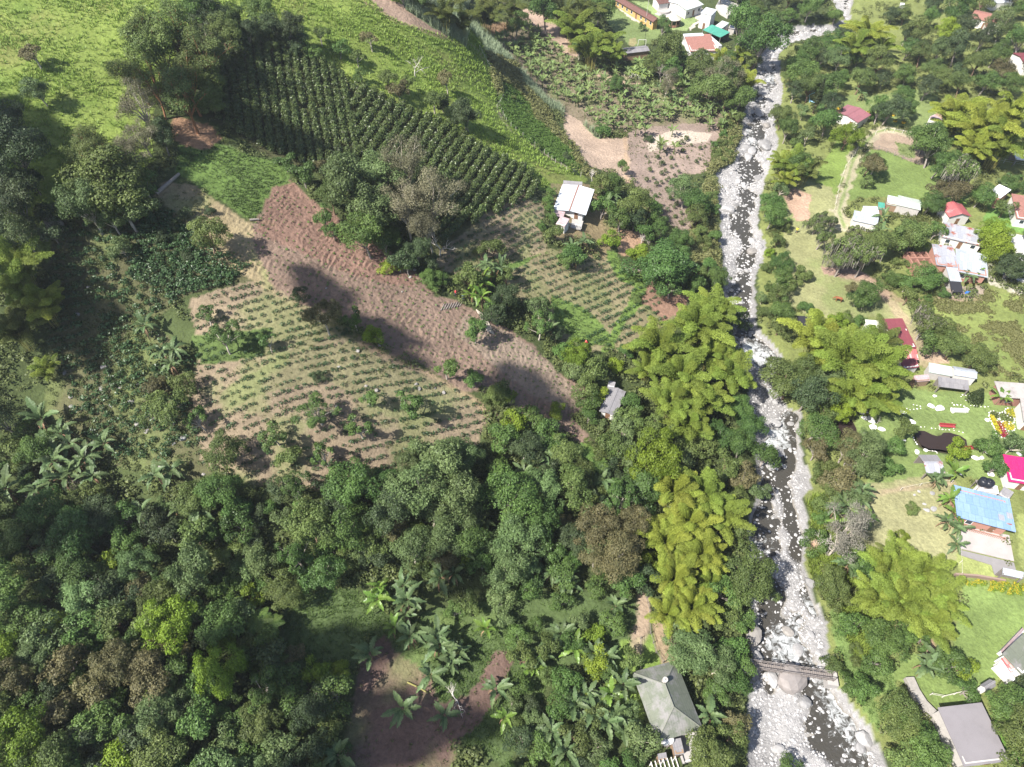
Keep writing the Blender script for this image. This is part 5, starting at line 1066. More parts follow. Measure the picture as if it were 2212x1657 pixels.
def frame_of(c, wall_h, lift=None):
    zb = float(np.mean([P(x, y, wall_h)[2] for x, y in c])); zE = zb + wall_h
    W = np.array([at_z(x, y, zE) for x, y in c]); TL, TR, BR, BL = W
    u = ((TR - TL) + (BR - BL))[:2]; u /= np.linalg.norm(u); n = np.array([-u[1], u[0]]); ce = W[:, :2].mean(0)
    hu = abs(((TR - TL) + (BR - BL))[:2] @ u) / 4; hv = abs(((TL - BL) + (TR - BR))[:2] @ n) / 4
    zg = float(min(Hh(ce[0] + a * hu * u[0] + b * hv * n[0], ce[1] + a * hu * u[1] + b * hv * n[1]) for a in (-1, 1) for b in (-1, 1)))
    return ce, zb, zg, math.atan2(u[1], u[0]), float(hu), float(hv)
def house(name, label, c, wh=2.7, roof='gx', rh=1.2, rm_='white', wm='white', cat='house', over=.4, openings=True, rm2=None, posts=False, slope=.25, group=None, chimney=False):
    ce, zb, zg, rz, hu, hv = frame_of(c, wh); e = empty(name, (ce[0], ce[1], zb), rz)
    KEEP.append(list(c)); KEEP.append([(x, y + 12) for x, y in c])
    lo = zg - zb - .4; iu, iv = hu - over, hv - over
    def walls(A):
        t = .18
        if posts:
            for sx in np.linspace(-iu, iu, max(2, int(iu * 2 / 3) + 1)):
                for sy in (-iv, iv): bx(A, sx - .09, sx + .09, sy - .09, sy + .09, lo, wh)
            bx(A, -iu, iu, iv - .1, iv + .05, lo, wh * .9); return
        bx(A, -iu, iu, -iv, -iv + t, lo, wh); bx(A, -iu, iu, iv - t, iv, lo, wh)
        bx(A, -iu, -iu + t, -iv + t, iv - t, lo, wh); bx(A, iu - t, iu, -iv + t, iv - t, lo, wh)
        if roof == 'gx':
            for sx in (-iu, iu - t): A.mesh([(sx,-iv,wh),(sx,iv,wh),(sx,0,wh+rh*iv/hv-.02),(sx,0,wh+rh*iv/hv-.02),(sx+t,-iv,wh),(sx+t,iv,wh),(sx+t,0,wh+rh*iv/hv-.02),(sx+t,0,wh+rh*iv/hv-.02)], [(0,1,2,3),(7,6,5,4)])
        if roof == 'gy':
            for sy in (-iv, iv - t): A.mesh([(-iu,sy,wh),(iu,sy,wh),(0,sy,wh+rh*iu/hu-.02),(0,sy,wh+rh*iu/hu-.02),(-iu,sy+t,wh),(iu,sy+t,wh),(0,sy+t,wh+rh*iu/hu-.02),(0,sy+t,wh+rh*iu/hu-.02)], [(3,2,1,0),(4,5,6,7)])
    part('frame' if posts else 'wall', e, WOODM if posts else WM[wm], walls)
    def slab(A, q, t=.09):
        q = np.array(q, float); d = np.array([0, 0, t]); V = np.vstack([q, q + d]); A.mesh(V, [(3,2,1,0),(4,5,6,7),(0,1,5,4),(1,2,6,5),(2,3,7,6),(3,0,4,7)])
    z0 = wh - .02 - rh * (over / hv if roof == 'gx' else over / hu) * 0
    m1 = RM_[rm_]; m2 = RM_[rm2] if rm2 else m1
    if roof == 'gx':
        part('roof', e, m1, lambda A: (slab(A, [(-hu,-hv,z0),(hu,-hv,z0),(hu,-.02,z0+rh),(-hu,-.02,z0+rh)])) if rm2 else (slab(A, [(-hu,-hv,z0),(hu,-hv,z0),(hu,-.0,z0+rh),(-hu,-.0,z0+rh)]), slab(A, [(-hu,.004,z0+rh),(hu,.004,z0+rh),(hu,hv,z0),(-hu,hv,z0)])))
        if rm2: part('roof', e, m2, lambda A: slab(A, [(-hu,.004,z0+rh),(hu,.004,z0+rh),(hu,hv,z0),(-hu,hv,z0)]))
        part('ridge_cap', e, m1, lambda A: bx(A, -hu - .02, hu + .02, -.16, .16, z0 + rh + .06, z0 + rh + .14))
    elif roof == 'gy':
        part('roof', e, m1, lambda A: slab(A, [(-hu,-hv,z0),(0,-hv,z0+rh),(0,hv,z0+rh),(-hu,hv,z0)]) if rm2 else (slab(A, [(-hu,-hv,z0),(0,-hv,z0+rh),(0,hv,z0+rh),(-hu,hv,z0)]), slab(A, [(.004,-hv,z0+rh),(hu,-hv,z0),(hu,hv,z0),(.004,hv,z0+rh)])))
        if rm2: part('roof', e, m2, lambda A: slab(A, [(.004,-hv,z0+rh),(hu,-hv,z0),(hu,hv,z0),(.004,hv,z0+rh)]))
        part('ridge_cap', e, mat('ridge_' + name, (.20,.11,.085), .8) if rm_ == 'white' else m1, lambda A: bx(A, -.17, .17, -hv - .02, hv + .02, z0 + rh + .06, z0 + rh + .14))
    elif roof == 'hip':
        k = min(hu, hv) * .95
        if hv > hu: a, b = (0, -hv + k), (0, hv - k)
        else: a, b = (-hu + k, 0), (hu - k, 0)
        def hp(A):
            V = [(-hu,-hv,z0),(hu,-hv,z0),(hu,hv,z0),(-hu,hv,z0),(a[0],a[1],z0+rh),(b[0],b[1],z0+rh)]
            Vt = V + [(x, y, z - .1) for x, y, z in V[:4]]
            if hv > hu: F = [(0,1,4,4),(1,2,5,4),(2,3,5,5),(3,0,4,5)]
            else: F = [(0,1,5,4),(1,2,5,5),(2,3,4,5),(3,0,4,4)]
            A.mesh(Vt, F + [(0,6,7,1),(1,7,8,2),(2,8,9,3),(3,9,6,0),(6,9,8,7)])
        part('roof', e, m1, hp)
        def caps(A):
            A.tube([(a[0],a[1],z0+rh+.02),(b[0],b[1],z0+rh+.02)], [.12,.12], 5)
            for q, r in (((-hu,-hv), a), ((hu,-hv), a if hv > hu else b), ((hu,hv), b), ((-hu,hv), b if hv > hu else a)): A.tube([(q[0],q[1],z0+.02),(r[0],r[1],z0+rh+.02)], [.09,.09], 5)
        part('ridge_cap', e, mat('hip_cap', (.15,.155,.13), .9), caps)
    else:   # one slope, low side towards the viewer when slope > 0
        part('roof', e, m1, lambda A: slab(A, [(-hu,-hv,z0-slope),(hu,-hv,z0-slope),(hu,hv,z0+slope),(-hu,hv,z0+slope)], .12))
    if openings and not posts:
        n = max(1, int(iu * 2 / 2.6))
        for i in range(n):
            x = -iu + (i + .5) * 2 * iu / n
            if i == n // 2:
                d = part('door', e, DOORM, lambda A: bx(A, x - .45, x + .45, -iv - .05, -iv + .03, 0, 2.05)); part('handle', d, FRAME, lambda A: bx(A, x + .3, x + .36, -iv - .09, -iv - .05, 1.0, 1.12)); continue
            f = part('window', e, FRAME, lambda A: (bx(A, x - .55, x + .55, -iv - .05, -iv + .02, .95, 1.02), bx(A, x - .55, x + .55, -iv - .05, -iv + .02, 2.0, 2.07), bx(A, x - .55, x - .48, -iv - .05, -iv + .02, 1.02, 2.0), bx(A, x + .48, x + .55, -iv - .05, -iv + .02, 1.02, 2.0)))
            part('pane', f, GLASS, lambda A: bx(A, x - .48, x + .48, -iv - .025, -iv + .01, 1.02, 2.0))
    if chimney: part('roof_turret', e, WM['grey'], lambda A: A.tube([(.2, hv * .42, z0 + rh * .6), (.2, hv * .42, z0 + rh + .5), (.2, hv * .42, z0 + rh + .55)], [.42, .38, .1], 8))
    if label: tag(e, label, cat, group)
    return e, hu, hv, zb
f_, v_, t_, g_, b_ = 'f', 'v', 't', 'g', 'b'
# west bank
e, hu, hv, zb = house('farmhouse', 'farmhouse with shining white metal roof split by a brown ridge, beside the coffee', K('13', [(372,1168),(577,1192),(562,1368),(356,1326)]), 2.1, 'gy', .5, 'white', over=.9)
part('porch', e, CONC, lambda A: bx(A, -hu + .5, hu - .5, -hv - 2.6, -hv + .5, -.3, .08))
part('porch_roof', e, RM_['pinkt'], lambda A: bx(A, -hu + .2, -hu + 3.0, -hv - 2.4, -hv - .2, 2.2, 2.3))
def rail(A, x0, x1, y, z, n):
    for i in range(n + 1): bx(A, x0 + (x1 - x0) * i / n - .04, x0 + (x1 - x0) * i / n + .04, y - .04, y + .04, z, z + .95)
    bx(A, x0, x1, y - .05, y + .05, z + .95, z + 1.03)
part('railing', e, WHITEP, lambda A: rail(A, -hu + 3.2, hu - .4, -hv - 2.5, .08, 12))
house('shed', 'grey flat lean-to behind the white-roofed farmhouse', K('13', [(400,1148),(520,1156),(518,1178),(396,1168)]), 2.0, 'flat', .2, 'grey', 'white', 'shed', .1, False)
house('outbuilding', 'small whitish lean-to at the lower left of the white-roofed farmhouse', K('13', [(360,1372),(428,1380),(420,1440),(375,1412)]), 1.9, 'flat', .2, 'pinkt', 'white', 'shed', .1, False)
e, hu, hv, zb = house('cottage', 'small cottage with grey fibre roof and white end wall below the furrowed field', K('23', [(690,862),(778,892),(748,1058),(626,1022)]), 2.4, 'gy', .3, 'grey')
house('shed', 'tiny grey-roofed annex at the upper end of the small grey cottage', K('23', [(680,832),(727,842),(722,872),(684,862)]), 2.2, 'flat', .2, 'grey', 'white', 'shed', .1, False)
e, hu, hv, zb = house('villa', 'large house with dull green hipped roof near the bottom edge', K('33', [(818,1065),(1083,998),(1265,1415),(972,1508)]), 2.8, 'hip', 2.2, 'hip', 'white', 'house', .9, True, chimney=True)
part('porch', e, CONC, lambda A: bx(A, -hu * .1, hu * .95, -hv - 3.0, -hv + .6, -.4, .12))
part('curtain', e, WHITEP, lambda A: [bx(A, -hu + .55, -hu + .62, y, y + .9, 1.7, 2.55) for y in np.arange(-hv + 1.2, hv - 1.5, 1.15)])
part('railing', e, WHITEP, lambda A: rail(A, 0, hu * .9, -hv - 2.9, .12, 10))
house('shed', 'small brown-grey lean-to below the big hip roof', K('33', [(1062,1490),(1118,1480),(1145,1572),(1085,1585)]), 2.1, 'flat', .2, 'grey', 'wood', 'shed', .1, False)
house('shed', 'smallest grey shed at the bottom edge left of the pergola', K('33', [(975,1578),(1028,1568),(1038,1612),(985,1622)]), 2.0, 'flat', .2, 'grey', 'wood', 'shed', .1, False)
def tank(x, y, r, h, m, label, k='33', z=0, grp=None):
    G = P(*K1(k, x, y), z + h); A = Acc(); A.tube([(0,0,0),(0,0,h*.85),(0,0,h),(0,0,h+.02)], [r, r*1.02, r*.6, .05], 14); A.tube([(0,0,h),(0,0,h+.1)], [r*.35,r*.3], 8)
    e = empty('water_tank', (G[0], G[1], G[2])); link('tank', A.make('tank', m, True), e)
    if z: part('stand', e, WOODM, lambda B: [bx(B, sx*r*.8-.06, sx*r*.8+.06, sy*r*.8-.06, sy*r*.8+.06, 0, z) for sx in (-1,1) for sy in (-1,1)] + [bx(B, -r, r, -r, r, z, z+.08)])
    for c in e.children:
        if c.name.startswith('tank'): c.location = (0, 0, z + .08 if z else 0)
    tag(e, label, 'water tank', grp)
tank(1030, 1490, .55, 1.1, WHITEP, 'white round water tank, left of the pair by the hip-roofed house', z=1.6); tank(1058, 1482, .55, 1.1, WHITEP, 'white round water tank, right of the pair by the hip-roofed house', z=1.6)
def pergola():
    c = K('33', [(935,1635),(1085,1600),(1110,1665),(960,1700)]); ce, zb, zg, rz, hu, hv = frame_of(c, 2.3); e = empty('pergola', (ce[0], ce[1], zb), rz)
    part('post', e, WHITEP, lambda A: [bx(A, sx*hu-.07, sx*hu+.07, sy*hv-.07, sy*hv+.07, -.3, 2.3) for sx in (-1,0,1) for sy in (-1,1)])
    part('rafter', e, POSTM, lambda A: [bx(A, x-.06, x+.06, -hv-.2, hv+.2, 2.3, 2.42) for x in np.linspace(-hu, hu, 7)]); tag(e, 'white open pergola at the bottom edge below the hip-roofed house', 'pergola')
pergola()
# east bank, bottom
house('barn', 'big plain grey flat-roofed building in the lower right corner', K('34', [(1138,1290),(1445,1260),(1600,1618),(1350,1655)]), 3.0, 'flat', .2, 'slab', 'grey', 'building', .3, True, slope=.15)
house('bungalow', 'grey-green roofed building with a rusty section at the right edge', K('34', [(1590,935),(1712,800),(1800,1000),(1660,1120)]), 2.7, 'flat', .2, 'hip', 'white', 'house', .3, slope=.3)
house('lean_to', 'rusty striped lean-to against the greyish building at the right edge', K('34', [(1560,985),(1612,955),(1672,1040),(1612,1075)]), 2.3, 'flat', .2, 'striped', 'white', 'shed', .1, False)
house('veranda', 'pinkish-white railed veranda of the building at the right edge', K('34', [(1545,940),(1690,790),(1699,820),(1575,955)]), 1.1, 'flat', .1, 'pinkt', 'white', 'veranda', .05, False)
house('parapet', 'long white end wall of the building at the right edge', K('34', [(1535,1015),(1555,1005),(1650,1110),(1632,1125)]), 2.0, 'flat', .1, 'white', 'white', 'wall', .05, False)
house('shed', 'small dark grey gabled shed on the lower right lawn', K('34', [(1420,1140),(1478,1128),(1530,1140),(1465,1205)]), 2.0, 'gx', .6, 'grey', 'white', 'shed', .15, False)
# blue roof house, with its paved terrace
e, hu, hv, zb = house('house', 'house with sky-blue sheet roof and missing patches beside a pale terrace', K(b_, [(530,728),(1110,880),(1182,1225),(590,1080)]), 3.0, 'flat', .2, 'blue', 'orange', 'house', .8, True, slope=-.15)
part('balustrade', e, WM['orange'], lambda A: rail(A, -hu + .8, hu - .4, -hv - .1, 0, 26))
part('roof_patch', e, RM_['tinr'], lambda A: [bx(A, hu - a, hu - a + .9, y, y + 1.2, 3.04, 3.2) for a, y in ((1.0, -1.0), (1.3, -3.2), (2.4, -1.8))])
def slabq(name, c, m, label, cat, h=.12, z=0.0):
    W = np.array([P(x, y) for x, y in c]); zt = W[:, 2].max() + h + z; V = [(p[0], p[1], zt) for p in W] + [(p[0], p[1], W[:, 2].min() - .4) for p in W]; n = len(W)
    F = [(i, i + n, (i + 1) % n + n, (i + 1) % n) for i in range(n)]; me = newmesh(name, V, [np.array(F), np.arange(n)[::-1][None, :]], m)
    o = struct(link(name, me)); o['label'] = label; o['category'] = cat; return o
slabq('terrace', K(b_, [(625,1165),(1110,1255),(1160,1520),(600,1390)]), mat('terrace_paving', (.33,.30,.29), .9, var=.2, scale=1.2, dirt=(.26,.235,.225)), 'pale concrete terrace below the blue-roofed house', 'terrace', .1)
slabq('pavement', K(b_, [(600,1405),(1160,1535),(1190,1640),(960,1657),(930,1560),(620,1460)]), mat('grey_paving', (.20,.19,.19), .9, var=.15, scale=1), 'grey paved strip below the pale terrace', 'pavement', .04)
tank(870, 690, .8, 1.3, BLACKP, 'black water tank, left one on the annex of the blue-roofed house', b_, 2.3); tank(925, 705, .8, 1.3, BLACKP, 'black water tank, right one on the annex of the blue-roofed house', b_, 2.3)
house('annex', 'small white flat-topped annex behind the blue-roofed house', K(b_, [(810,730),(990,750),(1005,835),(790,790)]), 2.2, 'flat', .2, 'white', 'white', 'annex', .1, False, slope=.05)
house('annex', 'brownish tin lean-to at the upper right of the blue-roofed house', K(b_, [(1000,740),(1100,790),(1160,930),(1060,860)]), 2.4, 'flat', .2, 'grey', 'grey', 'shed', .1, False)
house('house', 'house with bright magenta roof at the right edge', K(b_, [(1045,435),(1400,500),(1420,740),(1110,700)]), 2.8, 'flat', .2, 'magenta', 'white', 'house', .4, True, slope=.3)
house('gate', 'pale grey gate shelter over the drive below the terrace', K(b_, [(1040,1590),(1250,1640),(1260,1690),(1050,1650)]), 2.2, 'flat', .1, 'tin', 'grey', 'shelter', .1, False, posts=True)
e = house('gazebo', 'small open shelter with grey and rusty tin roof on the pond lawn', K(b_, [(222,430),(395,440),(440,618),(232,625)]), 2.3, 'gx', .5, 'tinr', 'wood', 'shelter', .2, False, rm2='grey', posts=True)
# L-shaped brick building
house('brick_building', 'brick building with stained concrete roof at the right edge above the pond lawn', K(g_, [(1865,975),(2420,1010),(2420,1190),(1925,1150)]), 2.9, 'flat', .2, 'concrete', 'brick', 'house', .4, slope=.1)
house('brick_building', 'lower wing with white railing of the concrete-roofed brick building', K(g_, [(2110,1170),(2300,1190),(2420,1500),(2260,1440)]), 2.9, 'flat', .2, 'concrete', 'white', 'house', .4, slope=.1)
# sheds above the pond lawn
house('shed', 'long shed with pale sheet roof right of the red-roofed house', K(g_, [(985,748),(1352,800),(1362,908),(1180,860)]), 2.3, 'flat', .2, 'pale', 'grey', 'shed', .15, False)
house('shed', 'pale blue-grey gabled shed next to the long pale shed', K(g_, [(1368,792),(1640,830),(1640,940),(1380,890)]), 2.3, 'gx', .5, 'tin', 'white', 'shed', .15, False)
house('shed', 'open-fronted shed with weathered grey roof above the pond lawn', K(g_, [(1200,925),(1560,975),(1550,1058),(1190,1018)]), 2.2, 'flat', .2, 'grey', 'wood', 'shed', .15, False, posts=True, slope=.35)
house('shed', 'tiny red-topped hut left of the open-fronted grey shed', K(g_, [(905,905),(1080,900),(1090,950),(920,970)]), 2.0, 'flat', .2, 'pinkt', 'wood', 'hut', .1, False)
# red-roofed house
house('annex', 'cream-roofed wing left of the maroon roof, partly under bamboo', K(g_, [(288,252),(465,250),(545,470),(410,440)]), 2.6, 'flat', .2, 'cream', 'white', 'house', .3, False)
house('house', 'long house with maroon sheet roof near the bamboo and pasture path', K(g_, [(445,228),(755,240),(860,370),(640,400)]), 2.8, 'flat', .2, 'maroon', 'white', 'house', .3, slope=.2)
house('house', 'maroon-roofed middle wing of the red house by the bamboo', K(g_, [(660,385),(860,368),(910,570),(745,570)]), 3.0, 'flat', .3, 'maroon', 'white', 'house', .3, slope=.2)
house('annex', 'pale pink tiled wing of the red house by the bamboo', K(g_, [(480,300),(650,385),(740,500),(560,500)]), 2.3, 'flat', .2, 'pinkt', 'white', 'house', .2, False)
house('annex', 'red and white striped porch roof at the low end of the red house', K(g_, [(745,600),(920,580),(975,720),(850,680)]), 2.5, 'flat', .2, 'striped', 'orange', 'porch', .2, False, posts=True)
house('annex', 'deep red roof at the lowest end of the red house by the bamboo', K(g_, [(740,720),(930,700),(960,790),(780,820)]), 2.3, 'flat', .2, 'maroon', 'white', 'house', .2, False)
# shade net by the river
house('shade_net_shelter', 'black shade-net shelter by the river next to the bamboo', K('24', [(312,420),(425,430),(470,500),(300,505)]), 2.0, 'flat', .1, 'net', 'wood', 'shelter', .1, False, posts=True)
# cluster of the upper right
house('house', 'large rusty tin-roofed building with white tarps in the upper right cluster', K(v_, [(1120,578),(1560,675),(1640,862),(1110,740)]), 2.7, 'flat', .2, 'tinr', 'white', 'house', .3)
house('house', 'biggest pale tin-roofed building of the upper right cluster', K(v_, [(1250,905),(1620,965),(1685,1240),(1300,1150)]), 3.0, 'flat', .2, 'tin', 'orange', 'house', .4, slope=.3)
house('house', 'rust-streaked left part of the biggest tin-roofed building', K(v_, [(1005,845),(1250,880),(1298,1110),(1020,1080)]), 3.2, 'flat', .2, 'tinr', 'orange', 'house', .3)
house('annex', 'narrow tin-roofed wing ending in a black net awning', K(v_, [(1165,1118),(1295,1130),(1342,1280),(1195,1270)]), 2.6, 'flat', .2, 'tin', 'grey', 'annex', .15, False)
house('awning', 'black net awning in front of the tin-roofed wing', K(v_, [(1200,1278),(1345,1290),(1345,1400),(1220,1400)]), 1.9, 'flat', .2, 'net', 'wood', 'awning', .1, False, posts=True, slope=.4)
def ruin():
    c = K(v_, [(750,910),(985,915),(1010,1170),(760,1180)]); ce, zb, zg, rz, hu, hv = frame_of(c, 2.2); e = empty('unfinished_building', (ce[0], ce[1], zb), rz); t = .18
    part('wall', e, WM['brick'], lambda A: [bx(A, -hu, hu, y - t, y + t, -.4, 2.2 - .5 * (i % 2)) for i, y in enumerate(np.linspace(-hv, hv, 4))] + [bx(A, x - t, x + t, -hv + t, hv - t, -.4, 2.0) for x in np.linspace(-hu, hu, 4)])
    part('floor', e, mat('rubble_floor', (.34,.20,.15), .95, var=.4, scale=2), lambda A: bx(A, -hu + t, hu - t, -hv + t, hv - t, -.3, .1)); tag(e, 'roofless unfinished brick building left of the tin roofs', 'building')
ruin()
house('house', 'house with faded red gabled roof in the upper right cluster', K(v_, [(1115,375),(1330,340),(1480,520),(1160,500)]), 2.7, 'gy', 1.0, 'red', 'white', 'house', .3, True)
house('greenhouse', 'patched pale plastic-roofed shed in the upper right cluster', K(v_, [(540,240),(820,300),(890,440),(600,370)]), 2.4, 'gx', .4, 'green2', 'grey', 'shed', .2, False)
house('shed', 'low pale roofed shed with green edge left of the patched shed', K(v_, [(455,262),(560,275),(600,380),(440,340)]), 2.2, 'flat', .2, 'pale', 'wood', 'shed', .1, False)
house('shed', 'small turquoise-roofed shed beside the patched shed', K(v_, [(338,340),(425,355),(410,412),(340,405)]), 2.0, 'flat', .2, 'green', 'wood', 'shed', .1, False)
house('house', 'whitish tin-roofed house at the left end of the cluster', K(v_, [(20,440),(345,500),(335,610),(60,540)]), 2.6, 'flat', .2, 'tin', 'white', 'house', .2, False)
house('shed', 'small white box-roofed shed above the leftmost cluster house', K(v_, [(170,390),(335,395),(345,470),(165,465)]), 2.4, 'flat', .2, 'white', 'white', 'shed', .1, False)
house('brick_building', 'brick hut with bright white roof at the upper right', K(v_, [(1770,115),(1905,180),(1850,290),(1695,215)]), 3.0, 'flat', .2, 'white', 'orange', 'house', .2, True)
house('house', 'wide salmon tile-roofed house at the right edge of the upper cluster', K(v_, [(1930,235),(2300,300),(2300,560),(2020,520)]), 2.7, 'flat', .2, 'tiles', 'white', 'house', .3)
slabq('pool_deck', K(v_, [(1890,700),(2300,780),(2300,990),(1860,950)]), mat('deck', (.42,.41,.39), .9, var=.1), 'white deck around the small blue pool at the right edge', 'pool deck', .15)
M_POOL = water_mat('blue_pool_water', (.01,.10,.22), False, .08); M_POOL2 = water_mat('dark_blue_pool_water', (.008,.035,.11), False, .08)
slabq('swimming_pool', K(v_, [(1905,858),(1990,865),(2050,905),(2055,940),(1990,950),(1875,915)]), M_POOL, 'small blue pool at the right edge beside bright round trees', 'swimming pool', .16)
slabq('courtyard', K(v_, [(1780,980),(2200,1010),(2300,1330),(1850,1280)]), mat('white_yard', (.46,.45,.43), .9, var=.1), 'bright white courtyard at the right edge', 'courtyard', .1)
tree(*K1(v_, 1945, 1110), 58, 'dk'); tree(*K1(v_, 1750, 700), 62, 'br', 'round light green tree above the white courtyard'); tree(*K1(v_, 1770, 880), 70, 'br', 'larger round light green tree beside the blue pool')
# upper right
house('house', 'house with faded maroon roof on the flowered lawn', K('14', [(588,657),(743,710),(705,795),(560,716)]), 2.7, 'gy', .6, 'mpink', 'white', 'house', .3, True)
house('house', 'red tile-roofed house among trees near the top right corner', K('14', [(1415,65),(1605,100),(1590,162),(1400,112)]), 2.8, 'gx', .9, 'tiles', 'white', 'house', .3, True)
house('annex', 'small red-roofed annex below the top right tile roof', K('14', [(1490,148),(1532,155),(1528,186),(1478,180)]), 2.2, 'flat', .3, 'tiles', 'white', 'house', .1, False)
house('house', 'crimson-roofed house cut by the right edge among tall trees', K('14', [(1690,340),(1800,330),(1800,425),(1700,415)]), 3.0, 'gx', .9, 'maroon', 'white', 'house', .3, True)
house('house', 'white-roofed house touching the top edge at the right', K('14', [(1515,-6),(1640,-12),(1650,16),(1530,20)]), 2.6, 'flat', .3, 'white', 'white', 'house', .1, False)
house('shed', 'small pink-roofed shed by the yellow-green bamboo', K('14', [(1150,735),(1185,720),(1215,775),(1185,790)]), 2.2, 'flat', .3, 'pinkt', 'white', 'shed', .1, False)
house('shelter', 'white-framed shelter at the right edge below the bamboo', K('14', [(1672,962),(1760,965),(1760,1015),(1665,1000)]), 2.4, 'flat', .2, 'white', 'grey', 'shelter', .1, False, posts=True)
house('shed', 'tiny white-topped hut among the far dark trees', K('14', [(950,25),(978,27),(976,44),(950,42)]), 2.2, 'flat', .2, 'white', 'white', 'hut', .1, False)
# leisure grounds
house('pavilion', 'very long brown-roofed pavilion with ochre posts beside the sports lawn', K(t_, [(430,-25),(985,262),(900,325),(380,-5)]), 2.6, 'gx', 1.0, 'brown', 'ochre', 'pavilion', .6, True)
house('hall', 'hall with pale green and white sheet roof at the top', K(t_, [(1080,0),(1340,-40),(1560,50),(1350,170)]), 3.0, 'gx', .8, 'pale', 'white', 'hall', .4, True, rm2='white')
house('house', 'small brown-roofed white house at the top between pavilion and hall', K(t_, [(900,-20),(1060,-30),(1085,40),(950,72)]), 2.6, 'gx', .8, 'brown', 'white', 'house', .3, False)
house('tower', 'small white two-storey tower house with flat white roof near the pool', K(t_, [(1575,98),(1722,130),(1730,222),(1578,185)]), 5.2, 'flat', .2, 'white', 'white', 'house', .15, True, slope=.05)
house('house', 'house with red clay tiles and white parapets by the river bend', K(t_, [(1320,485),(1660,485),(1780,680),(1390,695)]), 2.9, 'flat', .3, 'tiles', 'white', 'house', .3, True, slope=.35)
house('parapet', 'white parapet wall along the top of the red tiled house', K(t_, [(1305,468),(1570,455),(1580,485),(1320,500)]), 3.2, 'flat', .1, 'white', 'white', 'wall', .02, False, slope=.02)
house('parapet', 'slanting white parapet on the right side of the red tiled house', K(t_, [(1640,480),(1700,480),(1795,625),(1760,640)]), 3.2, 'flat', .1, 'white', 'white', 'wall', .02, False, slope=.02)
house('shelter', 'green sheet roof shelter above the red tiled house', K(t_, [(1660,320),(1890,450),(1860,510),(1600,430)]), 2.4, 'flat', .2, 'green', 'grey', 'shelter', .1, False, posts=True)
house('shelter', 'smaller turquoise and grey roof next to the green shelter', K(t_, [(1765,275),(1850,300),(1900,420),(1790,380)]), 2.4, 'flat', .2, 'pale', 'white', 'shelter', .1, False)
house('solar_shelter', 'dark panelled roof below the swimming pool', K(t_, [(1950,250),(2030,270),(2045,400),(1950,390)]), 2.2, 'flat', .2, 'solar', 'grey', 'shelter', .1, False)
house('barn', 'long grey sheet-roofed barn below the sports lawn', K(t_, [(455,660),(800,625),(835,695),(500,740)]), 2.5, 'gx', .5, 'grey', 'wood', 'barn', .3, False)
slabq('pool_deck', K(t_, [(1800,-5),(1860,0),(2050,110),(1950,240),(1900,260),(1800,200),(1740,110)]), mat('pool_deck_stone', (.40,.38,.35), .9, var=.1), 'pale deck around the dark blue pool at the top', 'pool deck', .5)
slabq('swimming_pool', K(t_, [(1830,55),(1985,130),(1900,205),(1775,120)]), M_POOL2, 'dark blue swimming pool at the top of the picture', 'swimming pool', .52)
def kiosk():
    G = P(*K1(t_, 1155, 340)); e = empty('kiosk', G); R = 2.9
    def cone(A):
        n = 18; V = [(0, 0, 4.0)] + [(R * math.cos(2 * math.pi * i / n), R * math.sin(2 * math.pi * i / n), 2.4) for i in range(n)]
        A.mesh(V, [(0, 1 + i, 1 + (i + 1) % n, 1 + (i + 1) % n) for i in range(n)])
    part('roof', e, mat('kiosk_roof', (.42,.44,.38), .85, dirt=(.34,.26,.18), dscale=.4, damt=.8), cone)
    for i in range(10): a = 2 * math.pi * i / 10; part('post', e, WM['wood'], lambda A: bx(A, R * .9 * math.cos(a) - .1, R * .9 * math.cos(a) + .1, R * .9 * math.sin(a) - .1, R * .9 * math.sin(a) + .1, 0, 2.55))
    part('low_wall', e, WM['brick'], lambda A: A.tube([(0, 0, 0), (0, 0, .8)], [R * .88, R * .88], 18)); tag(e, 'round kiosk with pale conical roof beside the pavilion', 'kiosk')
    G = P(*K1(t_, 1035, 165)); e = empty('round_stage', G); part('paving', e, CONC, lambda A: A.tube([(0, 0, -.2), (0, 0, .1), (0, 0, .11)], [4.2, 4.2, .05], 26)); part('platform', e, CONC, lambda A: A.tube([(0, 0, .1), (0, 0, .7), (0, 0, .71)], [2.5, 2.5, .05], 24)); tag(e, 'round grey stone platform between the pavilion and the hall', 'platform')
kiosk()
def pole(k, x, y, h, label, cat='pole', m=None, r=.08, lamp=False):
    G = P(*K1(k, x, y)); A = Acc(); A.tube([(0, 0, -.3), (0, 0, h)], [r, r * .7], 7); e = empty('light_pole' if lamp else 'pole', G); link('mast', A.make('mast', m or WM['grey'], True), e)
    if lamp: part('lamp_head', e, WHITEP, lambda B: bx(B, -.25, .25, -.15, .15, h, h + .25))
    tag(e, label, cat)
pole(t_, 785, 350, 9, 'light pole standing at the lower side of the long pavilion', lamp=True); pole(t_, 505, 130, 9, 'light pole standing at the upper end of the long pavilion', lamp=True); pole(t_, 770, 610, 5, 'thin dark pole behind the football goal', m=BLACKP)
def goal():
    a, b = P(*K1(t_, 685, 625)), P(*K1(t_, 790, 625)); o = (a + b) / 2; e = empty('football_goal', o); A = Acc(); q = a - o; r = b - o
    A.tube([q, q + [0, 0, 2.0]], [.07, .07], 6); A.tube([r, r + [0, 0, 2.0]], [.07, .07], 6); link('goal_post', A.make('goal_post', WHITEP), e)
    A = Acc(); A.tube([q + [0, 0, 2.0], r + [0, 0, 2.0]], [.07, .07], 6); A.tube([q + [0, 1, 1.0], q + [0, 0, 2.0]], [.04, .04], 4); A.tube([r + [0, 1, 1.0], r + [0, 0, 2.0]], [.04, .04], 4); link('crossbar', A.make('crossbar', WHITEP), e)
    tag(e, 'white football goal at the near end of the sports lawn', 'football goal')
goal()

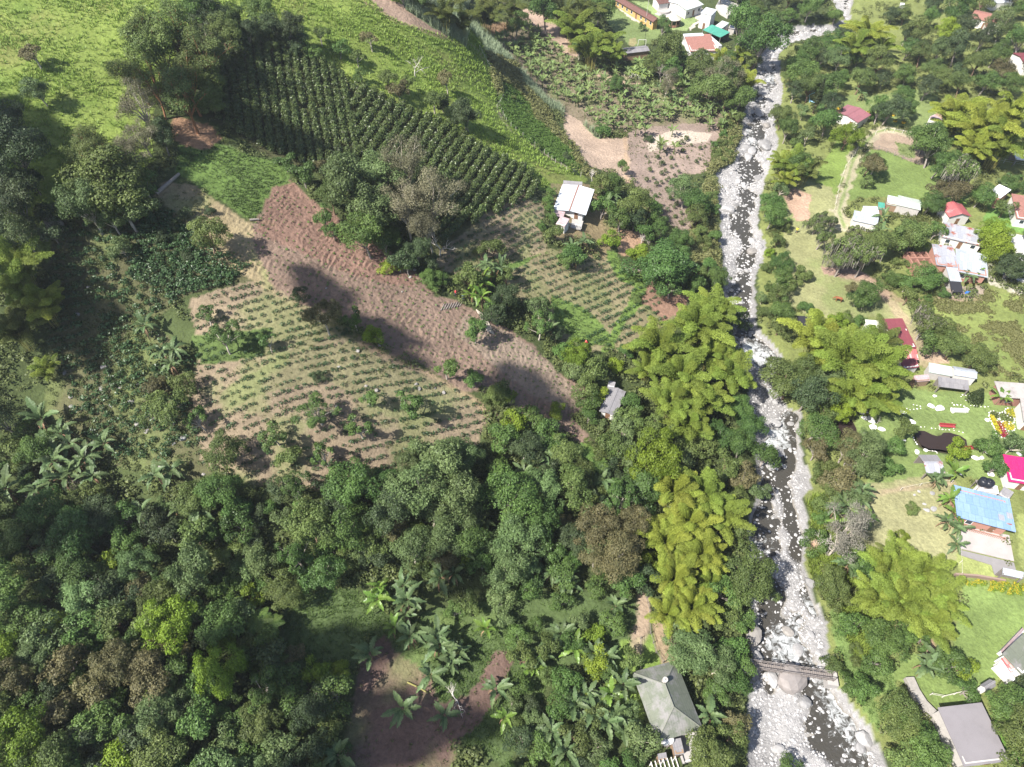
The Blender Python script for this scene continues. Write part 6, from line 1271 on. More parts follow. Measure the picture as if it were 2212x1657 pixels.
# ================================================================ footbridge, fences, small things
def footbridge():
    a = at_z(*K1('34', -10, 1022), 1.6); b = at_z(*K1('34', 515, 1100), 1.6); a, b = np.array(a), np.array(b); c = (a + b) / 2; L = np.linalg.norm((b - a)[:2]); rz = math.atan2(b[1] - a[1], b[0] - a[0]); h = L / 2
    e = empty('footbridge', (c[0], c[1], 1.6), rz)
    g = np.random.default_rng(4)
    part('deck', e, WOODM, lambda A: [bx(A, -h + i * .32, -h + i * .32 + .27, -.48 + g.uniform(-.04, .04), .48 + g.uniform(-.04, .04), .0, .07, g.random()) for i in range(int(L / .32))])
    for s in (-.32, .32): part('beam', e, mat('bridge_beam', (.12,.10,.09), .9, var=.3), lambda A: bx(A, -h, h, s - .12, s + .12, -.3, -.01))
    for s in (-.52, .52):
        for z in (.5, 1.0): part('handrail', e, WOODM, lambda A: bx(A, -h, h, s - .04, s + .04, z - .04, z + .04))
        part('railing_posts', e, WOODM, lambda A: [bx(A, x - .05, x + .05, s - .05, s + .05, -.3, 1.05) for x in np.linspace(-h, h, 14)])
    for s in (-h, h): part('abutment', e, CONC, lambda A: bx(A, s - .8, s + .8, -1.1, 1.1, -2.2, -.3))
    tag(e, 'narrow wooden footbridge across the river above the great boulder', 'footbridge')
footbridge()
def fence(k, pts, gap, h, label, m=None, rails=(.5, .95), r=.05, per_post=True, cat='fence', name='fence', mr=None):
    W = Pv([K1(k, *p)[0] for p in pts], [K1(k, *p)[1] for p in pts]); e = empty(name, W[0]); A = Acc(); o = W[0]; m = m or POSTM
    for i in range(len(W) - 1):
        L = np.linalg.norm((W[i + 1] - W[i])[:2]); n = max(1, int(L / gap))
        prev = None
        for j in range(n + 1):
            t = j / n; p = W[i] * (1 - t) + W[i + 1] * t; p[2] = Hh(p[0], p[1]); p = p - o
            if j < n or i == len(W) - 2:
                if per_post: B = Acc(); B.tube([p - [0, 0, .3], p + [0, 0, h]], [r, r * .85], 5); link('post', B.make('post', m), e)
            if prev is not None:
                for z in rails: A.tube([prev + [0, 0, z * h], p + [0, 0, z * h]], [r * .35] * 2, 4)
            prev = p
    if A.n: link('rail', A.make('rail', mr or m), e)
    tag(e, label, cat); return e
fence('13', [(0,690),(40,770),(100,830),(190,900),(280,970),(350,1030),(420,1080),(510,1115)], 1.35, 1.25, 'row of white fence posts down the grassy ridge to the farmhouse', m=POSTM, r=.05, rails=())
fence('12', [(1450,310),(1500,400),(1540,480),(1600,560),(1600,620),(1560,690)], 1.8, 1.1, 'pale post fence along the winding ridge path', r=.05)
fence('13', [(785,480),(915,520)], 1.2, 1.6, 'grey pole fence panel at the banana plantation edge', rails=(.2,.4,.6,.8,.97), r=.07)
fence('14', [(755,935),(860,965),(960,1005),(1060,1040),(1120,1050)], 2.0, 1.3, 'grey rail fence along the lower side of the round corral', m=WOODM, rails=(.3,.6,.95), r=.08)
fence('14', [(790,850),(850,828),(960,845),(1050,868)], 2.0, 1.2, 'white post fence along the upper side of the corral', m=WHITEP, rails=(.9,))
fence('14', [(530,1330),(560,1180),(600,1060),(660,980),(690,920)], 2.6, 1.1, 'thin post fence left of the two-rut track', rails=(.9,))
fence('14', [(1520,1010),(1600,1030),(1730,1055)], 2.0, 1.2, 'pale fence along the lane at the right edge', m=WHITEP, rails=(.5,.95))
fence('34', [(1115,1210),(1190,1225),(1335,1190)], 1.6, 1.0, 'pale rail fence above the grey flat-roofed barn', m=POSTM, rails=(.5,.95), r=.07)
fence('33', [(905,610),(925,700),(930,830),(965,950),(1010,1010)], 1.4, 1.0, 'dark post fence beside the dirt path and lawn strip', m=WOODM, rails=(.5,.95), r=.07)
fence('33', [(870,860),(868,1050)], 1.6, 1.0, 'short post fence dividing the lawn above the hip roof', m=WOODM, rails=(.5,.95), r=.07)
fence(b_, [(0,795),(200,750),(400,725),(520,720)], 2.2, 1.0, 'thin wire fence between the pond lawn and the dry lawn', rails=(.9,))
fence(b_, [(560,1180),(600,1420),(610,1657)], 2.2, 1.0, 'thin post fence left of the pale terrace', m=POSTM, rails=(.9,))
def wall_thing(k, pts, h, t, m, label, cat='wall', name='stone_wall'):
    W = Pv([K1(k, *p)[0] for p in pts], [K1(k, *p)[1] for p in pts]); A = Acc(); o = W[0]
    for i in range(len(W) - 1):
        d = (W[i + 1] - W[i])[:2]; d = d / np.linalg.norm(d) * t / 2; n = np.array([-d[1], d[0], 0]); a, b = W[i] - o, W[i + 1] - o; up = np.array([0, 0, h]); dn = np.array([0, 0, .4])
        ex_ = np.array([d[0], d[1], 0]) * .02 * (i % 2)
        A.mesh([a-n-dn-ex_,b-n-dn,b+n-dn,a+n-dn,a-n+up,b-n+up+ex_,b+n+up,a+n+up], [(0,3,2,1),(4,5,6,7),(0,1,5,4),(1,2,6,5),(2,3,7,6),(3,0,4,7)])
    e = link(name, A.make(name, m), None, o); tag(e, label, cat)
STONE = mat('rough_stone', (.25,.235,.215), .95, var=.4, scale=2.5)
wall_thing('34', [(975,1110),(1010,1190),(1060,1270),(1130,1340),(1200,1440)], .9, 1.3, STONE, 'rough grey stone wall left of the grey flat-roofed barn')
wall_thing('34', [(1260,470),(1400,480),(1570,510)], .8, .3, mat('faded_brick', (.22,.16,.13), .9), 'low brick wall below the pale terrace drive', name='brick_wall')
wall_thing('34', [(1470,1130),(1400,1140)], .1, .1, STONE, 'short stone kerb by the small dark shed') if False else None
# flower hedge
hp = rows(K('34', [(1310,500),(1700,530),(1760,560),(1740,590),(1560,580),(1330,520)]), 1700, 1250, 1760, 1270, .7, .7, .3, .05, 20)
FM = mound(60, .5, .8, .22, 150); bake('flower_hedge', [FM], hp, np.full(len(hp), 1.0), np.arange(len(hp)) * 1.0, LM['fl'], 'long hedge dotted with yellow flowers along the lower right lawn', 'hedge')
bake('hedge_greenery', [FM], hp + [.2, -.15, -.03], np.full(len(hp), 1.08), np.arange(len(hp)) * 2.0, LM['br'], 'green foliage of the yellow-flowered hedge', 'hedge')

# ---- stones
def rock_mesh(seed, sub=2):
    g = np.random.default_rng(seed); import bmesh
    bm = bmesh.new(); bmesh.ops.create_icosphere(bm, subdivisions=sub, radius=1.0); V = np.array([v.co[:] for v in bm.verts]); F = np.array([[v.index for v in f.verts] for f in bm.faces]); bm.free()
    k = rdir(6, g); s = 1 + sum(np.sin(V @ k[i] * (1.5 + i * .7) + i) * (.14 / (1 + i * .4)) for i in range(6)); V = V * s[:, None]
    for i in range(4): 
        n = rdir(1, g)[0]; dd = V @ n; V -= np.outer(np.clip(dd - .72, 0, 9) * .8, n)
    V *= np.array([1, g.uniform(.7, .95), g.uniform(.5, .75)]); return V, F
def stone_mat(name, c, objvar=.35):
    m, t, b = nm(name); L = t.links; oi = t.nodes.new('ShaderNodeObjectInfo'); at = t.nodes.new('ShaderNodeAttribute'); at.attribute_name = 'v'
    tc = t.nodes.new('ShaderNodeTexCoord'); n = t.nodes.new('ShaderNodeTexNoise'); n.inputs['Scale'].default_value = 2.2; n.inputs['Detail'].default_value = 8; L.new(tc.outputs['Object'], n.inputs['Vector'])
    ad = t.nodes.new('ShaderNodeMath'); ad.operation = 'ADD'; L.new(oi.outputs['Random'], ad.inputs[0]); L.new(at.outputs['Fac'], ad.inputs[1])
    mr = t.nodes.new('ShaderNodeMapRange'); mr.inputs[1].default_value = 0; mr.inputs[2].default_value = 1.5; mr.inputs[3].default_value = 1 - objvar; mr.inputs[4].default_value = 1 + objvar; L.new(ad.outputs[0], mr.inputs[0])
    mr2 = t.nodes.new('ShaderNodeMapRange'); mr2.inputs[3].default_value = .65; mr2.inputs[4].default_value = 1.35; L.new(n.outputs[0], mr2.inputs[0])
    mu = t.nodes.new('ShaderNodeMath'); mu.operation = 'MULTIPLY'; L.new(mr.outputs[0], mu.inputs[0]); L.new(mr2.outputs[0], mu.inputs[1])
    mm = t.nodes.new('ShaderNodeVectorMath'); mm.operation = 'SCALE'; mm.inputs[0].default_value = c; L.new(mu.outputs[0], mm.inputs['Scale']); L.new(mm.outputs[0], b.inputs['Base Color']); b.inputs['Roughness'].default_value = .85
    return m
SM = stone_mat('river_stone', (.265,.26,.26)); DM = stone_mat('dark_stone', (.23,.215,.20), .2); WS = mat('whitewashed_stone', (.62,.61,.59), .8, var=.06, scale=2)
RK = [rock_mesh(i, 2) for i in range(6)]; RKM = [newmesh('boulder', V, [F], SM, v=np.zeros(len(F)), smooth=False) for V, F in RK]; RKL = [rock_mesh(20 + i, 1) for i in range(5)]
ridx = np.nonzero((RM.ravel() > .75) & INV)[0]; gq = np.random.default_rng(99)
w_ch = np.clip(1.9 - chd.ravel()[ridx], 0.08, 1.4); w_ch /= w_ch.sum()
big = gq.choice(ridx, 640, p=w_ch); bp = GV[big].copy(); bp[:, :2] += gq.uniform(-.25, .25, (640, 2))
sz = .22 + .44 * gq.random(640) ** 2.6 + (gq.random(640) > .965) * .7
sz *= 1 + np.clip(bp[:, 1] - 60, 0, 200) / 200 * .9
ordb = np.argsort(-sz / project(bp)[:, 2])[:300]
for n_, k in enumerate(ordb):
    o = link('boulder', RKM[n_ % 6], None, bp[k] + [0, 0, sz[k] * .1], gq.uniform(0, 6.28), sz[k]); tag(o, 'pale grey boulder lying in the river channel among many like it', 'boulder', 'boulders in the river')
def bake3(name, protos, pts, sc, m, label, cat, g, kind='stuff'):
    Vs = []; Fs = []; vs = []; n = 0
    for i, p in enumerate(pts):
        V, F = protos[i % len(protos)]; a = g.uniform(0, 6.28); c, s = math.cos(a) * sc[i], math.sin(a) * sc[i]
        Vs.append(np.stack([V[:, 0] * c - V[:, 1] * s + p[0], V[:, 0] * s + V[:, 1] * c + p[1], V[:, 2] * sc[i] + p[2]], 1)); Fs.append(F + n); vs.append(np.full(len(F), g.uniform(0, 1))); n += len(V)
    tag(link(name, newmesh(name, np.concatenate(Vs), [np.concatenate(Fs)], m, v=np.concatenate(vs))), label, cat, kind=kind)
rest = np.setdiff1d(np.arange(640), ordb); sm = gq.choice(ridx, 22000); smp = GV[sm].copy(); smp[:, :2] += gq.uniform(-.3, .3, (22000, 2)); ssz = .06 + .24 * gq.random(22000) ** 4
ch2 = gq.choice(ridx, 2600, p=w_ch); chp = GV[ch2].copy(); chp[:, :2] += gq.uniform(-.3, .3, (2600, 2)); csz = .12 + .32 * gq.random(2600) ** 2.2; chp[:, 2] = np.maximum(chp[:, 2], -.50)
bake3('river_cobbles', RKL, np.vstack([bp[rest], smp, chp]), np.concatenate([sz[rest], ssz, csz]), SM, 'pale cobbles and smaller stones covering the river bed', 'cobbles', gq)
def rock(k, x, y, r, label, m=None, name='boulder', hs=1.0, i=0, grp=None, cat='boulder', dz=.0):
    o = link(name, RKM[i % 6], None, P(*K1(k, x, y)) + [0, 0, r * .2 + dz], x, (r, r, r * hs)); setmat(o, m or SM); tag(o, label, cat, grp); return o
rock('34', 255, 1120, 2.3, 'great rounded brown-grey boulder under the footbridge', stone_mat('great_boulder', (.20,.18,.172), .05), hs=1.1, i=1)
rock('34', 20, 860, 1.7, 'large dark boulder at the left edge of the river above the footbridge', DM, i=2); rock('34', 370, 520, 1.1, 'angular boulder where the side channel meets the east bank', SM, i=3); rock('34', 235, 820, .9, 'round mid-grey boulder in the rapids above the footbridge', DM, i=4)
rock('34', 335, 1255, 1.1, 'boulder just below the footbridge at the water edge', SM, i=5); rock('34', 700, 1490, 1.3, 'broad boulder on the lower right gravel bar', SM, i=0); rock('34', 170, 1550, .9, 'lone boulder on the bottom gravel bar', SM, i=2); rock('34', 140, 1110, 1.3, 'low flat boulder left of the great boulder', SM, i=3, hs=.6); rock('34', 680, 1540, .8, 'small boulder beside the broad one on the gravel bar', SM, i=4)
rock('24', 95, 790 - 700, .8, 'boulder on the west edge of the river bend', SM, i=3) if False else None
rock('14', 105, 800, 1.3, 'grey boulder on the east side of the upper river', DM, i=1); rock('23', 1590, 20, 1.4, 'grey boulder in the middle reach of the river', DM, i=4); rock('11', 345, 1430, 2.2, 'long pale purple-grey rock in the shaded gully', DM, i=3); rock('11', 285, 1500, 1.1, 'smaller pale rock below the long one in the gully', DM, i=2)
gg_ = np.random.default_rng(12)
fr = [(560,235),(660,740),(570,870),(700,985),(520,1000),(865,850),(925,1145),(1100,1225),(1160,1190),(830,960),(780,1090),(1015,1370),(1285,1420),(450,930),(410,780),(490,410),(640,880),(870,1100),(760,870),(450,990)]
for i, (x, y) in enumerate(fr): rock('21', x, y, gg_.uniform(.3, .65), 'weathered grey rock among the low coffee on the left slope', SM if i in (7, 8, 0) else DM, 'field_rock', i=i, grp='rocks on the left slope', cat='rock')
fr = [(560,740),(680,640),(1070,880),(1050,850),(770,1325),(1225,905),(735,860),(820,605),(545,990),(1170,875),(800,890),(1010,175),(1040,130),(480,245),(960,265)]
for i, (x, y) in enumerate(fr): rock('22', x, y, gg_.uniform(.2, .42), 'grey rock lying in the coffee rows or at the furrowed field edge', DM, 'field_rock', i=i, grp='rocks in the middle fields', cat='rock')
# whitewashed stones on the pond lawn
WL = [(760,1325,.9),(1105,1262,.7),(1210,1290,1.0),(1365,1312,.7),(290,1330,.9),(345,1335,.4),(395,1430,1.0),(415,1515,.8),(515,1540,.7),(885,1450,.7),(1150,1145,.4),(1770,1430,.5),(570,1285,.35),(1535,1300,.4),(320,1410,.7),(240,1280,.4)]
for i, (x, y, r) in enumerate(WL): rock(g_, x, y, r, 'big whitewashed stone set on the pond lawn', WS, 'white_stone', .55, i, 'big white stones on the lawn', 'white stone')
for i, (x, y, r) in enumerate([(174,408,.6),(260,390,.4),(760,470,.7),(830,468,.6),(620,620,.45),(925,632,.7),(885,410,.4),(37,282,.4),(1215,430,.5),(270,1000,.6),(340,990,.6),(325,830,.5),(145,840,.3),(190,808,.3),(245,938,.35)]): rock(b_, x, y, r, 'whitewashed or pale stone below the heart-shaped pond', WS if i < 9 else SM, 'white_stone', .5, i, 'pale stones of the lower lawns', 'white stone')
def stone_row(k, pts, gap, r):
    W = Pv([K1(k, *p)[0] for p in pts], [K1(k, *p)[1] for p in pts]); out = []
    for i in range(len(W) - 1):
        L = np.linalg.norm(W[i + 1] - W[i]); n = max(1, int(L / gap))
        for j in range(n): out.append(W[i] * (1 - j / n) + W[i + 1] * (j / n))
    for j, p in enumerate(out):
        p = p.copy(); p[2] = Hh(p[0], p[1]) + r * .3; o = link('edging_stone', RKM[j % 6], None, p, j * 1.3, r * .78 * (.8 + .4 * ((j * 7) % 5) / 5)); setmat(o, WS); tag(o, 'small whitewashed edging stone laid in a line on the pond lawn', 'edging stone', 'white edging stones on the lawn')
stone_row(b_, [(140,150),(250,150),(320,165),(400,172),(500,180),(600,195),(680,220)], .62, .17); stone_row(b_, [(140,150),(120,200),(135,260),(185,348)], .5, .2); stone_row(b_, [(250,385),(320,390),(380,430)], .5, .18)
stone_row(g_, [(640,1250),(780,1285),(860,1305),(985,1290),(980,1265),(900,1245),(880,1275)], .55, .19); stone_row(g_, [(1360,1225),(1380,1250),(1460,1248),(1540,1290)], .5, .22); stone_row(g_, [(1580,1255),(1700,1270),(1830,1270)], .55, .2)
stone_row(g_, [(1465,1150),(1480,1130),(1560,1140),(1580,1180),(1520,1195),(1470,1170)], .5, .2); stone_row(g_, [(205,1235),(350,1240)], .6, .16); stone_row(b_, [(735,450),(790,480)], .35, .22)
# flower beds
def bed(k, x, y, r, m, label):
    G = P(*K1(k, x, y)); e = empty('flower_bed', G, 0); g = np.random.default_rng(int(x)); n = 260; a = g.uniform(0, 6.28, n); q = np.sqrt(g.uniform(0, 1, n)) * r; C = np.stack([q * np.cos(a), q * np.sin(a), .15 + .25 * g.random(n)], 1)
    A = Acc(); A.quads(cards(C, unit(rdir(n, g, .2)), .22, g), g.random(n)); link('flowers', A.make('flowers', LM[m]), e)
    for i in range(int(r * 12)):
        b = 2 * math.pi * i / int(r * 12); o = link('edging_stone', RKM[i % 6], e, (math.cos(b) * r * 1.12, math.sin(b) * r * 1.12, .08), i, .17); setmat(o, WS)
    tag(e, label, 'flower bed')
bed(g_, 1915, 1495, 1.1, 'rd', 'round dark red flower bed ringed with white stones, the upper one'); bed(g_, 1950, 1585, 1.0, 'rd', 'round dark red flower bed ringed with white stones, the lower one'); bed(g_, 2020, 1500, 1.1, 'fl', 'round yellow flower bed ringed with white stones'); bed(g_, 1860, 1370, .9, 'ug', 'round green bed ringed with white stones, nearest the lawn'); bed(g_, 2000, 1405, 1.3, 'ug', 'wide green bed with white stones near the brick wing'); bed(g_, 2070, 1350, 1.2, 'fl', 'yellow flower bush patch beside the brick wing')
for i in range(7): x = 1825 + i * 14; y = 1395 + i * 30; bed(g_, x, y, .45, 'fl', f'small yellow flower clump, {["first","second","third","fourth","fifth","sixth","seventh"][i]} from the top of its curving row')
# benches, horse, people and the like
def bench(k, x, y, rz, label):
    e = empty('garden_bench', P(*K1(k, x, y)), rz)
    part('seat', e, REDP, lambda A: bx(A, -1.5, 1.5, -.25, .25, .42, .48)); part('backrest', e, REDP, lambda A: bx(A, -1.5, 1.5, .27, .33, .5, .98))
    for s in (-1.3, 1.3): part('leg', e, WHITEP, lambda A: bx(A, s - .06, s + .06, -.22, .36, 0, .42))
    tag(e, label, 'bench')
bench(g_, 1290, 1515, -.1, 'long red bench above the heart-shaped pond'); bench(b_, 680, 385, .15, 'short red bench at the right end of the heart-shaped pond')
def slabbox(k, x, y, sx, sy, h, rz, m, name, label, cat):
    e = empty(name, P(*K1(k, x, y)), rz); part('top', e, m, lambda A: bx(A, -sx/2, sx/2, -sy/2, sy/2, h - .12, h)); part('base', e, m, lambda A: bx(A, -sx*.42, sx*.42, -sy*.35, sy*.35, -.1, h - .12)); tag(e, label, cat)
slabbox(g_, 1450, 1325, 2.6, .9, .5, -.08, WS, 'stone_table', 'long white rectangular slab on the pond lawn', 'stone slab')
slabbox('24', 730, 1178, .6, 2.6, .35, .5, WM['grey'], 'plank_bench', 'grey plank seat lying near the black pool', 'bench')
def horse():
    import bmesh
    G = P(*K1('24', 555, 328)); e = empty('horse', G, 2.75)
    me = bpy.data.meshes.new('horse_body'); V = [(0,0,1.15),(.45,0,1.17),(.75,0,1.25),(1.0,0,1.15),(1.2,0,.85),(1.38,0,.55),(-.45,0,1.2),(-.62,0,1.15),
      (.5,.17,.95),(.5,.17,.55),(.5,.17,.05),(.5,-.17,.95),(.55,-.17,.55),(.55,-.17,.05),(-.5,.17,1.0),(-.42,.17,.68),(-.58,.17,.45),(-.55,.17,.05),(-.5,-.17,1.0),(-.42,-.17,.68),(-.58,-.17,.45),(-.55,-.17,.05)]
    E = [(0,1),(1,2),(2,3),(3,4),(4,5),(0,6),(6,7),(1,8),(8,9),(9,10),(1,11),(11,12),(12,13),(6,14),(14,15),(15,16),(16,17),(6,18),(18,19),(19,20),(20,21)]
    me.from_pydata(V, E, []); o = link('body', me, e); md = o.modifiers.new('skin', 'SKIN'); sv = me.skin_vertices[0].data
    R = [.30,.27,.22,.16,.13,.08,.28,.18,.13,.07,.05,.13,.07,.05,.16,.10,.06,.05,.16,.10,.06,.05]
    for i, r in enumerate(R): sv[i].radius = (r, r)
    sv[0].use_root = True; s = o.modifiers.new('sub', 'SUBSURF'); s.levels = 1; s.render_levels = 1; hm = mat('horse_coat', (.20,.075,.035), .6); me.materials.append(hm)
    A = Acc(); A.tube([(-.78,0,1.15),(-.9,0,.8),(-.88,0,.45)], [.05,.07,.03], 6); link('tail', A.make('tail', mat('horse_hair', (.05,.03,.02), .7)), e); A = Acc(); A.tube([(.62,0,1.5),(.95,0,1.33),(1.12,0,1.05)], [.04,.06,.03], 6); link('mane', A.make('mane', mat('mane_hair', (.06,.03,.02), .7)), e)
    tag(e, 'chestnut brown horse grazing on the open dry lawn', 'horse')
horse()
def person(k, x, y, top, legs, rz, label, bend=.25):
    G = P(*K1(k, x, y)); e = empty('person', G, rz); b = bend
    me = bpy.data.meshes.new('person_body'); V = [(0,0,.92),(b*.4,0,1.2),(b*.9,0,1.42),(b*1.15,0,1.52),(b*1.35,0,1.64),(.0,.11,.88),(.05,.13,.48),(0,.13,.06),(.12,.13,.03),(.0,-.11,.88),(.02,-.13,.48),(-.08,-.13,.06),(.04,-.13,.03),(b*.9,.2,1.4),(b*1.1+.12,.26,1.14),(b+.32,.2,.98),(b*.9,-.2,1.4),(b*1.1+.12,-.26,1.14),(b+.34,-.18,1.0)]
    E = [(0,1),(1,2),(2,3),(3,4),(0,5),(5,6),(6,7),(7,8),(0,9),(9,10),(10,11),(11,12),(2,13),(13,14),(14,15),(2,16),(16,17),(17,18)]
    R = [.14,.14,.15,.055,.105,.10,.07,.05,.04,.10,.07,.05,.04,.07,.05,.035,.07,.05,.035]
    me.from_pydata(V, E, []); o = link('body', me, e); o.modifiers.new('skin', 'SKIN'); sv = me.skin_vertices[0].data
    for i, r in enumerate(R): sv[i].radius = (r, r)
    sv[0].use_root = True; s = o.modifiers.new('sub', 'SUBSURF'); s.levels = 2; s.render_levels = 2; me.materials.append(mat('skin_tone', (.32,.18,.12), .6))
    A = Acc(); A.tube([(0,0,.9),(b*.4,0,1.2),(b*.85,0,1.43),(b*1.0,0,1.48)], [.175,.185,.19,.09], 12); 
    for s in (1,-1): A.tube([(b*.85,.12*s,1.42),(b*.9,.22*s,1.38),(b*1.1+.1,.27*s,1.16)], [.10,.095,.075], 8)
    link('shirt', A.make('shirt', mat('shirt_' + label[:6], top, .8), True), e)
    A = Acc()
    for s in (1,-1): A.tube([(0,.09*s,.98),(.03,.13*s,.5),(0,.13*s,.1)], [.13,.095,.075], 8)
    link('trousers', A.make('trousers', mat('cloth_' + label[:6], legs, .85), True), e)
    A = Acc(); A.tube([(b*1.35,0,1.66),(b*1.38,0,1.75),(b*1.39,0,1.78)], [.118,.09,.02], 10); link('hair', A.make('hair', mat('dark_hair', (.02,.015,.012), .6), True), e)
    tag(e, label, 'person')
person('23', 535, 608, (.62,.02,.05), (.05,.05,.08), .4, 'person in a red top working at the edge of the young coffee'); person('14', 290, 1472, (.75,.62,.05), (.08,.08,.09), 1.2, 'person in a bright yellow top on the dry lawn', .05)
person('22', 1298, 292, (.50,.05,.06), (.06,.06,.09), -.5, 'person in a dark red top by the banana plants and woodpile', .15)
G = P(*K1('22', 1345, 308)); A = Acc(); A.tube([(0,0,0),(0,0,.45),(0,0,.9),(0,0,.91)], [.29,.31,.29,.02], 14); e = empty('barrel', G); link('drum', A.make('drum', mat('blue_plastic', (.015,.06,.42), .4), True), e); part('hoop', e, mat('blue_hoop', (.02,.08,.5), .4), lambda B: B.tube([(0,0,.42),(0,0,.47)], [.33,.33], 14)); tag(e, 'blue plastic barrel beside the banana plants in the middle', 'barrel')
G = P(*K1('v', 1412, 1430)); A = Acc(); A.tube([(-.5,0,.3),(0,0,.32),(.5,0,.3)], [.28,.32,.28], 12); e = empty('barrel', G); link('drum', A.make('drum2', mat('blue_drum', (.03,.15,.6), .4), True), e); tag(e, 'blue barrel lying by the yard of the tin-roofed houses', 'barrel')
def log(k, x1, y1, x2, y2, r, label, m, cat='log', name='log'):
    a, b = P(*K1(k, x1, y1)), P(*K1(k, x2, y2)); A = Acc(); mid = (b - a) / 2 + [0.06, .05, .03]; A.tube([[0, 0, r], mid + [0, 0, r], b - a + [0, 0, r]], [r * 1.15, r, r * .75], 8); tag(link(name, A.make(name, m, True), None, a), label, cat)
log('32', 975, 1132, 1105, 1200, .13, 'long straight pole lying on the bare plot', BARK['culm']); log('11', 990, 1235, 1135, 1108, .35, 'fallen grey trunk at the top of the straw slope', BARK['grey']); log('12', 0, 1395, 60, 1392, .2, 'dead branch lying at the upper corner of the furrowed field', BARK['grey'])
for i in range(7): log('22', 1430 + i * 8, 380 + i * 6, 1500 + i * 7, 520 + i * 3, .12, f'peeled pale pole, {["first","second","third","fourth","fifth","sixth","last"][i]} from the left of the pile by the banana plants', BARK['pale'], 'pole')
for i in range(8): log('22', 1205 + i * 17, 385 - i * 4, 1225 + i * 17, 345 - i * 3, .10, f'grey plank, {["first","second","third","fourth","fifth","sixth","seventh","last"][i]} from the left of the row by the blue barrel', BARK['grey'], 'plank')
def playframe():
    e = empty('swing_frame', P(*K1('14', 400, 625)), .6); m = mat('light_blue_paint', (.35,.6,.75), .5); part('frame', e, m, lambda A: [A.tube([(s*3, -.9, 0), (s*3, 0, 2.2), (s*3, .9, 0)], [.07]*3, 5) for s in (-1, 1)] + [A.tube([(-3, 0, 2.2), (3, 0, 2.2)], [.07]*2, 5)]); part('slide', e, m, lambda A: bx(A, -2.6, -1.9, -2.2, 0, .3, .4)); tag(e, 'pale blue play frame beside the tall conifer', 'play frame')
playframe()
# boulder-white bits and yellow planters on the flowered lawn
for i, (x, y) in enumerate([(855,740),(915,768),(968,778),(560,690),(510,670),(820,630),(745,715),(905,730)]):
    e = empty('planter', P(*K1('14', x, y))); part('tyre_ring', e, mat('yellow_paint', (.65,.42,.03), .6) if i == 0 else bpy.data.materials['yellow_paint'], lambda A: A.tube([(0,0,0),(0,0,.3),(0,0,.31)], [.55,.6,.3], 12)); part('plant', e, LM['ug'], lambda A: A.quads(cards(rdir(30, gg_, 0) * .4 + [0,0,.35], rdir(30, gg_, 0), .25, gg_), .5)); tag(e, 'yellow ring planter on the flowered lawn', 'planter', 'yellow planters on the lawn')

for f in FILLS: f()

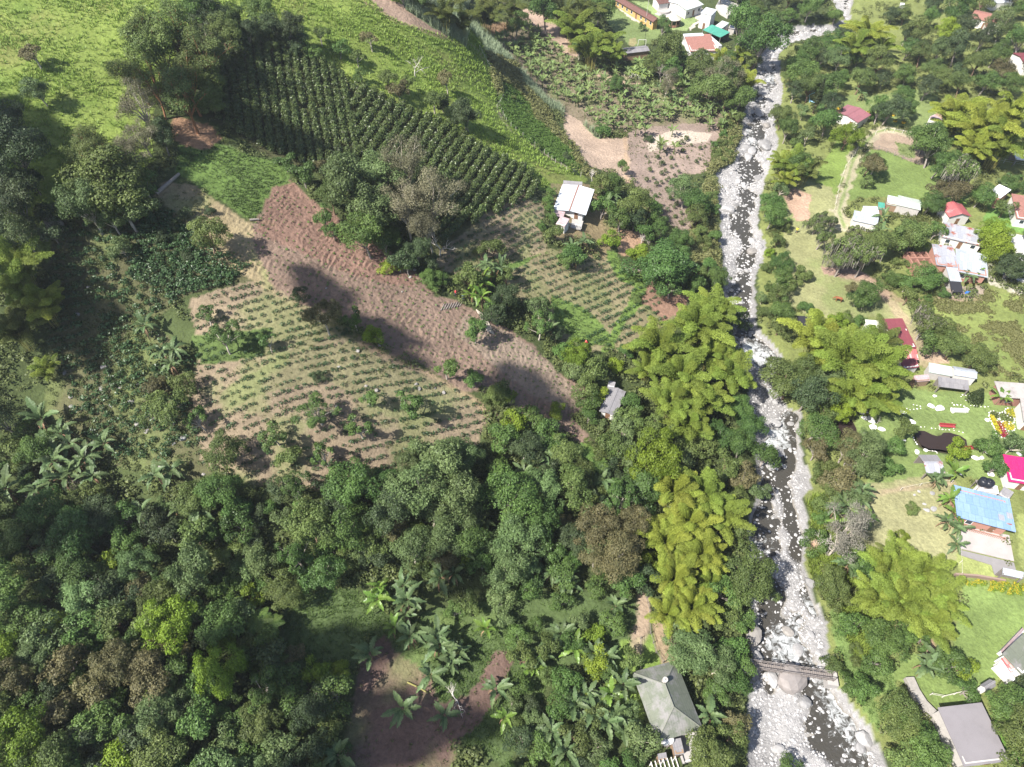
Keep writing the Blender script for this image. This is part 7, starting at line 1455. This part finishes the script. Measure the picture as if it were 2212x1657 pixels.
# ================================================================ labels that single out each plant
LMK = [(60,80,'in the top left pasture corner'),(330,110,'in the eucalypt-like stand, upper left'),(230,400,'in the stand left of the green slope'),(30,350,'at the dark left edge'),(50,650,'at the left edge bamboo'),
 (520,60,'above the coffee plantation'),(800,150,'on the upper pasture margin'),(980,220,'at the ridge end of the plantation'),(630,360,'at the top of the furrowed field'),(800,440,'in the big clump above the furrows'),(910,500,'below the feathery grey trees'),
 (440,520,'beside the straw-coloured slope'),(480,720,'in the upper tan coffee field'),(700,690,'on the field edge by the furrows'),(700,900,'in the lower tan coffee field'),(350,870,'at the left side of the tan field'),(980,830,'at the right end of the tan field'),
 (1060,620,'around the central banana plants'),(1180,690,'below the young coffee rows'),(1200,450,'beside the white-roofed farmhouse'),(1260,520,'just below the white-roofed farmhouse'),(1340,440,'right of the white-roofed farmhouse'),(1440,580,'at the lush round tree'),(1500,440,'on the west bank, upper middle'),
 (1250,790,'above the small grey cottage'),(1350,890,'right of the small grey cottage'),(1300,940,'below the small grey cottage'),(120,960,'in the left banana grove'),(350,1060,'in the shaded left gully'),(480,1060,'at the lower edge of the tan field'),(950,1050,'in the large grey-green tree group'),(1150,930,'at the foot of the furrowed field'),(1130,1160,'in the vine-covered forest'),(1320,1150,'left of the yellow bamboo'),(1370,1030,'at the head of the yellow bamboo'),
 (640,1190,'in the forest above the clearing'),(400,1230,'in the left middle forest'),(200,1330,'in the left lower forest'),(80,1500,'in the lower left corner'),(280,1560,'at the bottom left forest edge'),(480,1430,'around the bright forest tree'),(600,1580,'left of the bare plot'),(790,1210,'at the top of the clearing'),(560,1380,'by the tree ferns'),(900,1320,'at the banana clump in the clearing'),(980,1420,'right of the bare plot'),(860,1540,'on the bare plot'),(1060,1300,'in the middle of the clearing'),(1100,1550,'near the bottom centre'),
 (1230,1400,'left of the lawn strip'),(1270,1540,'left of the big hip roof'),(1350,1600,'below left of the hip roof'),(1500,1440,'above the big hip roof'),(1560,1600,'right of the big hip roof'),(1590,1350,'on the west bank by the footbridge'),(1620,1240,'overhanging the river, lower middle'),(1620,950,'on the west bank, middle reach'),(1570,1050,'right of the yellow bamboo'),(1570,730,'on the west bank by the big bamboo'),(1480,780,'in the big central bamboo stand'),(1480,1180,'in the tall yellow bamboo stand'),
 (1440,130,'beside the red tiled house'),(1580,170,'at the upper river bend'),(1270,60,'beside the sports lawn'),(1000,20,'along the top edge, centre'),(1620,60,'above the upper river bend'),(1350,160,'below the grey barn'),(1100,200,'on the back slope of the ridge'),(1240,370,'on the gully side above the farmhouse'),
 (1720,190,'east of the upper river'),(1710,360,'in the small bamboo group, east bank'),(1690,480,'on the east bank, upper middle'),(1690,610,'on the east bank, middle'),(1850,60,'in the bamboo at the top right'),(1960,110,'in the far dark wood'),(2130,120,'in the top right wood'),(1850,260,'around the maroon-roofed lawn house'),(2020,320,'beside the round corral'),(2130,260,'in the big right bamboo'),(1870,350,'by the two-rut track'),(2070,400,'right of the green meadow'),(1830,510,'in the mossy grove'),(1950,470,'between the two roof clusters'),(2150,510,'at the white courtyard'),(2000,600,'below the brick ruin'),(1850,660,'on the dry lawn'),(2010,700,'at the edge of the bean field'),(1840,780,'in the bamboo over the red house'),(1720,840,'on the east bank by the bamboo'),(1800,910,'by the black pool'),(2050,830,'along the sheds above the pond'),(1850,1000,'left of the pond lawn'),(2050,970,'around the heart-shaped pond'),(2160,990,'between the pond and the magenta roof'),(2050,1110,'left of the blue-roofed house'),(1830,1120,'at the left end of the dry lawn'),(1860,1220,'left of the round bamboo'),(1960,1270,'in the round lower bamboo'),(1930,1150,'on the dry lawn by the terrace'),(1800,1300,'on the east bank, lower reach'),(1900,1400,'on the lower right lawn'),(2060,1450,'by the small dark shed'),(1830,1460,'at the east end of the footbridge'),(1920,1570,'left of the grey flat-roofed barn'),(2180,1530,'right of the grey flat-roofed barn'),(1700,1650,'on the bottom gravel bar')]
_ones = ['first','second','third','fourth','fifth','sixth','seventh','eighth','ninth','tenth','eleventh','twelfth','thirteenth','fourteenth','fifteenth','sixteenth','seventeenth','eighteenth','nineteenth','twentieth']
_lk = np.array([(a, b) for a, b, _ in LMK], float)
groups = {}
SCI = {'ol': 'x'}
for i, (o, desc, cat, x, y, grp) in enumerate(REG):
    k = int(np.argmin(np.hypot(_lk[:, 0] - x, _lk[:, 1] - y))); groups.setdefault((desc, k), []).append((x, y, i))
for (desc, k), L in groups.items():
    L.sort(); n = len(L)
    for j, (x, y, i) in enumerate(L):
        o, _, cat, _, _, grp = REG[i]
        if n == 1: lab = desc + ' ' + LMK[k][2]
        elif n == 2: lab = f"{'left' if j == 0 else 'right'} {desc} {LMK[k][2]}"
        else: lab = f"{desc} {LMK[k][2]}, {'leftmost' if j == 0 else 'rightmost' if j == n - 1 else _ones[min(j, 19)] + ' from left'}"
        tag(o, lab, cat, grp)
# ---- unseen blockers added high over the valley to cast soft shade on the slope
def shade_blocker(x, y, rx, ry, seed, rz=0.0):
    g = np.random.default_rng(seed); G = P(x, y); Hc = 190.0; c = G - LDIR * ((Hc - G[2]) / -LDIR[2]) * -1 * -1
    A = []; F = []; n = 0
    for i in range(9):
        V, Fq = RKL[i % 5]; a = g.uniform(0, 6.28); q = g.uniform(0, .75); s = g.uniform(.35, .6)
        V = V * [rx * s, ry * s, 5.0] + [math.cos(a) * q * rx, math.sin(a) * q * ry, g.uniform(-3, 3)]; A.append(V); F.append(Fq + n); n += len(V)
    return np.concatenate(A), np.concatenate(F), c, rz
BLOCKM = mat('blocker_white', (.9,.9,.9), 1.0)
for i, (x, y, rx, ry, rz) in enumerate([(590,290,14,5,-.5),(700,640,9,1.2,-.75),(840,735,9,1.2,-.6),(1140,845,9,1.3,-.6),(60,300,8,18,0),(190,700,6,10,0),(690,1420,10,9,.1),(850,1590,12,6,0),(1040,1250,8,4,0),(170,1150,9,5,0)]):
    V, F, c, rz = shade_blocker(x, y, rx, ry, i, rz)
    o = link('shade_blocker', newmesh('shade_blocker', V, [F], BLOCKM, smooth=True), None, c, rz); o['kind'] = 'structure'; o['label'] = 'unseen blocker added high over the valley to shade the slope'; o['category'] = 'shade_blocker'
# ---- the valley air
hz = bpy.data.meshes.new('haze'); A = Acc(); bx(A, -420, 420, -160, 520, -3.5, 118); V, F, v = A.arrays()
m = bpy.data.materials.new('valley_air'); m.use_nodes = True; t = m.node_tree; t.nodes.clear(); out = t.nodes.new('ShaderNodeOutputMaterial'); pv = t.nodes.new('ShaderNodeVolumePrincipled')
pv.inputs['Color'].default_value = (.86, .90, 1.0, 1); pv.inputs['Density'].default_value = .00017; pv.inputs['Anisotropy'].default_value = .3; t.links.new(pv.outputs[0], out.inputs['Volume'])
o = link('haze', newmesh('haze', V, [F], m)); o['kind'] = 'stuff'; o['label'] = 'thin bluish haze over the valley'; o['category'] = 'haze'
